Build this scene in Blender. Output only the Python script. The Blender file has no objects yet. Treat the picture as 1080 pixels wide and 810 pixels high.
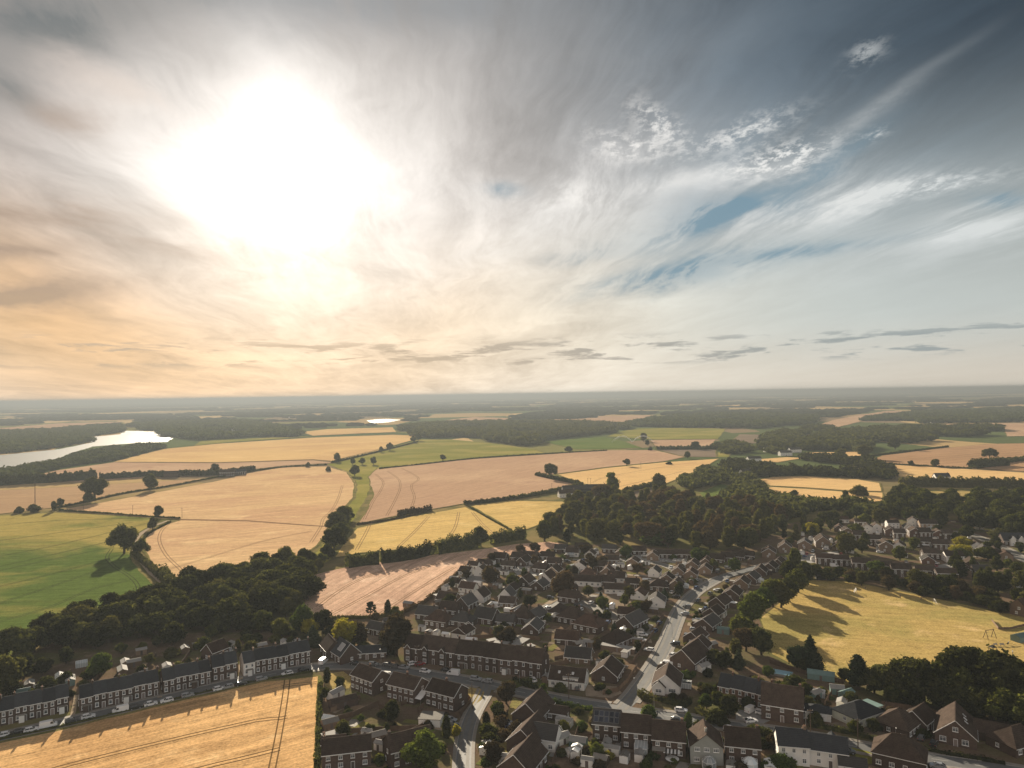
import bpy, bmesh, math, random
import numpy as np
from mathutils import Vector, Matrix, Euler
rnd = random.Random(7)
S = bpy.context.scene
C = S.collection
R = math.radians
EXPO = 1.3

# ------------------------------------------------------------------ camera
H = 105.0                                  # the drone's height over the fields, metres
cd = bpy.data.cameras.new('camera')
cam = bpy.data.objects.new('camera', cd); C.objects.link(cam)
cd.lens = 25.0; cd.sensor_width = 36.0; cd.clip_start = 0.5; cd.clip_end = 90000
ROLL = R(-0.85)
cam.matrix_world = Matrix.Translation((0, 0, H)) @ Matrix.Rotation(R(90 + 0.84), 4, 'X') @ Matrix.Rotation(ROLL, 4, 'Z')
S.camera = cam
CM = cam.matrix_world.to_3x3()
def ray(px, py):
    return CM @ Vector(((px - 540) / 750.0, (405 - py) / 750.0, -1.0))
def G(px, py, z=0.0):
    """the point of the ground that a place in the survey picture (1080 x 810) belongs to"""
    d = ray(px, py)
    if d.z > -0.0012: d.z = -0.0012
    t = (z - H) / d.z
    return Vector((d.x * t, d.y * t, z))
SUN_AZ, SUN_EL = R(-18.2), R(16.8)
SUN = Vector((math.sin(SUN_AZ) * math.cos(SUN_EL), math.cos(SUN_AZ) * math.cos(SUN_EL), math.sin(SUN_EL)))

# ------------------------------------------------------------------ objects
def tag(o, label=None, cat=None, group=None, kind=None):
    if label: o['label'] = label
    if cat: o['category'] = cat
    if group: o['group'] = group
    if kind: o['kind'] = kind
    return o
def empty(name, loc, rz=0.0, sc=None):
    o = bpy.data.objects.new(name, None); C.objects.link(o)
    o.location = loc; o.rotation_euler = (0, 0, rz)
    if sc: o.scale = sc
    o.empty_display_size = 0.5
    return o
def link(name, me, parent=None, loc=None, rz=None, sc=None):
    o = bpy.data.objects.new(name, me); C.objects.link(o)
    if parent is not None: o.parent = parent
    if loc is not None: o.location = loc
    if rz is not None: o.rotation_euler = (0, 0, rz)
    if sc is not None: o.scale = sc
    return o
def copy_tree(o, parent=None):
    c = o.copy(); C.objects.link(c)
    if parent is not None: c.parent = parent
    for ch in list(o.children): copy_tree(ch, c)
    return c
ONES = 'first second third fourth fifth sixth seventh eighth ninth tenth eleventh twelfth thirteenth fourteenth fifteenth sixteenth seventeenth eighteenth nineteenth'.split()
TENS = {20: 'twent', 30: 'thirt', 40: 'fort', 50: 'fift', 60: 'sixt', 70: 'sevent', 80: 'eight', 90: 'ninet'}
def ordi(n):
    if n < 20: return ONES[n - 1]
    t = n // 10 * 10
    return TENS[t] + 'ieth' if n == t else TENS[t] + 'y-' + ONES[n - t - 1]

class MB:
    """collects shapes for one mesh"""
    def __init__(s): s.v = []; s.f = []; s.m = []; s.mats = []
    def mi(s, mat):
        if mat not in s.mats: s.mats.append(mat)
        return s.mats.index(mat)
    def poly(s, pts, mat):
        n = len(s.v); s.v += [tuple(p) for p in pts]; s.f.append(tuple(range(n, n + len(pts)))); s.m.append(s.mi(mat))
    def box(s, c, d, mat, rz=0.0, M=None, taper=1.0):
        x, y, z = d[0] / 2, d[1] / 2, d[2] / 2
        P = []
        for k, (a, b, e) in enumerate(((-1,-1,-1),(1,-1,-1),(1,1,-1),(-1,1,-1),(-1,-1,1),(1,-1,1),(1,1,1),(-1,1,1))):
            t = taper if e > 0 else 1.0
            P.append(Vector((a * x * t, b * y * t, e * z)))
        if rz:
            m = Matrix.Rotation(rz, 3, 'Z'); P = [m @ p for p in P]
        P = [p + Vector(c) for p in P]
        if M is not None: P = [M @ p for p in P]
        n = len(s.v); s.v += [tuple(p) for p in P]
        for f in ((0,3,2,1),(4,5,6,7),(0,1,5,4),(1,2,6,5),(2,3,7,6),(3,0,4,7)):
            s.f.append(tuple(n + i for i in f)); s.m.append(s.mi(mat))
    def tube(s, a, b, r0, r1, mat, n=6, cap=True):
        a = Vector(a); b = Vector(b); d = (b - a)
        q = d.to_track_quat('Z', 'Y').to_matrix()
        k = len(s.v)
        for p, r in ((a, r0), (b, r1)):
            for i in range(n):
                t = 2 * math.pi * i / n
                s.v.append(tuple(p + q @ Vector((r * math.cos(t), r * math.sin(t), 0))))
        for i in range(n):
            j = (i + 1) % n
            s.f.append((k + i, k + j, k + n + j, k + n + i)); s.m.append(s.mi(mat))
        if cap:
            s.f.append(tuple(k + n + i for i in range(n))); s.m.append(s.mi(mat))
            s.f.append(tuple(k + n - 1 - i for i in range(n))); s.m.append(s.mi(mat))
    def mesh(s, name):
        me = bpy.data.meshes.new(name)
        me.from_pydata(s.v, [], s.f)
        for m in s.mats: me.materials.append(m)
        me.polygons.foreach_set('material_index', s.m)
        me.update()
        return me
    def build(s, name, parent=None, loc=None, rz=None, sc=None):
        return link(name, s.mesh(name), parent, loc, rz, sc)
def np_mesh(name, V, F, mats, smooth=False):
    """V (n,3), F (k,4) quads -> mesh, fast"""
    me = bpy.data.meshes.new(name)
    n, k = len(V), len(F); w = F.shape[1]
    me.vertices.add(n); me.vertices.foreach_set('co', np.ascontiguousarray(V, dtype=np.float32).ravel())
    me.loops.add(k * w); me.loops.foreach_set('vertex_index', np.ascontiguousarray(F, dtype=np.int32).ravel())
    me.polygons.add(k); me.polygons.foreach_set('loop_start', np.arange(0, k * w, w, dtype=np.int32))
    for m in mats: me.materials.append(m)
    if smooth: me.polygons.foreach_set('use_smooth', np.ones(k, dtype=bool))
    me.update(calc_edges=True)
    return me
def inside(x, y, poly):
    r = False; j = len(poly) - 1
    for i in range(len(poly)):
        xi, yi = poly[i][0], poly[i][1]; xj, yj = poly[j][0], poly[j][1]
        if (yi > y) != (yj > y) and x < (xj - xi) * (y - yi) / (yj - yi) + xi: r = not r
        j = i
    return r
def crom(P, step=3.0):
    """smooth curve through the points"""
    P = [Vector(p) for p in P]
    if len(P) < 3:
        n = max(1, int((P[1] - P[0]).length / step)); return [P[0].lerp(P[1], i / n) for i in range(n + 1)]
    out = []
    for i in range(len(P) - 1):
        a = P[max(i - 1, 0)]; b = P[i]; c = P[i + 1]; d = P[min(i + 2, len(P) - 1)]
        n = max(1, int((c - b).length / step))
        for k in range(n):
            t = k / n
            out.append(0.5 * (2 * b + (c - a) * t + (2 * a - 5 * b + 4 * c - d) * t * t + (3 * b - a - 3 * c + d) * t ** 3))
    out.append(P[-1]); return out

# ------------------------------------------------------------------ node helper
class NT:
    def __init__(s, tree): s.t = tree; s.n = tree.nodes; s.l = tree.links
    def node(s, kind, **kw):
        n = s.n.new(kind)
        for k, v in kw.items(): setattr(n, k, v)
        return n
    def put(s, sock, val):
        if isinstance(val, E): s.l.new(val.o, sock)
        elif isinstance(val, (int, float)): sock.default_value = val
        else:
            val = tuple(val)
            sock.default_value = val if len(sock.default_value) == len(val) else (val + (1.0,))[:len(sock.default_value)]
    def math(s, op, a, b=None, clamp=False):
        n = s.node('ShaderNodeMath', operation=op, use_clamp=clamp); s.put(n.inputs[0], a)
        if b is not None: s.put(n.inputs[1], b)
        return E(s, n.outputs[0])
    def vmath(s, op, a, b=None, out=0):
        n = s.node('ShaderNodeVectorMath', operation=op); s.put(n.inputs[0], a)
        if b is not None: s.put(n.inputs[1], b)
        return E(s, n.outputs[out])
    def xyz(s, x, y, z):
        n = s.node('ShaderNodeCombineXYZ')
        for i, q in enumerate((x, y, z)): s.put(n.inputs[i], q)
        return E(s, n.outputs[0])
    def sep(s, v):
        n = s.node('ShaderNodeSeparateXYZ'); s.put(n.inputs[0], v); return [E(s, o) for o in n.outputs]
    def noise(s, v, scale=1.0, detail=3.0, rough=0.5, dist=0.0, color=False):
        n = s.node('ShaderNodeTexNoise'); s.put(n.inputs['Vector'], v)
        n.inputs['Scale'].default_value = scale; n.inputs['Detail'].default_value = detail
        n.inputs['Roughness'].default_value = rough; n.inputs['Distortion'].default_value = dist
        return E(s, n.outputs['Color' if color else 'Fac'])
    def step(s, v, lo, hi):
        n = s.node('ShaderNodeMapRange', interpolation_type='SMOOTHSTEP')
        for i, q in enumerate((v, lo, hi, 0.0, 1.0)): s.put(n.inputs[i], q)
        return E(s, n.outputs[0])
    def lin(s, v, lo, hi, a=0.0, b=1.0):
        n = s.node('ShaderNodeMapRange'); n.clamp = True
        for i, q in enumerate((v, lo, hi, a, b)): s.put(n.inputs[i], q)
        return E(s, n.outputs[0])
    def mix(s, f, a, b, blend='MIX'):
        n = s.node('ShaderNodeMix', data_type='RGBA', blend_type=blend); n.clamp_factor = True
        s.put(n.inputs[0], f); s.put(n.inputs[6], a); s.put(n.inputs[7], b)
        return E(s, n.outputs[2])
class E:
    def __init__(s, nt, o): s.nt = nt; s.o = o
    def __add__(s, b): return s.nt.math('ADD', s, b)
    __radd__ = __add__
    def __sub__(s, b): return s.nt.math('SUBTRACT', s, b)
    def __rsub__(s, b): return s.nt.math('SUBTRACT', b, s)
    def __mul__(s, b): return s.nt.math('MULTIPLY', s, b)
    __rmul__ = __mul__
    def __truediv__(s, b): return s.nt.math('DIVIDE', s, b)
    def __rtruediv__(s, b): return s.nt.math('DIVIDE', b, s)
    def __pow__(s, b): return s.nt.math('POWER', s, b)
    def exp(s): return s.nt.math('EXPONENT', s)
    def mx(s, b): return s.nt.math('MAXIMUM', s, b)
    def mn(s, b): return s.nt.math('MINIMUM', s, b)

# ------------------------------------------------------------------ materials
def new_mat(name):
    m = bpy.data.materials.new(name); m.use_nodes = True
    nt = NT(m.node_tree); b = m.node_tree.nodes['Principled BSDF']
    return m, nt, b
def simple(name, col, rough=0.7, var=0.25, scale=0.6, spec=0.3, metal=0.0, rand=0.2, dirt=None):
    """a painted or natural surface: its colour wanders with a noise and from one object to the next"""
    m, nt, b = new_mat(name)
    pos = E(nt, nt.node('ShaderNodeNewGeometry').outputs['Position'])
    n1 = nt.noise(pos, scale, 4, 0.6); n2 = nt.noise(pos, scale * 6, 2, 0.6)
    k = 1.0 + (n1 - 0.5) * (2.4 * var) + (n2 - 0.5) * (1.4 * var)
    if rand:
        ro = E(nt, nt.node('ShaderNodeObjectInfo').outputs['Random']); k = k * (1.0 - rand + ro * (2 * rand))
    c = nt.vmath('SCALE', col); nt.put(c.o.node.inputs['Scale'], k)
    if dirt:
        c = nt.mix(nt.step(nt.noise(pos, scale * 0.7, 5, 0.65), 0.5, 0.75), c, dirt)
    nt.put(b.inputs['Base Color'], c)
    b.inputs['Roughness'].default_value = rough; b.inputs['Metallic'].default_value = metal
    b.inputs['Specular IOR Level'].default_value = spec
    return m
def foliage(name, c1, c2, trans=0.3, rand=0.35, scale=0.45):
    m = bpy.data.materials.new(name); m.use_nodes = True
    nt = NT(m.node_tree); nt.n.clear()
    geo = nt.node('ShaderNodeNewGeometry'); pos = E(nt, geo.outputs['Position'])
    oi = nt.node('ShaderNodeObjectInfo'); ro = E(nt, oi.outputs['Random'])
    f = nt.noise(pos, scale, 3, 0.6)
    c = nt.mix(nt.step(f, 0.35, 0.68), c1, c2)
    k = (1.0 - rand) + ro * (2 * rand) + (nt.noise(pos, 3.0, 1, 0.5) - 0.5) * 0.9
    c2_ = nt.vmath('SCALE', c); nt.put(c2_.o.node.inputs['Scale'], k)
    # some trees lean to olive, some to a dry brown
    warm = nt.mix(nt.step(ro, 0.75, 1.0) * 0.55, c2_, (c2[0] * 1.12, c2[1] * 0.92, c2[2] * 0.95))
    d = nt.node('ShaderNodeBsdfDiffuse'); nt.put(d.inputs[0], warm)
    t = nt.node('ShaderNodeBsdfTranslucent'); tc = nt.mix(1.0, warm, (1.25, 1.2, 0.6), 'MULTIPLY'); nt.put(t.inputs[0], tc)
    mx = nt.node('ShaderNodeMixShader'); mx.inputs[0].default_value = trans
    nt.l.new(d.outputs[0], mx.inputs[1]); nt.l.new(t.outputs[0], mx.inputs[2])
    o = nt.node('ShaderNodeOutputMaterial'); nt.l.new(mx.outputs[0], o.inputs[0])
    return m
def field_mat(name, base, patch, dry=None, ang=0.0, streak=0.22, pscale=0.012, grain=0.25, lo=0.42, hi=0.66, rows=None, ripen=None):
    """a crop or stubble: patches of another ripeness, drill rows along ang, a fine grain"""
    m, nt, b = new_mat(name)
    pos = E(nt, nt.node('ShaderNodeNewGeometry').outputs['Position'])
    mp = nt.node('ShaderNodeMapping'); nt.put(mp.inputs[0], pos); mp.inputs['Rotation'].default_value = (0, 0, -ang)
    q = E(nt, mp.outputs[0]); x, y, z = nt.sep(q)
    p1 = nt.noise(nt.xyz(x * 0.6, y, 0.0), pscale, 5, 0.55, 0.6)
    if ripen: p1 = p1 * 1.15 + 0.06 - nt.lin(nt.sep(pos)[1], ripen[0], ripen[1], 0.0, 0.26)
    c = nt.mix(nt.step(p1, lo, hi), base, patch)
    if dry: c = nt.mix(nt.step(nt.noise(pos, pscale * 2.3, 4, 0.6, 0.3), 0.55, 0.75), c, dry)
    s1 = nt.noise(nt.xyz(x * 0.016, y * 0.30, 0.0), 1.0, 4, 0.6)
    s2 = nt.noise(nt.xyz(x * 0.05, y * 1.1, 3.0), 1.0, 2, 0.6)
    g = nt.noise(pos, 1.3, 3, 0.7)
    g2 = nt.noise(pos, 0.22, 4, 0.65)
    k = 1.0 + (s1 - 0.5) * (streak * 2.2) + (s2 - 0.5) * (streak * 1.6) + (g - 0.5) * (grain * 2) + (g2 - 0.5) * grain
    if rows:
        wv = nt.math('SINE', y * (2 * math.pi / rows)); k = k + nt.step(wv, 0.7, 1.0) * -0.16
    cc = nt.vmath('SCALE', c); nt.put(cc.o.node.inputs['Scale'], k)
    nt.put(b.inputs['Base Color'], cc)
    b.inputs['Roughness'].default_value = 1.0; b.inputs['Specular IOR Level'].default_value = 0.0
    return m
M = {}
M['brick'] = simple('brick', (0.078, 0.053, 0.042), 0.9, 0.3, 1.2, rand=0.3, dirt=(0.065, 0.048, 0.04))
M['brick_tan'] = simple('tan_brick', (0.19, 0.135, 0.095), 0.9, 0.25, 1.2, rand=0.3)
M['brick_red'] = simple('red_brick', (0.125, 0.072, 0.052), 0.9, 0.25, 1.2, rand=0.25)
M['render'] = simple('white_render', (0.74, 0.72, 0.68), 0.8, 0.08, 0.5, rand=0.05)
M['grey_render'] = simple('grey_render', (0.30, 0.31, 0.29), 0.85, 0.15, 0.6, rand=0.1)
M['cream'] = simple('cream_render', (0.55, 0.56, 0.47), 0.85, 0.12, 0.6, rand=0.08)
def roof_mat(name, col, var, moss):
    m, nt, b = new_mat(name)
    tc = nt.node('ShaderNodeTexCoord'); ob = E(nt, tc.outputs['Object']); pos = E(nt, nt.node('ShaderNodeNewGeometry').outputs['Position'])
    x, y, z = nt.sep(ob)
    ro = E(nt, nt.node('ShaderNodeObjectInfo').outputs['Random'])
    rows = nt.step(nt.math('SINE', z * (2 * math.pi / 0.32)), 0.3, 1.0)
    k = 1.0 + (nt.noise(pos, 0.5, 5, 0.65) - 0.5) * (2.6 * var) + (nt.noise(pos, 3.5, 2, 0.6) - 0.5) * (2.2 * var) - rows * 0.22
    k = k * (0.72 + ro * 0.56)
    c = nt.vmath('SCALE', col); nt.put(c.o.node.inputs['Scale'], k)
    c = nt.mix(nt.step(nt.noise(pos, 0.8, 5, 0.7), 0.54, 0.78) * 0.8, c, moss)
    nt.put(b.inputs['Base Color'], c); b.inputs['Roughness'].default_value = 0.95; b.inputs['Specular IOR Level'].default_value = 0.04
    return m
M['roof_brown'] = roof_mat('brown_tile', (0.062, 0.045, 0.036), 0.5, (0.085, 0.072, 0.05))
M['roof_red'] = roof_mat('red_tile', (0.078, 0.050, 0.038), 0.5, (0.10, 0.075, 0.05))
M['roof_grey'] = roof_mat('grey_tile', (0.075, 0.07, 0.067), 0.25, (0.095, 0.09, 0.075))
M['slate'] = roof_mat('slate', (0.045, 0.048, 0.054), 0.25, (0.075, 0.075, 0.068))
M['white'] = simple('white_paint', (0.78, 0.78, 0.76), 0.5, 0.06, 0.8, rand=0.05)
M['door'] = simple('painted_door', (0.16, 0.13, 0.12), 0.5, 0.1, 1.0, rand=0.6)
M['pot'] = simple('clay_pot', (0.28, 0.14, 0.08), 0.8)
def glass_mat(name, col, rough=0.08):
    m, nt, b = new_mat(name); ro = E(nt, nt.node('ShaderNodeObjectInfo').outputs['Random'])
    c = nt.mix(ro, (col[0] * .5, col[1] * .5, col[2] * .5), (col[0] * 1.6, col[1] * 1.6, col[2] * 1.6)); nt.put(b.inputs['Base Color'], c)
    b.inputs['Roughness'].default_value = rough; b.inputs['Specular IOR Level'].default_value = 0.6
    return m
M['pane'] = glass_mat('window_glass', (0.09, 0.10, 0.11))
M['carglass'] = glass_mat('car_glass', (0.02, 0.022, 0.025), 0.05)
M['roofglass'] = glass_mat('conservatory_glass', (0.42, 0.45, 0.46), 0.15)
M['skylight'] = glass_mat('pale_skylight', (0.45, 0.46, 0.47), 0.2)
M['solar'] = glass_mat('solar_cell', (0.03, 0.035, 0.05), 0.12)
M['asphalt'] = simple('asphalt', (0.125, 0.127, 0.128), 0.65, 0.3, 0.25, spec=0.35, rand=0, dirt=(0.16, 0.155, 0.145))
M['lane'] = simple('worn_lane', (0.155, 0.146, 0.13), 0.75, 0.3, 0.3, spec=0.4, rand=0, dirt=(0.18, 0.165, 0.14))
M['paving'] = simple('paving', (0.24, 0.215, 0.185), 0.8, 0.2, 0.6, rand=0, dirt=(0.16, 0.145, 0.125))
M['kerb'] = simple('kerb_stone', (0.33, 0.32, 0.30), 0.8, 0.15, 1.0, rand=0)
M['drive'] = simple('gravel_drive', (0.26, 0.205, 0.15), 1.0, spec=0.0, var=0.3, scale=0.4, rand=0.25, dirt=(0.15, 0.12, 0.09))
M['concrete'] = simple('concrete', (0.28, 0.27, 0.255), 0.85, 0.2, 0.5, rand=0.15)
M['dirt'] = simple('dry_soil', (0.24, 0.17, 0.11), 1.0, spec=0.0, var=0.3, scale=0.3, rand=0)
M['chalk'] = simple('chalk_track', (0.36, 0.29, 0.21), 1.0, spec=0.0, var=0.3, scale=0.2, rand=0)
M['line'] = simple('road_paint', (0.62, 0.61, 0.57), 0.7, 0.25, 1.5, rand=0)
M['bark'] = simple('bark', (0.075, 0.055, 0.04), 0.9, 0.3, 1.5)
M['pole'] = simple('weathered_pole', (0.10, 0.07, 0.05), 0.9, 0.3, 1.0)
M['steel'] = simple('galvanised_steel', (0.30, 0.31, 0.31), 0.45, 0.1, 1.0, metal=0.6)
M['lampglass'] = simple('lamp_cover', (0.6, 0.6, 0.56), 0.3, 0.02)
M['fence'] = simple('fence_wood', (0.13, 0.085, 0.055), 0.9, 0.3, 0.8, rand=0.35)
M['shed'] = simple('shed_wood', (0.16, 0.11, 0.075), 0.9, 0.25, 1.0, rand=0.5)
M['felt'] = simple('roof_felt', (0.20, 0.185, 0.165), 0.9, 0.25, 0.7, rand=0.55)
M['blackwood'] = simple('black_boards', (0.018, 0.018, 0.018), 0.8, 0.2, 1.0)
M['teal'] = simple('teal_sheet', (0.13, 0.20, 0.19), 0.6, 0.2, 1.0)
M['bluecover'] = simple('pool_cover', (0.22, 0.42, 0.52), 0.4, 0.15, 0.8)
M['tyre'] = simple('rubber', (0.02, 0.02, 0.02), 0.8, 0.1)
M['rim'] = simple('wheel_rim', (0.45, 0.45, 0.46), 0.35, 0.05, metal=0.7)
def paint(name, c, metal=0.0):
    m, nt, b = new_mat(name); b.inputs['Base Color'].default_value = (*c, 1); b.inputs['Roughness'].default_value = 0.28
    b.inputs['Metallic'].default_value = metal; b.inputs['Coat Weight'].default_value = 0.5; return m
CARP = {'white': paint('white_car_paint', (0.78, 0.78, 0.77)), 'silver': paint('silver_car_paint', (0.42, 0.44, 0.46), 0.4),
        'grey': paint('grey_car_paint', (0.12, 0.125, 0.13), 0.3), 'black': paint('black_car_paint', (0.015, 0.015, 0.017)),
        'blue': paint('blue_car_paint', (0.025, 0.05, 0.14)), 'red': paint('red_car_paint', (0.25, 0.02, 0.02))}
M['lampred'] = paint('tail_lamp_red', (0.35, 0.02, 0.02)); M['lampclear'] = paint('headlamp_clear', (0.7, 0.7, 0.68))

M['leaf'] = foliage('broad_leaves', (0.045, 0.056, 0.021), (0.112, 0.120, 0.036), 0.42, 0.5)
M['leaf_dark'] = foliage('dark_leaves', (0.032, 0.038, 0.020), (0.084, 0.088, 0.032), 0.38, 0.5)
M['leaf_green'] = foliage('fresh_leaves', (0.052, 0.080, 0.026), (0.095, 0.125, 0.034), 0.35, 0.25)
M['leaf_yellow'] = foliage('yellow_leaves', (0.22, 0.20, 0.03), (0.36, 0.32, 0.05), 0.4, 0.15)
M['leaf_brown'] = foliage('copper_leaves', (0.058, 0.045, 0.030), (0.092, 0.070, 0.042), 0.3)
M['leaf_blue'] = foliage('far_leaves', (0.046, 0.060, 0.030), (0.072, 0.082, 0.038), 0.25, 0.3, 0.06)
M['needle'] = foliage('needles', (0.026, 0.040, 0.024), (0.045, 0.058, 0.032), 0.15)

def tram(name, c): return simple(name, c, 1.0, 0.3, 0.5, rand=0, spec=0.0)
M['tram_gold'] = tram('wheel_track_gold', (0.16, 0.10, 0.045)); M['tram_green'] = tram('wheel_track_green', (0.055, 0.065, 0.025))
M['tram_pink'] = tram('wheel_track_tan', (0.24, 0.155, 0.09))
F = {}
F['front'] = field_mat('ripe_wheat', (0.624, 0.393, 0.183), (0.497, 0.301, 0.137), (0.692, 0.465, 0.237), R(33), 0.55, 0.03, 0.7)
F['green'] = field_mat('patchy_crop', (0.33, 0.265, 0.082), (0.092, 0.132, 0.033), None, R(8), 0.45, 0.012, 0.6, 0.36, 0.62, ripen=(410.0, 560.0))
F['big'] = field_mat('large_wheat', (0.589, 0.401, 0.221), (0.522, 0.335, 0.195), (0.678, 0.485, 0.271), R(22), 0.42, 0.012, 0.45)  # ripeness patches also stand in for relief shading on the flat sheet
F['tan'] = field_mat('tan_stubble', (0.373, 0.246, 0.144), (0.439, 0.292, 0.165), None, R(10), 0.35, 0.006, 0.4)
F['pale'] = field_mat('pale_wheat', (0.659, 0.445, 0.206), (0.570, 0.366, 0.178), (0.726, 0.513, 0.248), R(15), 0.35, 0.006, 0.35)
F['rose'] = field_mat('rose_stubble', (0.440, 0.287, 0.187), (0.506, 0.344, 0.222), (0.408, 0.259, 0.176), R(60), 0.32, 0.008, 0.35)
F['yellow'] = field_mat('yellow_stubble', (0.583, 0.410, 0.161), (0.484, 0.352, 0.134), (0.662, 0.489, 0.219), R(28), 0.45, 0.014, 0.5)
F['pink'] = field_mat('pink_stubble', (0.580, 0.391, 0.278), (0.482, 0.312, 0.224), (0.725, 0.532, 0.393), R(75), 0.5, 0.024, 0.6)
F['meadow'] = field_mat('meadow', (0.20, 0.20, 0.045), (0.30, 0.26, 0.075), None, R(0), 0.3, 0.012, 0.5)
F['rec'] = field_mat('dry_pitch', (0.424, 0.307, 0.114), (0.305, 0.254, 0.088), (0.573, 0.410, 0.196), R(-15), 0.3, 0.024, 0.85)
F['grassgreen'] = field_mat('irrigated_crop', (0.10, 0.145, 0.036), (0.14, 0.175, 0.05), None, R(5), 0.3, 0.006, 0.4)
F['grey'] = field_mat('ploughed', (0.20, 0.155, 0.115), (0.25, 0.19, 0.14), None, R(0), 0.3, 0.01, 0.4)
F['verge'] = field_mat('dry_verge', (0.375, 0.278, 0.110), (0.212, 0.197, 0.075), (0.474, 0.352, 0.169), R(0), 0.3, 0.05, 0.7)
F['lines'] = field_mat('combed_stubble', (0.416, 0.258, 0.146), (0.361, 0.224, 0.127), None, R(25), 0.4, 0.008, 0.35, rows=22)
M['garden'] = field_mat('garden_soil', (0.15, 0.105, 0.072), (0.115, 0.115, 0.048), (0.24, 0.17, 0.115), R(0), 0.1, 0.06, 0.5)
M['margin'] = field_mat('rough_margin', (0.20, 0.17, 0.065), (0.12, 0.125, 0.042), (0.28, 0.21, 0.10), R(0), 0.3, 0.06, 0.8)
M['lawn'] = field_mat('dry_lawn', (0.19, 0.175, 0.06), (0.115, 0.13, 0.04), (0.28, 0.215, 0.10), R(0), 0.2, 0.09, 0.5)

# the far country: a patchwork of fields
def country():
    m, nt, b = new_mat('countryside')
    pos = E(nt, nt.node('ShaderNodeNewGeometry').outputs['Position'])
    w = nt.vmath('ADD', pos, nt.vmath('MULTIPLY', nt.noise(pos, 0.002, 2, 0.5, color=True), (160, 160, 0)))
    v = nt.node('ShaderNodeTexVoronoi'); nt.put(v.inputs['Vector'], nt.vmath('MULTIPLY', w, (1, 0.55, 0))); v.inputs['Scale'].default_value = 1 / 330.0
    r = nt.sep(E(nt, v.outputs['Color']))[0]
    cr = nt.node('ShaderNodeValToRGB'); nt.put(cr.inputs[0], r); cr.color_ramp.interpolation = 'CONSTANT'
    el = cr.color_ramp.elements; el[0].position = 0; el[0].color = (0.09, 0.115, 0.045, 1); el[1].position = 0.3; el[1].color = (0.20, 0.19, 0.07, 1)
    for p, c in ((0.45, (0.44, 0.31, 0.15)), (0.62, (0.10, 0.13, 0.05)), (0.75, (0.55, 0.39, 0.19)), (0.88, (0.24, 0.18, 0.11))):
        e = el.new(p); e.color = (*c, 1)
    k = 1.0 + (nt.noise(pos, 0.05, 4, 0.6) - 0.5) * 0.5
    c = nt.vmath('SCALE', E(nt, cr.outputs[0])); nt.put(c.o.node.inputs['Scale'], k)
    d = nt.vmath('LENGTH', pos, out=1)
    near = nt.mix(nt.step(nt.noise(pos, 0.03, 5, 0.6), 0.4, 0.65), (0.13, 0.125, 0.05), (0.24, 0.185, 0.085))
    c = nt.mix(nt.step(d, 700.0, 1100.0), near, c)
    nt.put(b.inputs['Base Color'], c); b.inputs['Roughness'].default_value = 1.0; b.inputs['Specular IOR Level'].default_value = 0.0
    return m
M['country'] = country()
def water():
    m, nt, b = new_mat('lake_water'); b.inputs['Base Color'].default_value = (0.03, 0.04, 0.045, 1); b.inputs['Roughness'].default_value = 0.5
    b.inputs['IOR'].default_value = 1.33; b.inputs['Specular IOR Level'].default_value = 1.0
    pos = E(nt, nt.node('ShaderNodeNewGeometry').outputs['Position'])
    bp = nt.node('ShaderNodeBump'); bp.inputs['Strength'].default_value = 0.15; bp.inputs['Distance'].default_value = 0.5
    nt.put(bp.inputs['Height'], nt.noise(pos, 0.4, 3, 0.6)); nt.l.new(bp.outputs[0], b.inputs['Normal'])
    return m
M['water'] = water()
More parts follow.
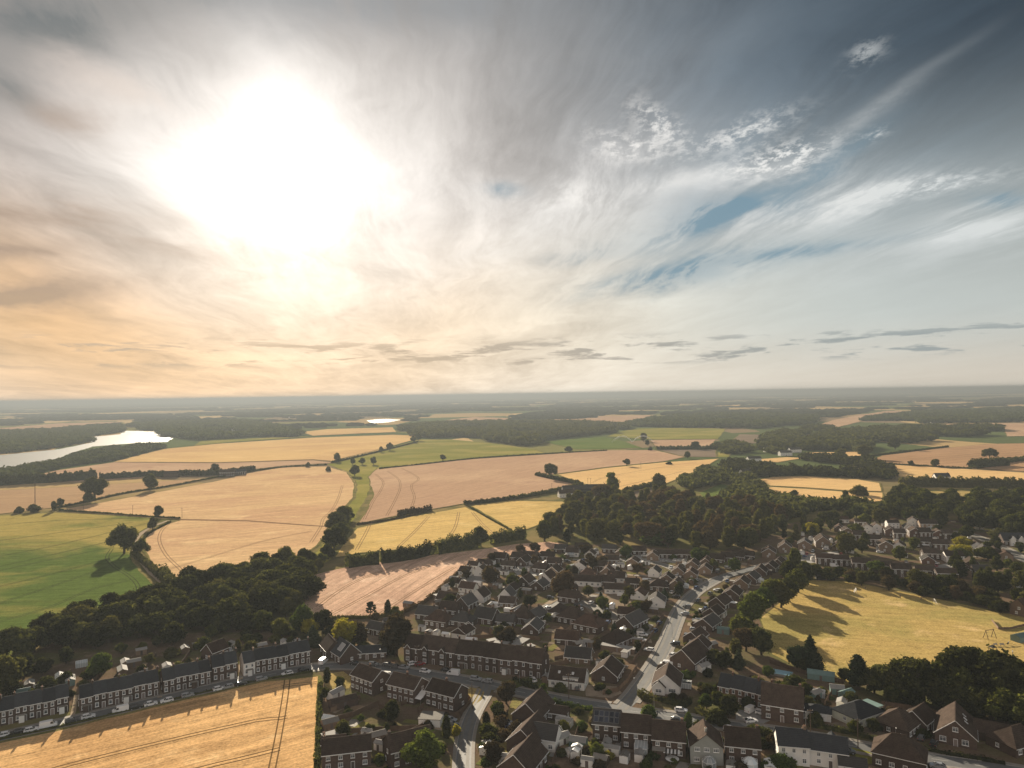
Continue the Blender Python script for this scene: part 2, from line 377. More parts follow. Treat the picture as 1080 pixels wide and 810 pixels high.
# ------------------------------------------------------------------ sky, sun, air
W = bpy.data.worlds.new('World'); S.world = W; W.use_nodes = True
try: W.cycles.sampling_method = 'MANUAL'; W.cycles.sample_map_resolution = 512
except Exception: pass
def sky():
    nt = NT(W.node_tree); nt.n.clear()
    tc = nt.node('ShaderNodeTexCoord'); d = E(nt, tc.outputs['Generated'])
    d = nt.vmath('NORMALIZE', d)
    x, y, z = nt.sep(d)
    st = nt.node('ShaderNodeTexSky', sky_type='NISHITA'); st.sun_disc = False
    st.sun_elevation = SUN_EL; st.sun_rotation = SUN_AZ; st.altitude = 80; st.air_density = 1.0; st.dust_density = 1.5; st.ozone_density = 1.5
    bg0 = nt.node('ShaderNodeBackground'); nt.l.new(st.outputs[0], bg0.inputs[0]); bg0.inputs[1].default_value = 0.05
    # angles
    cosg = nt.vmath('DOT_PRODUCT', d, tuple(SUN), out=1)
    gam = nt.math('ARCCOSINE', cosg.mn(0.99999)) * (180 / math.pi)
    el = nt.math('ARCSINE', z) * (180 / math.pi)
    az = nt.math('ARCTAN2', x, y) * (180 / math.pi)
    ahead = nt.step(y, -0.1, 0.35)
    yy = y.mx(0.08)
    U = x / yy * 750.0 + 540.0; V = 416.0 - z / yy * 750.0          # the sky seen as a flat sheet in front of the south-west
    # warp so that no edge is clean
    nv = nt.noise(nt.xyz(x * 2.0, y * 2.0, z * 5.0), 2.2, 5, 0.6, 0.4, color=True)
    wx, wy, wz = nt.sep(nv)
    Uw = U + (wx - 0.5) * 130.0; Vw = V + (wy - 0.5) * 80.0
    def blob(u0, v0, ru, rv, a=0.0, P=(Uw, Vw)):
        ca, sa = math.cos(R(a)), math.sin(R(a))
        du = P[0] - u0; dv = P[1] - v0
        p = (du * ca - dv * sa) / ru; q = (du * sa + dv * ca) / rv
        return ((p * p + q * q) * -1.0).exp() * ahead
    # the sheet of cirrus on a plane high above: streaks run towards the horizon under the sun
    zz = z.mx(0.0) + 0.07
    px_, py_ = x / zz, y / zz
    aa = R(-6)
    ps = px_ * math.cos(aa) - py_ * math.sin(aa); pl = px_ * math.sin(aa) + py_ * math.cos(aa)
    wz2 = nt.noise(nt.xyz(px_, py_, 0.0), 0.55, 4, 0.55, 0.3)
    s_big = nt.noise(nt.xyz(ps * 0.62 + wz2 * 1.1, pl * 0.22, 1.0), 1.0, 7, 0.60, 0.5)
    s_fine = nt.noise(nt.xyz(ps * 3.0 + wz2 * 1.3, pl * 0.62, 4.0), 1.0, 8, 0.68, 0.45)
    s_cell = nt.noise(nt.xyz(px_ * 17.0, py_ * 11.0, 7.0), 1.0, 5, 0.7, 0.0)
    b_flat = nt.noise(nt.xyz(az * 0.028 + el * 0.012, el * 0.16, 2.0), 1.0, 7, 0.6, 0.8)
    gam = gam * (0.66 + s_big * 0.30 + wx * 0.20 + s_fine * 0.10 + 0.03)
    # brightness of the veil ahead of the camera (as seen in the picture, divided by the exposure below)
    halo = ((gam / 30.5) ** 2.2 * -1.0).exp() * 0.365 + ((gam * gam) * (-1 / 30.0)).exp() * 0.36
    side = nt.lin(az, -22.0, -38.0, 1.0, 0.70)
    L = 0.013 + halo * nt.lin(el, 15.5, 28.5, 1.0, 0.56) * side * nt.lin(el, 3.0, 13.0, 0.66, 1.0) + nt.step(y, 0.1, -0.5) * 0.28  # last term: sky behind the camera raised, an added fill for shaded walls
    L = L * (0.34 + nt.step(s_big, 0.22, 0.78) * 0.84 + nt.step(s_fine, 0.2, 0.8) * 0.48)
    # tint: rosy grey high on the sun's side, straw near the horizon, steel blue far from the sun
    warm_side = nt.step(az, 30.0, -16.0)
    low = (el * (-1 / 7.5)).exp()
    c_far = nt.mix(nt.step(y, 0.1, -0.4), (0.66, 0.95, 1.20), (1.10, 1.0, 0.90)); c_near = (1.02, 0.965, 0.915)  # behind the camera the added fill is tinted warm
    tint = nt.mix(nt.step(gam, 48.0, 12.0), c_far, c_near)
    tint = nt.mix(nt.step(gam, 9.0, 26.0) * nt.step(az, -8.0, -34.0) * 0.95, tint, (1.12, 0.93, 0.81))
    low_tint = nt.mix(nt.step(az, 22.0, -38.0), (0.93, 1.0, 0.96), (1.27, 0.75, 0.36))
    low_tint = nt.mix(nt.step(gam, 19.0, 9.0) * 0.8, low_tint, (1.06, 0.95, 0.84))
    tint = nt.mix(nt.step(el, 17.0, 5.0), tint, low_tint)
    # the lowest air: peach
    band = (el.mx(0.0) * (-1 / 6.5)).exp() * (0.110 + warm_side * -0.015) + nt.step(el, 24.0, 5.0) * nt.step(gam, 13.0, 30.0) * 0.165
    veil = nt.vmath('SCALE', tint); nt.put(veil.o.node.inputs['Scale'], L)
    bandc = nt.mix(nt.step(el, 6.0, 0.0), nt.mix(warm_side, (0.92, 0.98, 0.94), (1.20, 0.88, 0.55)), nt.mix(warm_side, (1.0, 0.90, 0.76), (1.03, 0.90, 0.75)))
    bandv = nt.vmath('SCALE', bandc); nt.put(bandv.o.node.inputs['Scale'], band)
    col = nt.vmath('ADD', veil, bandv)
    # bright white cirrus on the side away from the sun
    def add(colr, mask, c):
        return nt.mix(mask, colr, c) if not isinstance(mask, float) else colr
    tex = nt.step(s_fine, 0.40, 0.58); cell = nt.step(s_cell, 0.43, 0.62)
    PW = (U + (wx - 0.5) * 75.0, V + (wy - 0.5) * 42.0)
    wht = (blob(880, 222, 120, 20, 12, PW) * 1.25 + blob(1020, 252, 95, 13, 9, PW) * 1.35 + blob(745, 196, 130, 13, 5, PW) * 0.85 + blob(655, 165, 50, 16, 8, PW) * 0.8
           + blob(600, 207, 62, 24, -4, PW) * 0.9 + blob(960, 205, 90, 9, 4, PW) * 0.7 + blob(560, 250, 150, 18, 10) * 0.4 + blob(1045, 226, 60, 7, 10, PW) * 0.7 + blob(980, 275, 160, 18, 6) * 0.25)
    wht = wht * (0.05 + tex * (0.35 + s_cell * 0.5) + s_big * 0.35)
    PC = (U + (wx - 0.5) * 40.0, V + (wy - 0.5) * 30.0)
    cellm = (blob(828, 172, 48, 15, 12, PC) * 1.6 + blob(790, 142, 52, 13, 20, PC) * 1.1 + blob(700, 133, 34, 14, -35, PC) * 1.1 + blob(925, 57, 22, 12, 35, PC) * 0.65 + blob(668, 155, 42, 14, -12, PC) * 0.9 + blob(985, 203, 70, 10, 8, PC) * 0.9 + blob(925, 150, 16, 6, 20, PC)) * cell
    trail = blob(905, 138, 88, 9, 33.5, (U + (wx - 0.5) * 26.0, V + (wy - 0.5) * 22.0)) * (0.25 + s_fine * 0.9 + cell * 0.3) + blob(985, 78, 80, 6, 33, (U + (wx - 0.5) * 30.0, V + (wy - 0.5) * 20.0)) * 0.35
    wm = (wht * 0.92 + cellm * 0.75 + trail * 0.25).mn(1.0)
    wc = nt.mix(nt.step(gam, 50.0, 18.0), (0.285, 0.295, 0.29), (0.40, 0.385, 0.365))
    col = add(col, wm, wc)
    # grey-brown bars before the glow on the sun's side
    flat = 0.35 + nt.step(b_flat, 0.36, 0.62) * 0.8
    bars = (blob(30, 215, 130, 14, -3) * 0.55 + blob(10, 250, 150, 13, -6) * 0.7 + blob(-10, 305, 130, 14, 2) * 0.75 + blob(130, 245, 90, 9, -14) * 0.4 + blob(60, 110, 60, 20, -20) * 0.4) * flat
    bars = bars * 1.35
    col = add(col, bars.mn(0.88), (0.150, 0.108, 0.080))
    col = add(col, ((blob(20, 20, 110, 34, 0) + blob(0, 85, 50, 30, 0) * 0.8 + blob(150, -20, 150, 40, 0) * 0.7) * (0.55 + tex * 0.4)).mn(0.92), (0.058, 0.066, 0.068))
    col = add(col, (blob(400, -5, 190, 42, 0) * 0.55) * (0.4 + tex * 0.6), (0.085, 0.10, 0.112))
    col = add(col, blob(110, 75, 90, 25, -18) * tex * 0.5, (0.32, 0.27, 0.235))
    # flat wisps in the low straw sky
    wis = nt.step(b_flat, 0.50, 0.66) * nt.step(el, 2.0, 5.0) * nt.step(el, 17.0, 9.0) * nt.step(az, 30.0, -10.0) * 0.28 * nt.step(gam, 11.0, 20.0)
    col = add(col, wis, nt.mix(warm_side, (0.20, 0.20, 0.19), (0.225, 0.155, 0.085)))
    # small flat-bottomed heap clouds a few degrees over the horizon
    h1 = nt.noise(nt.xyz(az * 0.17, el * 1.15, 5.0), 1.0, 6, 0.62, 0.3)
    h2 = nt.noise(nt.xyz(az * 0.03, 0.0, 9.0), 1.0, 2, 0.5)
    hm = nt.step(h1, 0.51, 0.61) * nt.step(el, 2.0, 2.7) * nt.step(el, 5.0, 3.7) * nt.step(h2, 0.30, 0.44)
    col = add(col, hm * 0.9, nt.mix(warm_side, (0.125, 0.142, 0.145), (0.18, 0.145, 0.112)))
    thin = (blob(768, 232, 62, 18, 18, PW) * 1.1 + blob(725, 290, 85, 15, 10, PW) * 0.95 + blob(880, 178, 60, 12, 33, PW) * 0.5 + blob(1060, 222, 34, 10, 0, PW) * 0.6 + blob(640, 265, 60, 10, 8, PW) * 0.4 + blob(850, 268, 100, 8, 8, PW) * 0.5 + blob(540, 200, 20, 7, 0, PW) * 0.5)
    blue = ((thin * (1.3 - tex * 0.8)) * (1.0 - wm)).mn(0.9)
    col = add(col, blue, (0.070, 0.118, 0.150))
    col = add(col, nt.step(el, 0.22, -0.12), (0.115, 0.120, 0.118))
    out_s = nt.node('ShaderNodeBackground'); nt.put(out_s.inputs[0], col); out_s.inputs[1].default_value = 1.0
    # where the veil is thin the blue shows
    open_ = nt.step(gam, 24.0, 46.0) * nt.step(el, 9.0, 24.0) * 0.03
    cover = nt.math('SUBTRACT', 1.0, open_ + 0.04, clamp=True)
    cover = nt.mix(ahead, (0.75, 0.75, 0.75), nt.xyz(cover, cover, cover)); cover = nt.sep(cover)[0]
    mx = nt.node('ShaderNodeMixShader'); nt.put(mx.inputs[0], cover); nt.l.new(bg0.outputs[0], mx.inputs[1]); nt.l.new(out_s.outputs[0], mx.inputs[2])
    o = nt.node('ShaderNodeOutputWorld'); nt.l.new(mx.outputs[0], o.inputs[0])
sky()
sl = bpy.data.lights.new('sun', 'SUN'); sl.energy = 5.0; sl.angle = R(0.6); sl.color = (1.0, 0.86, 0.66)
so = bpy.data.objects.new('sun', sl); C.objects.link(so)
so.rotation_euler = SUN.to_track_quat('Z', 'Y').to_euler(); so.location = (-200, 500, 400)

def haze():
    mb = MB(); m = bpy.data.materials.new('thin_haze'); m.use_nodes = True; nt = NT(m.node_tree); nt.n.clear()
    v = nt.node('ShaderNodeVolumePrincipled'); v.inputs['Color'].default_value = (0.21, 0.238, 0.262, 1); v.inputs['Density'].default_value = HAZE_DENSITY
    v.inputs['Anisotropy'].default_value = 0.25
    o = nt.node('ShaderNodeOutputMaterial'); nt.l.new(v.outputs[0], o.inputs['Volume'])
    z0, z1 = -1.5, H + 12
    mb.box((0, 13500, (z0 + z1) / 2), (66000, 37000, z1 - z0), m)
    tag(mb.build('haze'), 'thin blue summer haze lying over the whole country', 'haze', kind='stuff')
HAZE_DENSITY = 0.00021
# ------------------------------------------------------------------ ground, fields, water, roads
def ground():
    xs = sorted(set([-32900, -20000, -12000, -7000, -4000, -2500, -1500, -800, -400, -200, 0, 200, 400, 800, 1500, 2500, 4000, 7000, 12000, 20000, 32900]))
    ys = [-4900, -2000, -800, -300, 0, 150, 300, 450, 600, 800, 1100, 1500, 2200, 3200, 5000, 8000, 12000, 18000, 25000, 31900]
    V = [(x, y, 0) for y in ys for x in xs]; n = len(xs)
    Fc = [(j * n + i, j * n + i + 1, (j + 1) * n + i + 1, (j + 1) * n + i) for j in range(len(ys) - 1) for i in range(n - 1)]
    me = bpy.data.meshes.new('ground'); me.from_pydata(V, [], Fc); me.materials.append(M['country']); me.update()
    tag(link('ground', me), 'open farming country reaching to the horizon', 'ground', kind='structure')
ground()
def gp(poly, z): return [G(x, y, z) for x, y in poly]
def wobble(P, amp, step, seed=1, closed=True):
    """edges of a field are never ruled: split them and push the points a little"""
    r = random.Random(seed); out = []
    n = len(P)
    for i in range(n if closed else n - 1):
        a, b = P[i], P[(i + 1) % n]; l = (b - a).length; k = max(1, min(60, int(l / step)))
        nr = Vector((-(b - a).y, (b - a).x, 0)).normalized() if l else Vector()
        for j in range(k):
            q = a.lerp(b, j / k)
            if j: q = q + nr * r.uniform(-amp, amp)
            out.append(q)
    if not closed: out.append(P[-1])
    return out
def strip(mb, P, w, mat, dz=0.0, off=0.0):
    """a ribbon along the curve, off metres to its side"""
    L = []
    for i, p in enumerate(P):
        t = (P[min(i + 1, len(P) - 1)] - P[max(i - 1, 0)]); t.z = 0; t.normalize(); nr = Vector((-t.y, t.x, 0))
        L.append((p + nr * (off + w / 2) + Vector((0, 0, dz)), p + nr * (off - w / 2) + Vector((0, 0, dz))))
    for i in range(len(L) - 1):
        mb.poly([L[i][1], L[i + 1][1], L[i + 1][0], L[i][0]], mat)
def field(name, poly, z, mat, label, trams=(), tmat=None, amp=0.5, step=9, tw=0.5, gap=0.95, cat='field', skirt=True):
    mb = MB(); P = wobble(gp(poly, z), amp, step, len(poly))
    mb.poly(P, mat)
    if skirt:
        for i in range(len(P)):
            a, b = P[i], P[(i + 1) % len(P)]
            mb.poly([a, b, Vector((b.x, b.y, 0)), Vector((a.x, a.y, 0))], mat)
    if skirt and cat in ('field',):
        strip(mb, P + [P[0]], 1.7, M['margin'], 0.03, 0.0)
    for t in trams:
        wd = tw
        Q = [Vector((p.x, p.y, z)) for p in crom(gp(t, z), 5.0)]
        for s in (-gap, gap): strip(mb, Q, wd, tmat, 0.035, s)
    return tag(mb.build(name), label, cat, kind='structure')
field('wheat_field', [(-60,799),(-30,789),(60,770),(180,741),(280,718),(337,712.5),(336,760),(333,860),(-80,860)], 0.22, F['front'], 'golden ripe wheat field in front of the brick terrace',
      [[(303,717),(300,740),(293,780),(286,815),(280,850)], [(270,760),(220,771),(160,785),(75,806),(-10,830)], [(303,756),(296,757.5),(286,758),(270,760)], [(295,790),(250,801),(205,812),(150,830)], [(334,720),(310,722),(297,724)]],
      M['tram_gold'], 0.4, 6, 0.42)
GT = [[(-20,556),(60,549),(150,546.5)], [(-20,573),(60,562),(140,551)], [(-20,590),(60,575),(158,551)], [(-20,606),(60,589),(120,577)], [(-20,623),(60,604),(128,585)],
      [(-20,642),(50,620),(118,596)], [(-20,661),(50,641),(96,622),(136,612)], [(118,579),(113,588),(120,597),(134,606),(143,614),(146,622),(143,631)], [(-20,602),(60,584),(120,570)]]
field('crop_field', [(-60,548),(0,543.5),(60,540.5),(110,543),(165,546.5),(162,553),(146,562),(136,575),(140,590),(150,604),(165,618),(172,628),(150,640),(110,648),(70,655),(40,668),(8,695),(-60,715)], 0.25, F['green'],
      'half green half straw coloured crop field with fine curved wheel lines', GT, M['tram_green'], 0.5, 8, 0.55)
field('wheat_field', [(62,537.5),(90,533),(150,522),(230,507),(262,499),(300,492.5),(345,492),(366,498),(374,510),(373,524),(363,535),(350,548),(345,560),(335,575),(310,592),(280,603),(215,614),(180,613),(168,604),(157,590),(149,577),(156,563),(176,553),(192,548),(150,545.5),(100,541.5)], 0.3, F['big'],
      'large glowing wheat field with a crest in the middle of the country',
      [[(181,550),(171,559),(168,570),(175,585),(190,600),(202,612)], [(328,572),(338,556),(341,547),(350,538),(357,525),(361,512)], [(173,602),(220,588),(280,570),(330,560)]], M['tram_pink'], 0.6, 10, 0.5)
field('track', [(190,547.2),(260,548.6),(347,555),(347,556),(260,549.8),(190,548.6)], 0.36, M['tram_pink'], 'thin trodden line across the large wheat field', amp=0, cat='track', skirt=False)
field('stubble_field', [(-60,518),(0,517),(90,512.5),(210,505),(235,503),(180,513.5),(120,522),(64,534.5),(0,542),(-60,547)], 0.3, F['tan'], 'dull tan stubble field below the lake wood', amp=1, step=20)
field('stubble_field', [(27,504),(60,496),(120,487.5),(230,488.5),(330,485.5),(352,488),(300,491),(258,496),(205,500.5),(90,508.5),(30,509)], 0.4, F['rose'], 'brownish stubble field between two hedges near the lake', amp=1, step=25)
field('wheat_field', [(120,487),(150,479),(173,473.5),(230,468),(330,461.5),(415,458.5),(447,459.5),(440,463),(395,475),(350,486),(330,484.5),(230,487.5)], 0.5, F['pale'], 'pale wheat field on the rise beyond the lake wood', amp=1.5, step=30)
field('stubble_field', [(205,470),(212,465),(290,461.3),(330,460),(240,466.5)], 0.6, F['meadow'], 'narrow olive field above the pale wheat', amp=1, step=40)
field('meadow', [(345,490),(398,476),(442,463.5),(475,463.5),(520,467.5),(562,473.5),(575,478),(500,483),(430,490),(398,494),(392,502),(392,512),(388,522),(380,536),(374,548),(366,556),(350,590),(330,600),(318,597),(338,577),(348,560),(352,548),(364,536),(375,524),(376,510),(368,498)], 0.12, F['meadow'], 'green grass valley curving between the wheat fields', amp=1, step=15)
PT = [[(384,548),(394,528),(401,518),(404,508),(396,500)], [(408,544),(418,525),(422,514),(420,505),(409,497)], [(434,535),(437,524),(434,512),(441,504),(424,494)]]
field('stubble_field', [(388,503),(396,495.5),(430,491),(500,484),(580,479),(640,474.8),(690,474.5),(722,482),(700,486.5),(640,492.5),(588,499.5),(566,501.5),(590,506),(612,511.5),(590,516.5),(540,525.5),(492,530.5),(430,541.5),(378,552),(386,540),(394,522)], 0.4, F['rose'], 'rosy tan stubble field at the centre of the country', PT, M['tram_pink'], 1.0, 20, 0.6)
field('wheat_field', [(588,500.5),(640,493.5),(700,487.5),(758,483.8),(748,490),(728,500),(700,511),(668,518.5),(655,516.5),(614,509.8)], 0.45, F['pale'], 'pale cream wheat field behind the farm', [[(625,509),(640,503),(690,494),(735,487)], [(650,514),(680,507),(720,497)]], M['tram_pink'], amp=0.8, step=25)
field('stubble_field', [(352,588),(362,573),(376,557),(430,545.5),(491,534.5),(520,548),(538,560),(500,569),(440,578),(380,583),(366,586)], 0.3, F['yellow'], 'yellow stubble field above the long hedge', [[(376,580),(386,562),(391,551)], [(420,577),(438,560),(452,545)], [(470,571),(480,556),(484,540)], [(520,563),(508,552),(498,540)]], M['tram_pink'], 0.8, 14)
field('stubble_field', [(496,533.5),(540,528),(594,529),(598,533),(585,546),(562,556),(544,561.5),(522,548)], 0.3, F['yellow'], 'small yellow stubble field beside the dark wood', amp=0.8, step=14)
field('stubble_field', [(318,610),(330,606),(366,597.5),(430,588),(500,580),(545,573.5),(580,571),(600,574),(570,584),(535,586),(505,590),(490,598),(470,615),(450,633),(425,646),(392,651),(345,653),(325,654),(312,640)], 0.2, F['pink'], 'pink stubble field running down to the estate gardens', [[(350,648),(380,632),(430,606),(490,584)], [(335,640),(370,616),(420,596),(470,584)], [(400,648),(440,622),(480,598)]], M['tram_pink'], amp=0.6, step=9)
field('recreation_ground', [(802,652),(830,630),(846,612),(868,612),(900,614),(960,626),(1000,634),(1050,645),(1140,660),(1140,715),(1050,700),(990,712),(940,716),(890,722),(846,706),(815,690)], 0.1, F['rec'], 'dry yellow recreation ground among dark trees', amp=0.6, step=12, cat='playing field')
field('stubble_field', [(912,487.5),(930,480.5),(985,473.5),(1040,468.3),(1140,466),(1140,500),(1080,497),(1025,493.5),(960,489.5)], 0.5, F['lines'], 'brown combed stubble field on the far slope', amp=1, step=30)
field('wheat_field', [(936,489.8),(1025,495),(1080,498.5),(1140,501),(1140,513),(1080,509.5),(1000,506.5),(948,502.5)], 0.4, F['pale'], 'long light wheat strip below the combed stubble', amp=1, step=25)
field('meadow', [(946,517),(990,514),(1080,516),(1140,518),(1140,526),(1040,525),(1012,530.5),(975,526),(955,521)], 0.3, F['verge'], 'sunny paddock between two dark tree belts', amp=1, step=18)
field('wheat_field', [(800,506),(815,503),(850,502),(905,505.5),(928,509.5),(930,518),(890,517),(850,514),(812,512)], 0.35, F['pale'], 'small bright wheat field by the white farmhouse', amp=0.6, step=18)
field('stubble_field', [(786,518),(812,513.5),(850,515.5),(890,518.5),(931,519.5),(932,533),(895,529),(862,528.5),(815,524)], 0.3, F['pale'], 'small bright stubble field with one dark bush', amp=0.6, step=18)
field('stubble_field', [(800,536),(830,530),(850,533),(830,547),(806,545)], 0.2, F['grey'], 'rough brown clearing behind the dark wood', amp=0.5, step=9)
field('meadow', [(737,520),(760,510),(778,515),(765,528),(745,530)], 0.2, F['grassgreen'], 'green clearing among the trees by the white farmhouse', amp=0.5, step=9)
field('stubble_field', [(655,520),(690,514.5),(712,514),(705,523),(680,527),(655,526)], 0.2, F['grey'], 'grey brown paddock behind the dark wood', amp=0.5, step=9)
field('wheat_field', [(858,449.5),(880,442.5),(906,437.5),(935,433.4),(968,433.2),(945,436.5),(918,439.5),(906,445),(885,450)], 0.9, F['rose'], 'rosy wheat field curling between the far woods', amp=2, step=60)
field('stubble_field', [(968,447.2),(1060,446.2),(1140,446),(1140,459),(1062,460),(1058,450),(1000,449)], 0.7, F['rose'], 'tan field behind the far tree belt', amp=1, step=50)
field('crop_field', [(574,466),(602,463),(637,460.8),(660,466),(677,472.2),(640,473.4),(607,473.6)], 0.5, F['grassgreen'], 'watered green crop beyond the rosy stubble', amp=1, step=30)
field('crop_field', [(640,460.3),(655,455),(672,451.8),(730,451.2),(766,452),(757,462.8),(690,463.5)], 0.6, F['meadow'], 'olive green crop below the far wood', amp=1, step=40)
field('stubble_field', [(686,464.2),(755,463.6),(750,471),(692,473)], 0.55, F['rose'], 'small tan field below the olive crop', amp=1, step=30)
field('stubble_field', [(692,474),(755,474),(756,482),(722,481.6)], 0.5, F['grey'], 'grey brown ploughed strip beside the pale wheat', amp=1, step=30)
field('meadow', [(757,477),(772,477.4),(768,482.2),(757,482)], 0.5, F['meadow'], 'bright green corner by the far hedge', amp=0.5, step=30)
field('stubble_field', [(552,445.4),(590,441.2),(617,439.6),(690,437.6),(680,440.6),(662,444.6),(600,446)], 1.0, F['rose'], 'tan field between two far woods', amp=2, step=70)
field('stubble_field', [(470,443),(500,439.8),(536,440.8),(534,442.8),(500,443.6)], 1.0, F['rose'], 'far tan field in front of a wood', amp=2, step=80)
field('stubble_field', [(-60,453),(0,451.5),(62,446.4),(130,444.6),(110,449),(60,453.5),(0,456.5),(-60,458)], 0.9, F['rose'], 'tan field beyond the lake', amp=2, step=60)
field('stubble_field', [(318,455.6),(345,452.6),(414,450.6),(418,455.5),(380,457),(330,459.4)], 0.7, F['pale'], 'cream field near the small far pool', amp=1, step=50)
field('stubble_field', [(745,427.2),(812,426.6),(812,428.4),(745,429.2)], 1.2, F['pale'], 'far bright stubble strip', amp=3, step=200)
field('stubble_field', [(790,485),(830,482),(848,483),(820,487.5)], 0.5, F['pale'], 'bright gap between the far farm trees', amp=1, step=30)
field('stubble_field', [(850,477),(905,476.5),(912,480.5),(880,482),(852,481)], 0.5, F['pale'], 'bright stubble gap behind the round far trees', amp=1, step=30)
field('stubble_field', [(780,458),(802,458.5),(800,467),(765,470)], 0.6, F['grey'], 'grey ploughed field behind the hedge', amp=1, step=40)
field('stubble_field', [(1020,512),(1080,484),(1140,480),(1140,490),(1080,494),(1040,492.4)], 0.44, F['verge'], 'dry grass corner below the lone oak', amp=1, step=30) if False else None
# water
field('lake', [(-80,488),(0,480),(60,474),(96,467),(95,461),(127,458),(130,454.3),(150,454.6),(170,455.6),(170,460),(184,461),(176,466),(140,467.5),(97,471),(75,478),(55,485.5),(27,489.5),(10,493),(-80,506)], 0.25, M['water'], 'bright lake shining white among dark woods', amp=3, step=18, cat='lake', skirt=False)
field('pool', [(387,443.6),(397,442.4),(408,441.8),(424,442.6),(410,445.4),(392,446.4)], 0.6, M['water'], 'small far pool shining among the woods', amp=3, step=40, cat='pond', skirt=False)
# the ground of the estate: trodden soil, dry lawns
field('estate_ground', [(-60,770),(-60,715),(10,700),(60,676),(140,668),(240,655),(312,652),(345,653.5),(392,652),(425,647),(450,634),(470,616),(490,599),(505,591),(535,587),(570,585),(600,575),(640,574),(700,578),(760,583),(800,560),(850,548),(930,545),(1000,548),(1140,560),(1140,659),(1050,644),(1000,633),(960,625),(900,613),(868,610),(846,611),(828,630),(800,652),(812,692),(846,708),(890,724),(940,718),(990,714),(1050,702),(1140,717),(1140,860),(336,860),(338,760),(339,712)], 0.04, M['garden'], 'brown garden soil and dry lawns of the estate', amp=0.4, step=8, cat='ground')
for nm, poly, mat, lab in (
    ('verge', [(541,735),(560,743),(556,750),(540,761),(540,766),(536,770),(533,757)], F['verge'], 'sunlit dry lawn in front of the stepped gable houses'),
    ('verge', [(484,729),(495,724),(506,726),(511,730),(508,738),(499,744),(490,740)], F['verge'], 'sunny dry grass corner at the lane mouth'),
    ('verge', [(342,711),(362,708),(372,716),(368,726),(352,728),(343,724)], F['verge'], 'dry grass patch between the wheat and the backs of the houses'),
    ('verge', [(526,765),(540,770),(539,787),(532,803),(524,800)], F['verge'], 'dry front lawn along the lane'),
    ('verge', [(617,722),(650,724),(656,731),(645,736),(618,734)], M['drive'], 'bare gravel corner garden at the road fork'),
    ('lawn', [(610,632),(632,636),(655,645),(650,654),(622,646)], M['drive'], 'sandy green in the middle of the estate'),
    ('lawn', [(898,788),(925,795),(928,806),(905,805)], F['meadow'], 'small green lawn between the lane and the cottages'),
    ('lawn', [(975,748),(990,750),(990,760),(978,760)], F['meadow'], 'small green lawn behind the chalet house'),
    ('lawn', [(795,692),(810,698),(815,708),(800,712),(786,704)], M['garden'], 'shady lawn behind the slate cottages'),
    ('paved_court', [(592,598),(614,603),(640,612),(668,633),(660,640),(634,640),(600,622),(590,610)], M['drive'], 'pale trodden path past the white row'),
    ('paved_court', [(480,612),(520,598),(560,592),(562,597),(525,606),(492,622)], M['concrete'], 'pale paved court between the upper houses'),
    ('paved_court', [(540,600),(575,600),(575,606),(548,610)], M['concrete'], 'pale paved yard below the upper court'),
    ('paved_court', [(566,642),(592,646),(590,654),(570,650)], M['concrete'], 'pale parking yard between brown roofs'),
    ('paved_court', [(625,583),(650,585),(642,591),(628,589)], M['dirt'], 'sunlit bare yard near the wood'),
    ('paved_court', [(660,583),(690,585),(725,588),(722,594),(680,592),(660,588)], M['concrete'], 'paved court under the edge of the wood'),
    ('paved_court', [(777,748),(806,752),(812,760),(790,769),(776,760)], M['concrete'], 'parking yard with white vehicles'),
    ('paved_court', [(848,585),(884,581),(886,592),(852,594)], M['concrete'], 'paved yard of the upper estate'),
    ('paved_court', [(980,598),(1004,593),(1010,600),(990,606)], M['concrete'], 'grey court near the yellow trees'),
    ('paved_court', [(356,683),(378,679),(392,684),(386,693),(366,693)], M['dirt'], 'pale yard beside the old hall'),
    ('paved_court', [(384,664),(400,657),(404,672),(392,684)], M['drive'], 'pale drive behind the old hall'),
    ('paved_court', [(870,764),(900,772),(925,780),(985,792),(960,782),(890,760)], M['drive'], 'gravel forecourt of the bungalows'),
    ):
    field(nm, poly, 0.085, mat, lab, amp=0.25, step=4, skirt=False)

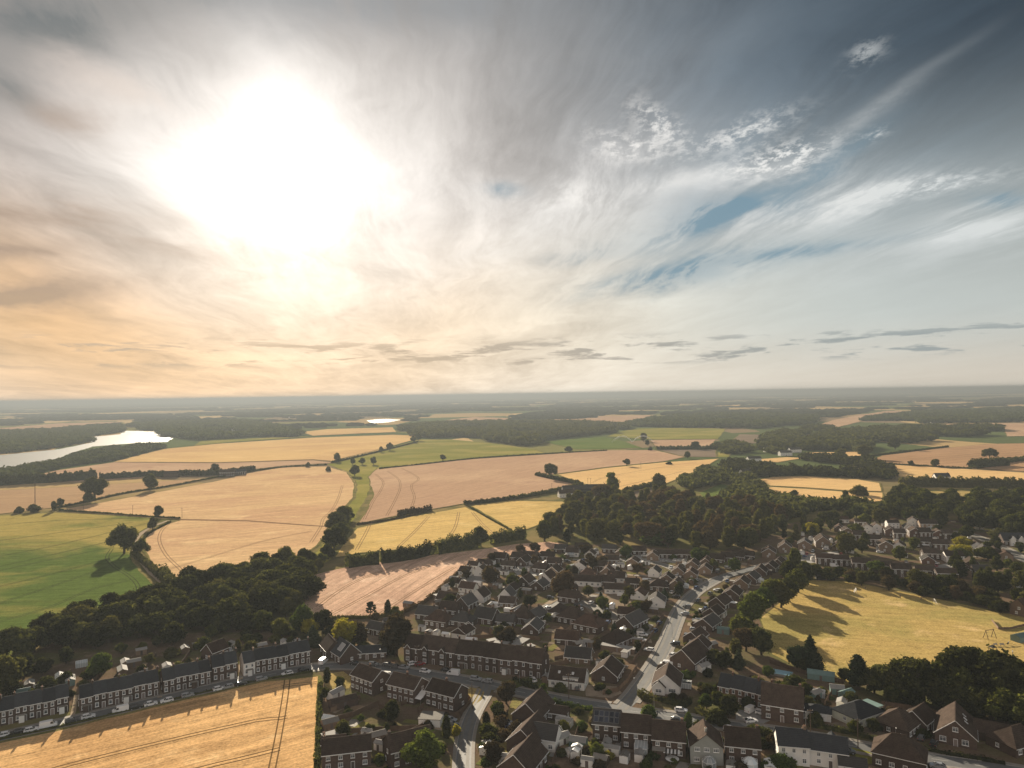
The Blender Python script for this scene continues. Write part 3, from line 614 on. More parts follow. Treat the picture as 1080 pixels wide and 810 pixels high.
# ---- roads
def road(name, pts, w, z, mat, label, pave=1.8, lane=None, others=(), edge_skip=(), line=None):
    P = crom([G(x, y, 0) for x, y in pts], 3.0)
    mb = MB(); strip(mb, P, w, mat, z)
    if lane:
        for s in (-w * .27, w * .27): strip(mb, P, 0.9, lane, z + 0.012, s)
    tag(mb.build(name), label, 'road', kind='structure')
    def clear(q):
        for (Q, ww) in others:
            if min((q - a).length for a in Q) < ww / 2 + 0.6: return False
        return True
    if pave:
        for s in (-1, 1):
            pv = MB(); runs = []; cur = []
            for i, p in enumerate(P):
                t = (P[min(i + 1, len(P) - 1)] - P[max(i - 1, 0)]).normalized(); nr = Vector((-t.y, t.x, 0))
                q = p + nr * s * (w / 2 + pave / 2)
                if clear(q): cur.append(p)
                else:
                    if len(cur) > 1: runs.append(cur)
                    cur = []
            if len(cur) > 1: runs.append(cur)
            for r in runs:
                strip(pv, r, pave, M['paving'], 0.165, s * (w / 2 + pave / 2))
                strip(pv, r, 0.14, M['kerb'], 0.172, s * (w / 2 + 0.07))
                for i in range(len(r) - 1):
                    t = (r[i + 1] - r[i]).normalized(); nr = Vector((-t.y, t.x, 0)) * s * (w / 2)
                    pv.poly([r[i] + nr + Vector((0, 0, 0.02)), r[i + 1] + nr + Vector((0, 0, 0.02)), r[i + 1] + nr + Vector((0, 0, 0.172)), r[i] + nr + Vector((0, 0, 0.172))], M['kerb'])
            if pv.v: tag(pv.build('pavement'), 'kerbed footway along ' + label, 'pavement', kind='structure')
    if line:
        lb = MB(); acc = 0; k = 0
        for i in range(0, len(P) - 1):
            if i % 3 == 0 and i > 2 and i < len(P) - 4: strip(lb, P[i:i + 2], 0.12, M['line'], z + 0.02)
        tag(lb.build('road_marking'), 'worn broken white line on ' + label, 'road marking', kind='structure')
    return P
A_MAIN = [(-60,793),(0,778),(60,764),(150,742.5),(250,719),(300,708.5),(340,703),(372,702.5),(410,706),(450,711.5),(500,719.5),(545,729),(590,738),(630,744.5),(665,750),(700,755),(740,761),(780,767),(815,772),(860,779),(905,788),(950,796),(1000,803),(1060,812),(1140,826)]
A_HILL = [(655,748),(668,734),(684,712),(697,691),(705,674),(711,658),(719,641),(731,627),(746,617),(762,609),(782,603),(800,598)]
A_LANE = [(514,722),(510,733),(504,743),(498,754),(493,768),(490,784),(489,800),(488,830)]
Pm = crom([G(x, y, 0) for x, y in A_MAIN], 3.0); Ph = crom([G(x, y, 0) for x, y in A_HILL], 3.0); Pl = crom([G(x, y, 0) for x, y in A_LANE], 3.0)
A_FAR = [(1010,560),(1030,566),(1056,577),(1085,592),(1140,615)]
A_CLOSE = [(668,655),(650,651),(625,640),(606,634),(590,636),(566,645)]
A_TOP = [(745,617),(722,606),(700,596),(670,591),(640,592),(612,595)]
A_UP = [(762,609),(800,598),(830,592),(856,589),(880,592),(905,597)]
A_EST = [(860,586),(900,590),(950,597),(985,601),(1010,606)]
Pf = None
road('road', A_MAIN, 6.0, 0.060, M['asphalt'], 'the road past the terraces', 1.7, None, [(Ph, 5.8), (Pl, 4.5)], line=True)
road('road', A_HILL, 5.2, 0.068, M['asphalt'], 'the street curving up through the estate', 1.5, M['lane'], [(Pm, 6.0)])
road('road', A_LANE, 4.2, 0.076, M['asphalt'], 'the pale lane beside the stepped gables', 1.1, M['lane'], [(Pm, 6.0)])
road('road', A_FAR, 6.0, 0.060, M['lane'], 'the road climbing out past the yellow trees', 1.7)
road('road', A_CLOSE, 4.6, 0.094, M['lane'], 'the close between the brown roofs', 1.2, None, [(Ph, 5.8)])
road('road', A_TOP, 4.6, 0.090, M['lane'], 'the close under the wood', 1.2, None, [(Ph, 5.8)])
road('road', A_UP, 5.2, 0.084, M['asphalt'], 'the estate road behind the pitch', 1.3)
road('road', A_EST, 4.6, 0.104, M['asphalt'], 'the lower estate road behind the pitch', 1.2)
road('track', [(176,623),(168,612),(158,603),(148,590),(140,578),(146,566),(158,557),(178,549)], 3.2, 0.20, M['chalk'], 'the chalk farm track', 0)
ROADS = [(Pm, 9.5), (Ph, 9.5), (Pl, 7.5)] + [(crom([G(x, y, 0) for x, y in A], 4.0), 7.0) for A in (A_FAR, A_CLOSE, A_TOP, A_UP, A_EST)]
def on_road(p, extra=0.0):
    for Q, w in ROADS:
        for a in Q:
            if abs(a.x - p.x) < 12 and (Vector((a.x, a.y)) - Vector((p.x, p.y))).length < w / 2 + extra: return True
    return False
# ------------------------------------------------------------------ trees
def leaf_quads(P, N, size, rng, flat=0.75):
    n = len(P)
    N = N + rng.normal(0, flat, (n, 3)); N /= np.linalg.norm(N, axis=1, keepdims=True) + 1e-9
    a = np.cross(N, rng.normal(0, 1, (n, 3))); a /= np.linalg.norm(a, axis=1, keepdims=True) + 1e-9
    b = np.cross(N, a)
    s = size * rng.uniform(0.6, 1.35, (n, 1)); s2 = s * rng.uniform(0.5, 0.9, (n, 1))
    V = np.stack([P - a * s - b * s2 * .4, P - a * s * .1 - b * s2, P + a * s + b * s2 * .3, P + a * s * .15 + b * s2], 1).reshape(-1, 3)
    Fq = np.arange(4 * n).reshape(n, 4)
    return V, Fq
RAW = {}
def lobes_for(kind, rng):
    """list of (centre, radius) for a tree 10 m tall"""
    L = []
    if kind == 'round':
        for i in range(13):
            t = rng.uniform(0, 2 * math.pi); u = rng.uniform(0, 1); r = 2.9 * math.sqrt(u); z = rng.uniform(3.4, 7.9); k = 1 - ((z - 5.3) / 4.6) ** 2
            L.append(((r * k * math.cos(t) * 1.15, r * k * math.sin(t) * 1.15, z), rng.uniform(0.85, 2.1)))
        L += [((0, 0, 5.6), 2.7), ((0.4, -0.3, 8.0), 1.7), ((-0.5, 0.3, 3.6), 2.2)]
    elif kind == 'oak':
        for i in range(15):
            t = rng.uniform(0, 2 * math.pi); r = rng.uniform(1.2, 4.4); z = rng.uniform(3.6, 8.0) - r * 0.25 + 0.5
            L.append(((r * math.cos(t), r * math.sin(t), z), rng.uniform(1.1, 1.9)))
        L += [((0, 0, 6.0), 2.6), ((0.3, 0.6, 8.0), 1.7)]
    elif kind == 'tall':
        for i in range(13):
            t = rng.uniform(0, 2 * math.pi); z = rng.uniform(2.0, 9.0); r = rng.uniform(0.3, 1.7) * (1 - abs(z - 4.8) / 6.5)
            L.append(((r * math.cos(t), r * math.sin(t), z), rng.uniform(0.9, 1.5)))
        L += [((0, 0, 9.0), 0.9), ((0, 0, 4.0), 1.7), ((0, 0, 6.4), 1.6)]
    elif kind == 'fir':
        for i in range(26):
            z = 1.2 + 8.4 * (i / 25); w = 2.5 * (1 - i / 25) ** 0.85 + 0.12; t = rng.uniform(0, 2 * math.pi)
            L.append(((w * .5 * math.cos(t), w * .5 * math.sin(t), z), w * 0.62 + 0.15))
            L.append(((-w * .5 * math.cos(t), -w * .5 * math.sin(t), z - .2), w * 0.55 + 0.15))
    elif kind == 'cypress':
        for i in range(12):
            z = 0.9 + 8.3 * (i / 11); w = 1.15 * math.sin(math.pi * min(0.93, 0.28 + 0.62 * (i / 11))) ** 0.8
            L.append(((rng.uniform(-.2, .2), rng.uniform(-.2, .2), z), w + .2))
    elif kind == 'bush':
        for i in range(9):
            t = rng.uniform(0, 2 * math.pi); r = rng.uniform(0.6, 3.8)
            L.append(((r * math.cos(t), r * math.sin(t), rng.uniform(1.8, 6.5 - r * .6)), rng.uniform(2.0, 3.0)))
        L += [((0, 0, 4.0), 4.0), ((0, 0, 6.6), 2.6)]
    elif kind == 'cedar':
        for z, w in ((3.2, 3.6), (5.0, 4.0), (6.8, 3.0), (8.4, 2.0), (9.3, 1.0)):
            for i in range(6):
                t = i * 1.05 + z + rng.uniform(-.3, .3); r = w * rng.uniform(.35, .9)
                L.append(((r * math.cos(t), r * math.sin(t), z + rng.uniform(-.25, .25)), 0.95))
    return L
def crown_mesh(name, kind, seed, n, size, mat, core=True):
    rng = np.random.default_rng(seed); L = lobes_for(kind, rng)
    cs = np.array([c for c, r in L]); rs = np.array([r for c, r in L])
    w = rs ** 2; pick = rng.choice(len(L), int(n * 1.9), p=w / w.sum())
    D = rng.normal(0, 1, (len(pick), 3)); D /= np.linalg.norm(D, axis=1, keepdims=True)
    squash = np.array([1, 1, 0.45 if kind == 'cedar' else 0.9])
    lump = 1 + 0.16 * np.sin(D[:, :1] * 7 + pick[:, None]) * np.cos(D[:, 1:2] * 6 + pick[:, None] * 2)
    rad = rs[pick][:, None] * rng.uniform(0.8, 1.07, (len(pick), 1)) * lump * (1 + 0.30 * (rng.uniform(0, 1, (len(pick), 1)) > 0.93))
    P = cs[pick] + D * rad * squash
    # drop leaves buried in other lobes, and below the skirt
    dd = np.linalg.norm((P[:, None, :] - cs[None]) / squash, axis=2) / rs[None]
    keep = (dd < 0.78).sum(1) == 0
    keep &= P[:, 2] > (0.15 if kind in ('bush', 'cypress', 'fir') else 1.2)
    P, D = P[keep][:n], D[keep][:n]
    V, Fq = leaf_quads(P, D, size, rng)
    if core:
        bm = bmesh.new(); bmesh.ops.create_icosphere(bm, subdivisions=1, radius=1.0)
        iv = np.array([v.co[:] for v in bm.verts]); fi = np.array([[v.index for v in f.verts] + [f.verts[2].index] for f in bm.faces]); bm.free()
        for c, r in L:
            base = len(V); k = r * 0.80
            V = np.vstack([V, np.array(c) + iv * k * squash * (1 + rng.uniform(-.12, .12, (len(iv), 1)))])
            # each triangle becomes a quad with a split edge point
            tri = fi[:, :3] + base
            mid = (V[tri[:, 2]] + V[tri[:, 0]]) / 2; mb_ = len(V); V = np.vstack([V, mid])
            Fq = np.vstack([Fq, np.column_stack([tri[:, 0], tri[:, 1], tri[:, 2], np.arange(mb_, mb_ + len(tri))])])
    me = np_mesh(name, V / 10.0, Fq, [mat]); RAW[me.name] = (V / 10.0, Fq); return me
def trunk_mesh(kind, seed):
    r = random.Random(seed); mb = MB(); b = M['bark']
    if kind in ('bush',):
        for i in range(4):
            t = i * 1.6; mb.tube((0, 0, -.02), (.1 * math.cos(t), .1 * math.sin(t), .35), .02, .01, b, 5, False)
        return mb.mesh('trunk')
    if kind in ('fir', 'cypress', 'cedar'):
        mb.tube((0, 0, -.03), (0, 0, .9), .035, .008, b, 7)
        for i in range(7):
            t = r.uniform(0, 6.28); z = .2 + .09 * i; mb.tube((0, 0, z), (.18 * math.cos(t) * (1 - z), .18 * math.sin(t) * (1 - z), z + .02), .012, .004, b, 4, False)
        return mb.mesh('trunk')
    top = Vector((r.uniform(-.03, .03), r.uniform(-.03, .03), .42))
    mb.tube((0, 0, -.03), (0, 0, .02), .055, .040, b, 8, False); mb.tube((0, 0, .02), top, .040, .028, b, 8, False)
    for i in range(7):
        t = i * 0.9 + r.uniform(-.3, .3); l = r.uniform(.14, .27); st = top * r.uniform(.6, 1.0)
        e = st + Vector((l * math.cos(t), l * math.sin(t), r.uniform(.12, .34))); mb.tube(st, e, .018, .007, b, 5, False)
        for j in range(2):
            f = e + Vector((r.uniform(-.1, .1), r.uniform(-.1, .1), r.uniform(.04, .12))); mb.tube(e, f, .007, .003, b, 4, False)
    mb.tube(top, top + Vector((0, 0, .38)), .026, .006, b, 6, False)
    return mb.mesh('trunk')
PROTO = {}
def proto(kind, mat, v, n, size):
    key = (kind, mat, v)
    if key not in PROTO:
        sd = (hash(kind + mat) if False else sum(ord(c) * (i + 3) for i, c in enumerate(kind + mat))) + v * 101
        PROTO[key] = (crown_mesh('crown', kind, sd, n, size, M[mat]), trunk_mesh(kind, sd))
    return PROTO[key]
NLEAF = {'round': (3400, .34), 'oak': (3600, .33), 'tall': (2600, .30), 'fir': (2600, .27), 'cypress': (1700, .26), 'bush': (1500, .62), 'cedar': (2600, .32)}
CAT = {'fir': 'conifer', 'cypress': 'conifer', 'cedar': 'conifer', 'bush': 'shrub'}
NAME = {'round': 'broadleaf_tree', 'oak': 'spreading_tree', 'tall': 'tall_tree', 'fir': 'fir_tree', 'cypress': 'cypress_tree', 'bush': 'shrub', 'cedar': 'cedar_tree'}
TREES = []; NV = 4
def tree_at(p, h, kind, mat, label, group=None, w=1.0, rng=rnd):
    crown, trunk = proto(kind, mat, rng.randrange(NV), *NLEAF[kind])
    o = empty(NAME[kind], p, rng.uniform(0, 6.28), (h * w, h * w, h))
    o['label'] = label; o['category'] = CAT.get(kind, 'tree')
    if group: o['group'] = group
    link('crown', crown, o); link('trunk', trunk, o)
    TREES.append((p.x, p.y, h * w * 0.35))
    return o
def tree(px, py, hpx, kind, mat, label, group=None, w=1.0):
    p = G(px, py); d = math.hypot(p.x, p.y, H); h = hpx * d / 750.0 / 0.94
    return tree_at(p, h, kind, mat, label, group, w)
KS = H / 85.0
def fill(poly, spacing, h, kinds, seed, inner_label, edge, group, zmin=None, wid=1.0, jit=.42, thick=None):
    spacing *= KS; h *= KS
    """a wood: one tree every spacing metres, those of the near edge told apart, the thick of it alike"""
    r = random.Random(seed); Q = [(g.x, g.y) for g in (G(x, y) for x, y in poly)]
    x0 = min(q[0] for q in Q); x1 = max(q[0] for q in Q); y0 = min(q[1] for q in Q); y1 = max(q[1] for q in Q)
    pts = []; j = 0; y = y0
    while y < y1:
        x = x0 + (j % 2) * spacing / 2
        while x < x1:
            a = x + r.uniform(-jit, jit) * spacing; b = y + r.uniform(-jit, jit) * spacing
            if inside(a, b, Q): pts.append((a, b))
            x += spacing
        y += spacing * .87; j += 1
    # the near edge: nothing of the wood within a spacing nearer the camera
    def near_edge(p): return not any(abs(q[0] - p[0]) < spacing * .8 and 0.1 < p[1] - q[1] < spacing * 2.6 for q in pts)
    front = sorted([p for p in pts if near_edge(p)]); rest = [p for p in pts if not near_edge(p)]
    out = []
    for i, p in enumerate(front):
        k, m = r.choice(kinds); out.append(tree_at(Vector((p[0], p[1], 0)), h * r.uniform(.6, 1.15), k, m, edge.format(o=ordi(i + 1)), group, wid * r.uniform(.85, 1.2), r))
    if thick:   # past the three hundred that show largest: the thick of the wood is one mass
        by = {}
        for p in rest:
            k, m = r.choice(kinds); cr, tk = proto(k, m, r.randrange(NV), *NLEAF[k]); V, Fq = RAW[cr.name]
            hh = h * r.uniform(.7, 1.2); ww = hh * wid * r.uniform(.85, 1.2); a = r.uniform(0, 6.28); ca, sa = math.cos(a), math.sin(a)
            Vn = np.column_stack([(V[:, 0] * ca - V[:, 1] * sa) * ww + p[0], (V[:, 0] * sa + V[:, 1] * ca) * ww + p[1], V[:, 2] * hh])
            by.setdefault(m, []).append((Vn, Fq))
        Vs = []; Fs = []; mi = []; base = 0; ms = sorted(by)
        for q, m in enumerate(ms):
            for Vn, Fq in by[m]: Vs.append(Vn); Fs.append(Fq + base); mi.append(np.full(len(Fq), q, dtype=np.int32)); base += len(Vn)
        me = np_mesh('woodland', np.vstack(Vs), np.vstack(Fs), [M[m] for m in ms]); me.polygons.foreach_set('material_index', np.concatenate(mi))
        tag(link('woodland', me), thick, 'woodland', kind='stuff'); rest = []
    for p in rest:
        k, m = r.choice(kinds); out.append(tree_at(Vector((p[0], p[1], 0)), h * r.uniform(.7, 1.2), k, m, inner_label, group, wid * r.uniform(.85, 1.2), r))
    return out
# --- the three near woods
w1 = fill([(14,697),(60,664),(110,652),(150,646),(178,632),(205,617),(240,609),(290,602),(325,610),(334,628),(331,645),(300,652),(240,664),(170,672),(110,684),(60,692),(30,706)], 8.4, 10.5,
     [('round','leaf_dark'),('round','leaf_dark'),('oak','leaf_dark')], 3, 'dark round tree deep inside the wood behind the brick terrace',
     '{o} tree along the shady edge of the terrace wood, counted from the lake side', 'trees of the wood behind the terrace', wid=1.25)
w2 = fill([(572,572),(580,560),(597,545),(600,533),(640,528),(700,527),(745,531),(790,536),(815,545),(840,556),(820,574),(790,583),(745,583),(690,578),(640,576),(600,574)], 12.0, 12.0,
     [('tall','leaf_dark'),('tall','leaf_dark'),('round','leaf_dark'),('round','leaf_brown'),('tall','leaf_brown'),('tall','leaf')], 5, 'tall dark tree in the thick of the wood above the estate',
     '{o} tree of the wood edge above the estate, counted from the pink field', 'trees of the wood above the estate', wid=1.15, thick='dark thick of the wood above the estate, crown against crown')
w3 = fill([(938,533),(952,524),(975,528),(1010,533),(1045,528),(1085,525),(1120,535),(1120,572),(1080,574),(1040,566),(1010,560),(985,558),(950,552),(932,543)], 11.5, 11.5,
     [('round','leaf_dark'),('round','leaf'),('oak','leaf_dark'),('round','leaf')], 9, 'dark broad tree in the thick of the belt beyond the upper estate',
     '{o} tree of the belt edge beyond the upper estate, counted from the small wheat fields', 'trees of the belt beyond the upper estate', wid=1.12, thick='dark thick of the tree belt beyond the upper estate')
# ------------------------------------------------------------------ houses
WIN = {}
def window_meshes(w, h, fine, bars):
    key = (w, h, fine, bars)
    if key in WIN: return WIN[key]
    fr = MB(); t = 0.10 if fine else 0.14; d = 0.09; m = M['white']
    fr.box((0, 0, -h / 2 + t / 2), (w, d, t), m); fr.box((0, 0, h / 2 - t / 2), (w, d, t), m)
    fr.box((-w / 2 + t / 2, 0, 0), (t, d, h - 2 * t), m); fr.box((w / 2 - t / 2, 0, 0), (t, d, h - 2 * t), m)
    for i in range(bars): fr.box((-w / 2 + (i + 1) * w / (bars + 1), 0, 0), (t * .75, d * .8, h - 2 * t), m)
    fr.box((0, 0, h * .18), (w - 2 * t, d * .7, t * .6), m)
    fr.box((0, -.05, -h / 2 - .035), (w + .16, .2, .07), m)
    pn = MB(); pn.box((0, 0.005, 0), (w - 1.6 * t, .03, h - 1.6 * t), M['pane'])
    if fine: WIN[key] = (fr.mesh('window'), pn.mesh('pane'))
    else:
        fr.box((0, 0.005, 0), (w - 1.6 * t, .03, h - 1.6 * t), M['pane']); WIN[key] = (fr.mesh('window'), None)
    return WIN[key]
def put_window(parent, u, z, side, L, Wd, w, h, fine, bars=1, dy=0.0):
    """side 0: -y wall, 1: +y, 2: -x, 3: +x ; u along the wall"""
    fm, pm = window_meshes(w, h, fine, bars)
    off = 0.035
    if side == 0: loc, rz = (u, -Wd / 2 - off + dy, z), 0
    elif side == 1: loc, rz = (-u, Wd / 2 + off - dy, z), math.pi
    elif side == 2: loc, rz = (-L / 2 - off, -u, z), -math.pi / 2
    else: loc, rz = (L / 2 + off, u, z), math.pi / 2
    o = link('window', fm, parent, loc, rz)
    if pm: link('pane', pm, o)
    return o
DOORM = {}
def put_door(parent, u, side, L, Wd, glass=False):
    if 'd' not in DOORM:
        mb = MB(); mb.box((0, 0, 1.02), (.92, .08, 2.04), M['door']); mb.box((0, -.01, 2.1), (1.1, .12, .12), M['white'])
        for s in (-1, 1): mb.box((s * .51, -.01, 1.02), (.1, .1, 2.04), M['white'])
        hb = MB(); hb.box((.35, -.07, 1.0), (.05, .06, .14), M['steel'])
        DOORM['d'] = (mb.mesh('door'), hb.mesh('handle'))
    loc, rz = {0: ((u, -Wd / 2 - .03, 0), 0), 1: ((-u, Wd / 2 + .03, 0), math.pi), 2: ((-L / 2 - .03, -u, 0), -math.pi / 2), 3: ((L / 2 + .03, u, 0), math.pi / 2)}[side]
    o = link('door', DOORM['d'][0], parent, loc, rz); link('handle', DOORM['d'][1], o)
HOUSES = []
def roof_mesh(L, Wd, h, tp, style, mat, oe=.35, ov=.25, th=.16):
    mb = MB(); a = Wd / 2; zr = h + a * tp; e = a + oe; ze = h - oe * tp; x = L / 2 + ov
    if style == 'hip' and L > Wd * 0.9:
        r = max(L / 2 - a, .15); xe = L / 2 + oe; zt = th
        E_ = [(-xe, -e, ze + zt), (xe, -e, ze + zt), (xe, e, ze + zt), (-xe, e, ze + zt)]; B_ = [(p[0], p[1], ze - .02) for p in E_]
        r0, r1 = (-r, 0, zr + zt), (r, 0, zr + zt)
        mb.poly([E_[0], E_[1], r1, r0], mat); mb.poly([E_[2], E_[3], r0, r1], mat); mb.poly([E_[1], E_[2], r1], mat); mb.poly([E_[3], E_[0], r0], mat)
        for i in range(4): mb.poly([B_[i], B_[(i + 1) % 4], E_[(i + 1) % 4], E_[i]], M['white'] if i in (0, 2) else mat)
        mb.poly(B_[::-1], mat)
        mb.box((0, 0, zr + zt + .03), (2 * r + .2, .22, .12), mat)
    else:
        for s in (-1, 1):
            T0, T1 = (-x, s * e, ze + th), (x, s * e, ze + th); R0, R1 = (-x, 0, zr + th), (x, 0, zr + th)
            b0, b1 = (-x, s * e, ze), (x, s * e, ze); c0, c1 = (-x, 0, zr), (x, 0, zr)
            P = [[T0, T1, R1, R0], [c0, c1, b1, b0], [b0, b1, T1, T0], [b0, T0, R0, c0], [T1, b1, c1, R1]]
            for p in P: mb.poly(p if s < 0 else p[::-1], mat)
        n = max(1, int(x * 2 / 1.2))
        mb.box((0, 0, zr + th + .02), (2 * x, .26, .12), mat)
    return mb
def wall_mesh(L, Wd, h, tp, style, mat, ends=(True, True)):
    mb = MB(); x, y = L / 2, Wd / 2; g = style != 'hip'
    z0 = -.1
    mb.poly([(-x, -y, z0), (x, -y, z0), (x, -y, h), (-x, -y, h)], mat); mb.poly([(x, y, z0), (-x, y, z0), (-x, y, h), (x, y, h)], mat)
    for s in (-1, 1):
        p = [(s * x, -y * s * -1, z0), (s * x, y * s * -1, z0), (s * x, y * s * -1, h)] + ([(s * x, 0, h + y * tp)] if g else []) + [(s * x, -y * s * -1, h)]
        mb.poly(p[::-1] if True else p, mat)
    return mb
def barge(L, Wd, h, tp, s, ov, oe, mat):
    mb = MB(); x = s * (L / 2 + ov + .035); e = Wd / 2 + oe; ze = h - oe * tp; zr = h + Wd / 2 * tp; t = .20
    for q in (-1, 1):
        pts = [(x, q * e, ze - t + .2), (x, 0, zr - t + .2), (x, 0, zr + .22), (x, q * e, ze + .22)]
        for dx in (-.03, .03): mb.poly([(p[0] + dx, p[1], p[2]) for p in (pts if (dx > 0) == (q > 0) else pts[::-1])], mat)
        mb.poly([(x - .03, *pts[2][1:]), (x + .03, *pts[2][1:]), (x + .03, *pts[3][1:]), (x - .03, *pts[3][1:])], mat)
    return mb
def chimney_mesh(mat, w=.8, d=.55, up=.8, dn=1.0):
    mb = MB(); mb.box((0, 0, (up - dn) / 2), (w, d, up + dn), mat); mb.box((0, 0, up + .05), (w + .14, d + .14, .14), mat)
    for i in (-1, 1): mb.tube((i * w * .25, 0, up + .1), (i * w * .25, 0, up + .5), .13, .11, M['pot'], 8)
    return mb
CHM = {}
def house(px, py, L, Wd, ang, label, group=None, eave=5.0, pitch=38, wall='brick', roof='roof_brown', style='gable', chim=(0.3,), bb=(), storeys=2, bay=3.0, fine=None,
          gwin=1, win=(1.15, 1.15, 1), cat='house', name='house', ov=.25, oe=.35, door=True, loc=None, sides=None, chimwall=None):
    p = loc if loc is not None else G(px, py)
    o = empty(name, (p.x, p.y, 0), R(ang)); o['label'] = label; o['category'] = cat
    if group: o['group'] = group
    d = math.hypot(p.x, p.y, H); fine = (d < 300) if fine is None else fine
    tp = math.tan(R(pitch)); wm, rm = M[wall], M[roof]
    wall_mesh(L, Wd, eave, tp, style, wm).build('wall', o)
    rf = roof_mesh(L, Wd, eave, tp, style, rm, oe, ov).build('roof', o)
    zr = eave + Wd / 2 * tp
    for c in chim:
        k = chimwall or wall
        if k not in CHM: CHM[k] = chimney_mesh(M[k if k != 'render' else 'brick_tan']).mesh('chimney')
        link('chimney', CHM[k], rf, (c * L, 0, zr + .1), 0 if abs(c) < .45 else math.pi / 2)
    for s in bb: barge(L, Wd, eave, tp, s, ov, oe, M['white']).build('bargeboard', o)
    m = Matrix.Rotation(R(ang), 3, 'Z'); to = (Vector((0, 0, H)) - p); to.z = 0; to.normalize()
    w, h, bars = win
    for side, nv, ln in ((0, (0, -1, 0), L), (1, (0, 1, 0), L), (2, (-1, 0, 0), Wd), (3, (1, 0, 0), Wd)):
        if (m @ Vector(nv)).dot(to) < 0.05 or (sides is not None and side not in sides): continue
        if side < 2:
            n = max(1, int(round(ln / bay)))
            for i in range(n):
                u = -ln / 2 + (i + .5) * ln / n
                if storeys >= 2: put_window(o, u, eave - .35 - h / 2 - .25, side, L, Wd, w, h, fine, bars)
                if door and i == n // 2: put_door(o, u, side, L, Wd)
                else: put_window(o, u, 1.55, side, L, Wd, w * 1.15, h * 1.1, fine, bars)
        elif gwin:
            for z in ([eave - .9] if storeys >= 2 else []) + [1.5]:
                put_window(o, ln * rnd.uniform(-.12, .12), z, side, L, Wd, w * .9, h, fine, bars)
    # white fascia boards and gutters along the eaves
    if style != 'hip' and cat not in ('barn',):
        e = Wd / 2 + oe + .025; ze = eave - oe * tp + .06
        for s in (-1, 1): fb = MB(); fb.box((0, s * e, ze), (L + 2 * ov - .02, .05, .22), M['white']); fb.build('fascia', o)
    if EXTRA and cat == 'house' and group and 'terrace' not in group and 'row' not in group and d > 215 and L > 8 and rnd.random() < .62:
        k = rnd.random(); mb = MB(); u = rnd.uniform(-L * .25, L * .25); sd = rnd.choice((-1, 1)); w_, d_, h_ = rnd.uniform(2.4, 4.2), rnd.uniform(2.0, 3.2), 2.5
        if k < .35: conservatory(o, u, sd * (Wd / 2 + d_ / 2), w_, d_, 2.1, 0 if sd < 0 else math.pi)
        else:
            mb.box((u, sd * (Wd / 2 + d_ / 2), h_ / 2), (w_, d_, h_), wm); mb.box((u, sd * (Wd / 2 + d_ / 2 + .05), h_ + .08), (w_ + .3, d_ + .25, .16), M['felt'] if k < .8 else M['white']); e_ = mb.build('extension', o)
    HOUSES.append((p.x, p.y, L, Wd, R(ang)))
    return o
EXTRA = False
def wing(o, x, y, L, Wd, ang, eave, pitch, wall, roof, bb=True, win=(0,), fine=True, face=3, name='wing', w=1.15, h=1.1, storeys=1):
    """a lower or crossing part of a house; face: the end that shows"""
    tp = math.tan(R(pitch)); e = empty(name, (x, y, 0), R(ang)); e.parent = o
    wall_mesh(L, Wd, eave, tp, 'gable', M[wall]).build('wall', e); roof_mesh(L, Wd, eave, tp, 'gable', M[roof]).build('roof', e)
    if bb: barge(L, Wd, eave, tp, 1 if face == 3 else -1, .25, .35, M['white']).build('bargeboard', e)
    for u in win:
        for k in range(storeys): put_window(e, u, 1.5 + 2.6 * k, face, L, Wd, w, h, False, 1)
    return e
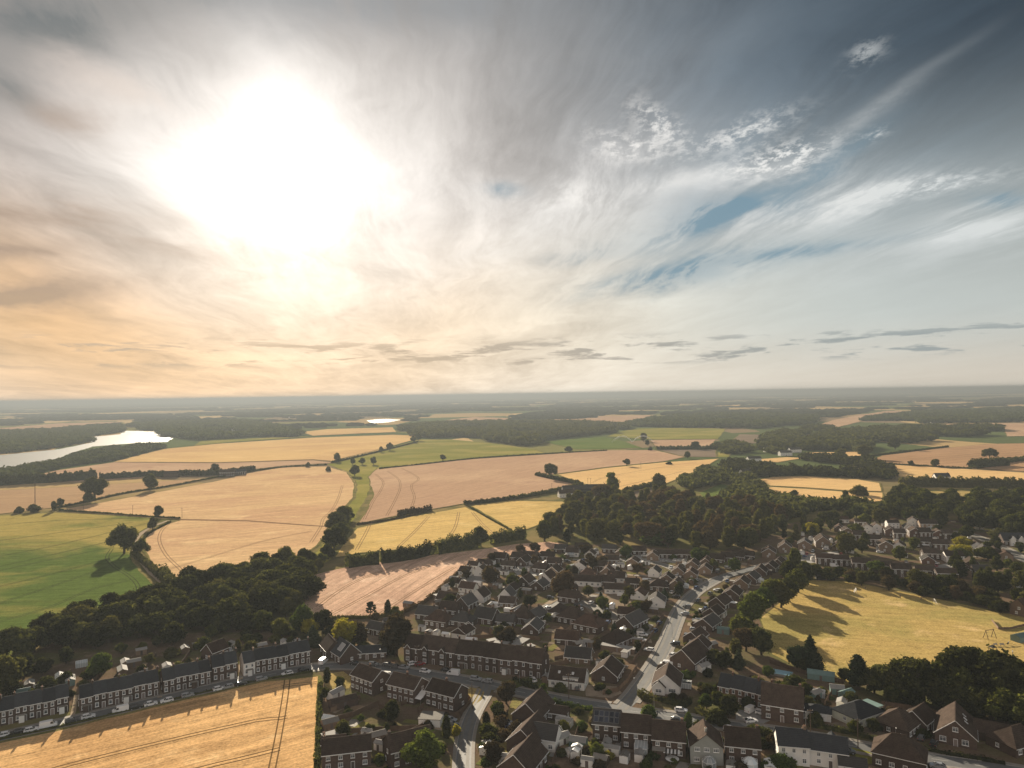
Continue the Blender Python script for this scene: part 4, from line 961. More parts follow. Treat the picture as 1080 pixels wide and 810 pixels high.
def conservatory(o, x, y, w, d, h, rz=0.0, dome=False, mat='roofglass'):
    mb = MB(); wh = M['white']; g = M[mat]
    if dome:
        n = 8; P = [(w / 2 * math.cos(2 * math.pi * (i + .5) / n), w / 2 * math.sin(2 * math.pi * (i + .5) / n)) for i in range(n)]
        for i in range(n):
            a, b = P[i], P[(i + 1) % n]
            mb.poly([(*a, .5), (*b, .5), (*b, h), (*a, h)], g); mb.poly([(*a, 0), (*b, 0), (*b, .5), (*a, .5)], M['brick'])
            mb.poly([(*a, h + .02), (*b, h + .02), (b[0] * .55, b[1] * .55, h + .9), (a[0] * .55, a[1] * .55, h + .9)], g)
            mb.poly([(a[0] * .55, a[1] * .55, h + .9), (b[0] * .55, b[1] * .55, h + .9), (0, 0, h + 1.3)], g)
            mb.tube((*a, 0), (*a, h), .05, .05, wh, 4); mb.tube((*a, h), (a[0] * .55, a[1] * .55, h + .93), .035, .035, wh, 4); mb.tube((a[0] * .55, a[1] * .55, h + .93), (0, 0, h + 1.33), .03, .03, wh, 4)
            mb.tube((*a, h), (*b, h), .06, .06, wh, 4); mb.tube((*a, .5), (*b, .5), .05, .05, wh, 4)
    else:
        mb.box((0, 0, .25), (w, d, .5), M['brick']); mb.box((0, 0, .5 + (h - .5) / 2), (w - .1, d - .1, h - .5), g)
        n = max(2, int(w / .8))
        for i in range(n + 1):
            xx = -w / 2 + i * w / n
            mb.box((xx, -d / 2, .5 + (h - .5) / 2), (.08, .1, h - .5), wh); mb.box((xx, d / 2, .5 + (h - .5) / 2), (.08, .1, h - .5), wh)
        for i in range(3):
            yy = -d / 2 + i * d / 2
            for s in (-1, 1): mb.box((s * w / 2, yy, .5 + (h - .5) / 2), (.1, .08, h - .5), wh)
        for s in (-1, 1): mb.box((0, s * d / 2, h), (w + .1, .12, .12), wh); mb.box((s * w / 2, 0, h), (.12, d + .1, .12), wh)
        z1 = h + .75
        mb.poly([(-w / 2, -d / 2, h + .05), (w / 2, -d / 2, h + .05), (w / 2, d / 2, z1), (-w / 2, d / 2, z1)], g)
        for s in (-1, 1): mb.poly([(s * w / 2, -d / 2, h + .05), (s * w / 2, d / 2, h + .05), (s * w / 2, d / 2, z1)], g)
        for i in range(n + 1):
            xx = -w / 2 + i * w / n; mb.tube((xx, -d / 2, h + .1), (xx, d / 2, z1 + .05), .045, .045, wh, 4)
    return mb.build('conservatory', o, (x, y, 0), rz)
def roof_panel(rf_parent, L, Wd, eave, pitch, u, v, w, h, side, mat, name, th=.16, frame='white'):
    """a skylight or a panel lying in the roof: u along the ridge, v metres up the slope from the eave line"""
    a = R(pitch); s = -1 if side == 0 else 1
    mb = MB(); M4 = Matrix.Translation((u, s * (Wd / 2 - v * math.cos(a)), eave + v * math.sin(a) + th / math.cos(a) + .03)) @ Matrix.Rotation(-s * a, 4, 'X')
    mb.box((0, 0, 0), (w, h, .07), M[frame], M=M4); mb.box((0, 0, .03), (w - .14, h - .14, .05), M[mat], M=M4)
    return mb.build(name, rf_parent)
def roof_of(o): return [c for c in o.children if c.name.startswith('roof')][0]
GT_ = 'houses of the brick terrace beside the wheat field'
def terrace(pa, pb, n, depth, base_label, group, eave=5.0, pitch=35, wall='brick', roof='slate', white=(), dark=(), back=0.0, bays=(), frontdir=1, wins=(.95, 1.35, 0), gap=.02, start=0):
    A, B = G(*pa), G(*pb); dv = B - A; L = dv.length; t = dv.normalized(); nr = Vector((-t.y, t.x, 0)); ang = math.degrees(math.atan2(t.y, t.x)); w = L / n; out = []
    for i in range(n):
        c = A + t * (w * (i + .5)) + nr * (depth / 2 + back)
        wl = 'render' if i in white else wall
        o = house(0, 0, w - gap, depth, ang, base_label.format(o=ordi(i + 1 + start), c={'render': 'white painted', 'brick': 'dark brick', 'brick_red': 'red brick', 'brick_tan': 'tan brick'}[wl]), group, eave + (.5 if i in dark else 0) + .14 * ((i * 5) % 3 - 1), pitch, wl, roof, 'gable', (0.5,) if i % 2 == 0 or i == n - 1 else (), (), 2, w / 2, None, 1 if i in (0, n - 1) else 0, wins, ov=0, loc=c)
        if i not in bays and (i * 7 + n) % 3 == 0:
            pb_ = MB(); pb_.box((rnd.uniform(-.4, .4), -depth / 2 - .6, 1.15), (1.5, 1.1, 2.3), M[rnd.choice(('white', 'brick', 'render'))]); pb_.box((0, -depth / 2 - .6, 2.38), (2.4, 1.4, .14), M['felt']); pb_.build('porch', o)
        if i in bays:   # a gabled bay with white trim
            b = empty('bay', (-w * .2, -depth / 2 - .45, 0)); b.parent = o
            wall_mesh(.9, 2.2, eave, 1.1, 'gable', M[wall]).build('wall', b).rotation_euler = (0, 0, math.pi / 2)
            r_ = roof_mesh(2.4, 2.2, eave, 1.1, 'gable', M[roof], .15, .1).build('roof', b, (0, .6, 0), math.pi / 2)
            g_ = barge(2.4, 2.2, eave, 1.1, -1, .1, .15, M['white']).build('bargeboard', b, (0, .6, 0), math.pi / 2)
            for z in (1.5, 4.0): put_window(b, 0, z, 0, 2.2, .9, 1.5, 1.4, True, 2)
        out.append(o)
    return out
# --- the long brick terrace along the wheat field, five blocks
terrace((-52,776), (-2,767), 3, 8.0, '{o} {c} house of the terrace block at the lake end', GT_, white=())
terrace((0,766), (73,750), 5, 8.0, '{o} {c} house up from the dark end of the lakeward terrace block', GT_)
terrace((84,752), (168,733), 6, 8.0, '{o} {c} house of the terrace block beside the sunny gable path', GT_)
terrace((172,732.5), (223,721), 4, 8.0, '{o} {c} house of the low terrace block in the middle of the row', GT_)
terrace((224,719.5), (251,714), 2, 8.4, '{o} {c} house of the taller pair in the middle of the terrace', GT_, dark=(0, 1))
terrace((257,713.5), (328,699), 6, 8.2, '{o} {c} house of the terrace block nearest the junction', GT_, white=(0,))
# --- Victorian row facing the road
GV = 'houses of the old row with gabled bays'
terrace((426,696.5), (480,704), 3, 8.5, '{o} {c} house with a white gabled bay in the old row', GV, 5.6, 42, 'brick', 'roof_brown', bays=(0, 1, 2), back=0, wins=(.9, 1.4, 0))
terrace((480.5,704), (572,716), 6, 8.5, '{o} {c} house past the gabled bays in the old row', GV, 5.6, 42, 'brick', 'roof_brown', back=0, wins=(.9, 1.4, 0))
# --- three pairs seen from their gardens
GS = 'modern pairs with their gardens towards the camera'
for (a, b, lab) in (((370,726.5), (393,735), 'modern brick pair nearest the wheat field, seen from its garden'), ((408,737), (437,744), 'middle modern brick pair with a white awning beside it'), ((449,744), (479,752), 'modern brick pair nearest the lane mouth')):
    A, B = G(*a), G(*b); t = (B - A).normalized(); nr = Vector((-t.y, t.x, 0)); L = (B - A).length
    o = house(0, 0, L, 8.2, math.degrees(math.atan2(t.y, t.x)), lab, GS, 5.2, 33, 'brick', 'roof_brown', 'gable', (0.0,), (1, -1), 2, 2.4, True, 1, (1.2, 1.1, 1), name='semi_detached_house', cat='house', loc=(A + B) / 2 + nr * 4.1)
# --- corner by the road fork
o = house(600, 722, 13, 8, -18, 'white fronted bungalow with a brown roof beside the road fork', None, 2.9, 40, 'render', 'roof_brown', chim=(), bb=(1, -1), storeys=1, name='bungalow', cat='bungalow')
roof_panel(roof_of(o), 13, 8, 2.9, 40, -3, 2.8, .8, 1.0, 0, 'skylight', 'skylight'); roof_panel(roof_of(o), 13, 8, 2.9, 40, 2, 2.8, .8, 1.0, 0, 'skylight', 'skylight')
dm = MB(); dm.box((1.5, -2.9, 3.0), (5.5, 2.0, 1.9), M['render']); dm.box((1.5, -2.9, 4.0), (5.9, 2.4, .14), M['felt']); dm.build('dormer', o); put_window(o, 1.5, 3.1, 0, 13, 7.8, 3.5, 1.1, True, 3)
house(641, 714, 11, 9.5, 68, 'brown bungalow with a white edged gable facing the gravel garden', None, 2.7, 36, 'brick', 'roof_brown', chim=(), bb=(-1, 1), storeys=1, name='bungalow', cat='bungalow')
# --- stepped gables along the lane
for (x, y, lab) in ((563,757,'first stepped gable house below the conifer'), (559,785,'middle stepped gable house along the pale lane'), (552,812,'stepped gable house at the bottom of the pale lane')):
    house(x, y, 13, 9.5, 66, lab, 'stepped gable houses along the lane', 3.2, 40, 'brick', 'roof_brown', chim=(), bb=(-1,), storeys=1, name='chalet_house')
house(574, 786, 9, 7, -20, 'white gabled wing house behind the stepped gables', None, 3.6, 40, 'render', 'roof_grey', chim=(), bb=(1,), storeys=1, name='chalet_house')
house(588, 757, 7, 5, -20, 'low dark outbuilding house below the green hedge', None, 2.5, 30, 'brick', 'roof_brown', chim=(), storeys=1, name='bungalow', cat='bungalow')
# --- backs of the houses under the fork
GB = 'houses with their backs to the camera along the bottom'
o = house(641, 776, 8.2, 8, -14, 'house with a roof full of solar panels under the road fork', GB, 5.2, 36, 'brick', 'roof_grey', chim=())
for i in range(5):
    for j in range(2): roof_panel(roof_of(o), 8.2, 8, 5.2, 36, -3.1 + i * 1.55, 1.3 + j * 1.9, 1.35, 1.75, 0, 'solar', 'solar_panel', frame='steel')
o = house(672, 784, 8.6, 8.5, -14, 'brown house with a white conservatory on its back', GB, 5.2, 38, 'brick', 'roof_brown', chim=())
conservatory(o, 1.6, -4.25 - 1.9, 3.6, 3.6, 2.4)
o = house(706, 791, 9.4, 9, -14, 'brown house with a pale striped awning and a round trampoline behind', GB, 4.9, 38, 'brick', 'roof_brown', chim=(.4,))
mb = MB()
for i in range(9): mb.box((-1.2 + i * .5, -5.9, 2.55), (.5, 2.6, .06), M['white'] if i % 2 == 0 else M['roof_grey'])
mb.build('awning', o)
mb = MB(); mb.box((-2.8, -5.6, 1.35), (3.4, 2.2, 2.7), M['brick']); mb.box((-2.8, -5.6, 2.78), (3.7, 2.5, .16), M['felt']); mb.build('extension', o)
o = house(744, 798, 9.5, 9.0, -100, 'grey rendered gable house with a pale domed conservatory', GB, 5.0, 38, 'grey_render', 'roof_brown', chim=(.3,), sides=(2, 3), gwin=0)
for u in (-2.6, 0, 2.6): put_window(o, u, 4.3, 3, 9.5, 9.0, 1.5, 1.15, True, 2)
for u in (-2.8,): put_window(o, u, 1.5, 3, 9.5, 9.0, 1.5, 1.15, True, 2)
conservatory(o, 4.75 + 1.7, 0.4, 3.9, 3.9, 2.1, 0, True)
o = house(783, 799, 9.4, 8.6, -14, 'brown house with a glass domed conservatory behind', GB, 5.1, 38, 'brick', 'roof_brown', chim=(.44,))
conservatory(o, 1.6, -4.3 - 2.0, 4.2, 4.2, 2.2, 0, True)
o = house(835, 800, 8.2, 8, -12, 'white rendered cottage with a dark slate roof at the bottom of the lane', GB, 5.4, 38, 'render', 'slate', chim=(.44,), win=(.95, 1.2, 1), chimwall='brick_tan')
o = house(869, 803, 12, 7.0, -20, 'long white cottage with a crossing dark gable', GB, 4.6, 40, 'render', 'slate', chim=(-.44,), win=(.95, 1.1, 1), bb=(), chimwall='brick_tan')
wing(o, 2.5, 3.5, 7, 4.5, 90, 3.6, 42, 'render', 'slate', False, (0,))
house(949, 806, 13, 9.5, -32, 'big brown hipped roof at the bottom edge beside the lane', GB, 4.0, 42, 'brick', 'roof_brown', 'hip', (), storeys=1)
house(899, 814, 7, 5, -20, 'small pale roofed outhouse beside the green lawn', None, 2.5, 30, 'render', 'roof_grey', chim=(), storeys=1, name='bungalow', cat='bungalow')
# --- east side near the junction
o = house(704, 725, 12, 9.5, 72, 'white gabled bungalow with two bays inside the hedge at the fork', None, 2.9, 38, 'render', 'roof_brown', chim=(), bb=(-1, 1), storeys=1, name='bungalow', cat='bungalow', gwin=0)
wing(o, -6.3, 2.3, 2.2, 4.2, 180, 2.7, 42, 'render', 'roof_brown', True, (0,), face=3, w=2.2, h=1.3)
put_window(o, 2.2, 1.5, 2, 12, 9.5, 2.4, 1.3, True, 2)
conservatory(o, 1.0, -6.4, 3.6, 3.2, 2.3, R(90))
o = house(728, 700, 15, 10, 52, 'large brown roofed house with white edged gable beyond the camper van', None, 3.4, 40, 'brick', 'roof_brown', chim=(), bb=(-1, 1), storeys=1, name='chalet_house')
GC = 'old brick cottages with mottled slate roofs'
terrace((757,738), (812,750), 4, 7.6, '{o} {c} cottage of the mottled slate row behind the parking yard', GC, 5.0, 38, 'brick_red', 'slate', wins=(.95, 1.3, 0))
house(826, 755, 12.5, 10, -24, 'big brown half hipped house beside the white vehicles', None, 5.0, 44, 'brick', 'roof_brown', 'gable', (.42,), storeys=2, bay=4)
o = house(863, 756, 7.6, 5.6, -25, 'white double garage with a dark hipped roof', None, 2.5, 26, 'render', 'slate', 'hip', (), storeys=1, cat='garage', name='garage', door=False, bay=9, gwin=0, sides=())
gd = MB(); gd.box((0, -2.84, 1.1), (5.2, .1, 2.1), M['white']); gd.build('garage_door', o)
o = house(905, 758, 12.5, 9.5, 28, 'cream hipped bungalow with a pale lean-to roof at its end', None, 2.9, 30, 'cream', 'slate', 'hip', (), storeys=1, name='bungalow', cat='bungalow', bay=2.6)
mb = MB(); mb.box((8.0, 1.0, 1.3), (3.6, 5.5, 2.6), M['cream']); mb.box((8.1, 1.0, 2.75), (4.0, 5.9, .15), M['teal']); mb.build('extension', o)
o = house(948, 769, 11, 10, 40, 'wide brown bungalow with a hipped roof above the parked white car', None, 2.8, 36, 'brick', 'roof_brown', 'hip', (), storeys=1, name='bungalow', cat='bungalow')
house(969, 765, 9, 7.5, 40, 'smaller brown bungalow tucked beside the chalet house', None, 2.8, 38, 'brick', 'roof_brown', 'gable', (), (-1,), storeys=1, name='bungalow', cat='bungalow')
o = house(1008, 776, 15, 10.5, 58, 'large chalet house with three windows in a wide dark gable', None, 3.0, 40, 'brick', 'roof_brown', 'gable', (), (-1,), storeys=1, name='chalet_house', gwin=0)
for u in (-3.2, 2.4): put_window(o, u, 1.6, 2, 15, 10.5, 1.7, 1.5, True, 1)
put_door(o, 0, 2, 15, 10.5); put_window(o, 0, 4.9, 2, 15, 10.5, 1.4, 1.3, True, 1)
for i in range(3): roof_panel(roof_of(o), 15, 10.5, 3.0, 40, -1.5 + i * 2.0, 3.2 + .3 * i, .8, 1.1, 0, 'skylight', 'skylight')
wing(o, 3.5, -9.2, 9, 6.5, 90, 2.6, 36, 'brick', 'roof_brown', False, (0,), face=2)
gd = MB(); gd.box((-2.2, -13.75, 1.05), (2.6, .1, 2.1), M['white']); gd.build('garage_door', o)
house(1072, 788, 13, 9, 20, 'brown hipped bungalow at the far end of the forecourt', None, 2.8, 38, 'brick', 'roof_brown', 'hip', (), storeys=1, name='bungalow', cat='bungalow')
# --- the old hall and its neighbours above the road
o = house(364, 695, 10, 8.5, -52, 'old hall with a big pale skylight in its dark roof', None, 3.2, 45, 'brick', 'slate', 'gable', (), (1,), storeys=1, name='hall', cat='hall')
roof_panel(roof_of(o), 10, 8.5, 3.2, 45, 1.2, 3.1, 3.4, 3.2, 0, 'skylight', 'skylight')
house(388, 693, 15, 6, 6, 'long low dark hall with roof lights behind the shrubs', None, 2.7, 32, 'brick', 'slate', 'gable', (), storeys=1, name='hall', cat='hall')
house(350, 690, 10, 7, -60, 'brown barn roofed house behind the end of the terrace', None, 3.4, 45, 'brick', 'roof_brown', chim=(), storeys=1)
house(227, 693, 8, 6.5, 62, 'small red roofed house behind the terrace gardens', None, 3.4, 42, 'brick', 'roof_red', chim=(), bb=(-1,), storeys=1)
house(415, 664, 9, 7, 20, 'pale roofed house by the stubble edge', None, 3.0, 35, 'render', 'roof_grey', chim=(), storeys=1)
house(398, 668, 8, 6, -30, 'dark low house by the pale drive', None, 2.8, 38, 'brick', 'roof_grey', chim=(), storeys=1)
EXTRA = True
# --- the estate: west part
def rows(group, fmt, items, **kw):
    items = sorted(items, key=lambda q: q[0])
    for i, it in enumerate(items):
        x, y, L, Wd, a = it[:5]; extra = dict(kw); Wd *= .9; L *= .92; a += rnd.uniform(-5, 5)
        if 'roof' not in extra or rnd.random() < .4: extra['roof'] = rnd.choice(('roof_brown', 'roof_brown', 'roof_brown', 'roof_red', 'roof_grey'))
        extra['eave'] = extra.get('eave', 4.0) * rnd.uniform(.93, 1.07); extra['pitch'] = extra.get('pitch', 36) + rnd.uniform(-3, 4)
        if len(it) > 5: extra.update(it[5])
        wl = extra.get('wall', 'brick'); lab = fmt.format(o=ordi(i + 1), c={'render': 'white', 'brick': 'dark brick', 'brick_tan': 'tan brick', 'brick_red': 'red brick', 'grey_render': 'grey', 'cream': 'cream'}[wl])
        house(x, y, L, Wd, a, lab, group, **extra)
WG = dict(wall='render', bb=(-1, 1)); TG = dict(wall='brick_tan', bb=(-1, 1))
rows('brown houses between the old row and the white gables', '{o} {c} house between the old row and the white gables, from the stubble', [
    (452,652,11,8.5,-18), (463,659,12,9,-24,dict(style='hip')), (475,647,10,8,-18), (492,641,11,8,62,dict(bb=(-1,))), (489,659,11,9,-26,dict(style='hip')), (514,656,11,9,-30,dict(bb=(1,))),
    (552,655,11,9,-30,dict(style='hip')), (565,654,10,8.5,60), (534,660,9,7,-20,dict(eave=2.8, storeys=1)), (601,634,11,8,-25,dict(eave=2.8, storeys=1)), (604,656,13,10,-30,dict(style='hip')), (622,664,14,10,-32,dict(style='hip'))],
    eave=2.9, pitch=40, chim=(.3,), storeys=1)
rows(None, '{o} white gabled house facing the camera below the upper court', [(507,633,9.5,8,72,WG), (535,632,9.5,8,72,WG)], eave=2.7, pitch=42, chim=(), storeys=1)
rows('houses around the upper court by the stubble', '{o} {c} house around the upper court, counted from the stubble edge', [
    (528,592,9,8,-20,dict(bb=(1,))), (511,598,9,7,-24), (547,591,9,7.5,-20), (561,590,9,7.5,-20), (508,606,9,7.5,70,WG), (492,606,8,7,-30,WG), (537,600,9,7,-22), (500,600,7,6,-24,dict(wall='render')),
    (555,617,10,8.5,66,dict(bb=(-1,))), (570,621,10,8,66,dict(bb=(-1,))), (571,603,9,8,-22), (482,618,7,6,-30,dict(wall='render')), (518,610,9,8,-22), (585,606,9,8,70,TG)],
    eave=2.6, pitch=36, chim=(.3,), roof='roof_brown', storeys=1)
rows('houses under the wood at the top of the estate', '{o} {c} house of the top row under the wood, from the pink stubble', [
    (578,590,9,8,-15), (592,582,9,8,-15), (604,586,9,8,-10,WG), (614,580,10,8,-10), (623,588,9,7,70,WG), (643,582,10,8,-10), (655,586,8,7,70,TG), (674,584,10,8,-10), (689,590,9,8,72,TG), (668,596,9,8,70,TG), (646,594,9,7.5,-15,TG),
    (703,588,15,7,-12,dict(eave=2.8, storeys=1)), (722,588,13,7,-14,dict(eave=2.8, storeys=1)), (612,600,9,8,72,WG), (633,600,9,8,-15), (585,597,9,8,-15)],
    eave=2.6, pitch=33, chim=(), roof='roof_brown', storeys=1)
rows('houses around the sandy green', '{o} {c} house around the sandy green, counted from the upper court', [
    (617,617,20,7,-14,dict(wall='render', eave=2.9, storeys=1)), (641,607,9,8,70,TG), (640,617,9,7.5,-14), (651,625,14,7.5,-14,dict(wall='render')), (693,638,10,9,72,dict(bb=(-1, 1), wall='render')), (695,622,11,9,-20,dict(style='hip')), (661,652,8,7,-25,dict(eave=2.8, storeys=1)), (667,619,8,7,-16),(600,625,9,7,-20,dict(eave=2.8,storeys=1))],
    eave=2.7, pitch=36, chim=(.3,), storeys=1)
rows(None, '{o} long brown roof stepping down beside the curving street', [(667,660,15,9.5,48,dict(bb=(-1,))), (650,679,14,10,48,dict(style='hip'))], eave=2.7, pitch=38, chim=(), storeys=1, roof='roof_brown')
rows('houses on the outer bend of the curving street', '{o} {c} house on the outer bend of the curving street', [
    (704,614,9,8,66,TG), (714,621,9,8,66,TG), (716,606,9,8,66,TG), (729,609,9,8,66,TG), (731,599,9,8,66,TG), (744,604,9,8,66,TG), (745,597,9,8,66,TG), (757,593,9,8,-30), (768,591,9,8,-30), (779,590,8,7,-30), (789,589,8,7,-30)],
    eave=2.6, pitch=35, chim=(), roof='roof_brown', storeys=1)
rows('white edged gable houses along the inner side of the curving street', '{o} gable house up the inner side of the curving street, {c}', [
    (736,688,12,9,54), (734,677,10,8,54), (747,662,12,9,54), (753,651,9,8,54), (760,640,11,9,54), (773,630,11,9,56), (783,619,10,8,58,dict(wall='brick_tan')), (793,614,10,8,58), (802,606,10,8,58), (813,602,10,8,58), (822,598,10,8,58)],
    eave=2.7, pitch=36, bb=(-1, 1), chim=(), roof='roof_brown', storeys=1)
rows('tan gable houses at the top of the street', '{o} tan gable house at the top of the street before the clearing', [(811,587,12,9,70,TG), (828,582,11,9,70,TG), (849,578,11,9,70,TG), (867,576,13,10,70,TG)], eave=3.8, pitch=34, chim=(), roof='roof_brown')
rows('houses of the upper estate behind the pitch', '{o} {c} house of the upper estate, counted from the tan gables', [
    (893,566,9,8,70,TG), (906,570,9,8,-15,dict(bb=())), (907,556,8,7,-15), (915,562,8,7,70,WG), (924,561,8,7,70,WG), (939,565,9,8,70,dict(wall='brick_red', bb=(-1,))), (948,568,8,7,-12), (964,566,9,8,70,dict(wall='brick_red', bb=(-1,))), (974,567,9,8,-12),
    (989,568,9,8,70,dict(wall='brick_red', bb=(-1,))), (998,569,8,8,-12), (933,581,11,9,70,TG), (922,575,9,8,-14), (888,551,10,6,-10,dict(wall='render', eave=2.8, storeys=1)), (963,555,9,8,65,WG), (978,558,13,8,-8,dict(wall='brick_tan')), (941,557,9,7,-10,dict(wall='render'))],
    eave=4.5, pitch=33, chim=(), roof='roof_brown')
rows('houses of the row along the pitch hedge', '{o} {c} house of the row along the pitch hedge, counted from the black hut', [
    (870,595,11,8,-12), (886,596,10,8,-12), (908,600,11,8,-12), (930,603,11,8,-12), (950,607,11,8,-12), (975,608,11,8,-12), (997,612,11,8,-12), (1016,608,9,8,66,TG)], eave=4.4, pitch=31, chim=(), roof='roof_brown')
rows('houses near the yellow trees', '{o} {c} house near the two yellow trees', [(973,577,11,7.5,-12), (991,579,10,7.5,-12), (981,589,10,8,-12), (1005,592,11,8,-10,dict(wall='render')), (1029,581,9,8,66,WG), (1037,586,9,8,66), (1049,588,10,8,66), (1060,591,9,8,66,dict(wall='brick_tan')), (1024,600,10,8,66), (1033,608,9,8,-10)], eave=4.0, pitch=34, chim=(), roof='roof_brown')
o = house(1068, 574, 15, 9, -8, 'dark roofed house with two white gables by the road out', None, 3.2, 44, 'brick', 'slate', chim=(), storeys=1)
for u in (-2.5, 2.5): wing(o, u, -4.2, 3.6, 3.4, -90, 4.6, 48, 'render', 'slate', True, (0,))
house(1079, 648, 9, 7, 30, 'tan house with a red roof at the edge of the pitch', None, 4.6, 40, 'brick_tan', 'roof_red', chim=())
EXTRA = False
def infill(poly, n, seed, fmt, group):
    r = random.Random(seed); Q = [(g.x, g.y) for g in (G(x, y) for x, y in poly)]; got = []
    x0 = min(q[0] for q in Q); x1 = max(q[0] for q in Q); y0 = min(q[1] for q in Q); y1 = max(q[1] for q in Q)
    for t in range(4000):
        if len(got) >= n: break
        x, y = r.uniform(x0, x1), r.uniform(y0, y1)
        if not inside(x, y, Q) or on_road(Vector((x, y, 0)), 4.5): continue
        if any((x - h[0]) ** 2 + (y - h[1]) ** 2 < ((h[2] + h[3]) / 4 + 6.2) ** 2 for h in HOUSES) or any((x - a) ** 2 + (y - b) ** 2 < 150 for a, b in got): continue
        got.append((x, y))
    for i, (x, y) in enumerate(sorted(got)):
        w = r.choice(('brick', 'brick', 'brick_tan', 'render', 'brick_red')); a = r.choice((-20, -20, 68, 62)) + r.uniform(-6, 6)
        house(0, 0, r.uniform(8, 10.5), r.uniform(6.2, 7.6), a, fmt.format(o=ordi(i + 1)), group, r.uniform(2.4, 2.8), r.uniform(32, 42), w, r.choice(('roof_brown', 'roof_grey', 'roof_red', 'roof_brown')), r.choice(('gable', 'gable', 'gable', 'hip')), (), (1, -1) if r.random() < .6 else (), 1, loc=Vector((x, y, 0)), name='bungalow', cat='bungalow')
infill([(446,655),(478,618),(520,590),(600,579),(740,590),(775,592),(745,612),(716,640),(700,668),(668,720),(600,700),(500,682)], 15, 12, '{o} small bungalow tucked in the back gardens of the middle estate, from the stubble', 'bungalows tucked among the back gardens')
infill([(830,590),(860,565),(890,548),(960,548),(1010,570),(1060,585),(1040,612),(960,606),(880,600)], 5, 13, '{o} small bungalow tucked among the upper estate, from the curving street', 'bungalows tucked among the upper estate')
# --- farm, far houses
house(609, 520, 32, 13, 3, 'long dark barn of the farm below the cream wheat', None, 5.0, 25, 'blackwood', 'roof_grey', chim=(), storeys=1, cat='barn', name='barn', sides=(), gwin=0)
house(630, 519, 24, 12, 0, 'second dark barn beside the tall poplar', None, 5.5, 25, 'blackwood', 'slate', chim=(), storeys=1, cat='barn', name='barn', sides=(), gwin=0)
house(636, 524, 18, 9, 0, 'low pale roofed barn in front of the tall poplar', None, 4, 20, 'grey_render', 'felt', chim=(), storeys=1, cat='barn', name='barn', sides=(), gwin=0)
house(598, 524, 18, 8, 12, 'small farm cottage at the hedge end', None, 4, 40, 'render', 'roof_brown', chim=(.4,), storeys=1)
house(787, 502, 17, 9, 25, 'white farmhouse among the far trees', None, 5, 38, 'render', 'roof_grey', chim=(.4,), fine=False)
house(993, 507, 16, 8, -4, 'lone white gabled cottage in the dark far hedge', None, 5, 42, 'render', 'slate', chim=(.4,), fine=False)
house(181, 503.5, 18, 9, 10, 'lone dark barn in the long hedge below the lake', None, 6, 30, 'brick', 'roof_brown', chim=(), sides=(), cat='barn', name='barn')
house(240, 502, 20, 9, 12, 'low brick farmhouse at the hedge end below the pale wheat', None, 5.5, 38, 'brick', 'roof_brown', chim=(.3,), fine=False)
house(254, 500.6, 14, 8, 12, 'small farm building beside the brick farmhouse in the hedge', None, 4.5, 38, 'brick', 'slate', chim=(), fine=False)
for i, (x, y, L) in enumerate(((311,441,60), (330,433.5,50), (300,454,40), (262,455.5,30), (238,455.6,70))):
    house(x, y, L, 18, 5, ('long pale shed of a far farm near the small pool', 'white far building catching the light below the skyline', 'far farmhouse beside the cream field', 'far farm roof at the edge of the lake wood', 'long far glasshouse catching light beyond the lake')[i], None, 7, 20, 'render', 'felt', chim=(), sides=(), storeys=1, cat='barn', name='barn')
for i, (x, y) in enumerate(((828,480.5), (838,477), (760,470.5), (812,476.5), (795,487), (770,468), (985,448))):
    house(x, y, 20, 9, 8, f'{ordi(i + 1)} far house scattered among the round trees of the far slope', 'far houses among the round trees', 5, 36, 'render', 'roof_grey', chim=(), fine=False)
# ------------------------------------------------------------------ single trees, hedges, bushes
def hit_house(x, y, m=0.6):
    for hx, hy, L, Wd, a in HOUSES:
        dx, dy = x - hx, y - hy
        if abs(dx) > 22 or abs(dy) > 22: continue
        u = dx * math.cos(a) + dy * math.sin(a); v = -dx * math.sin(a) + dy * math.cos(a)
        if abs(u) < L / 2 + m and abs(v) < Wd / 2 + m: return True
    return False
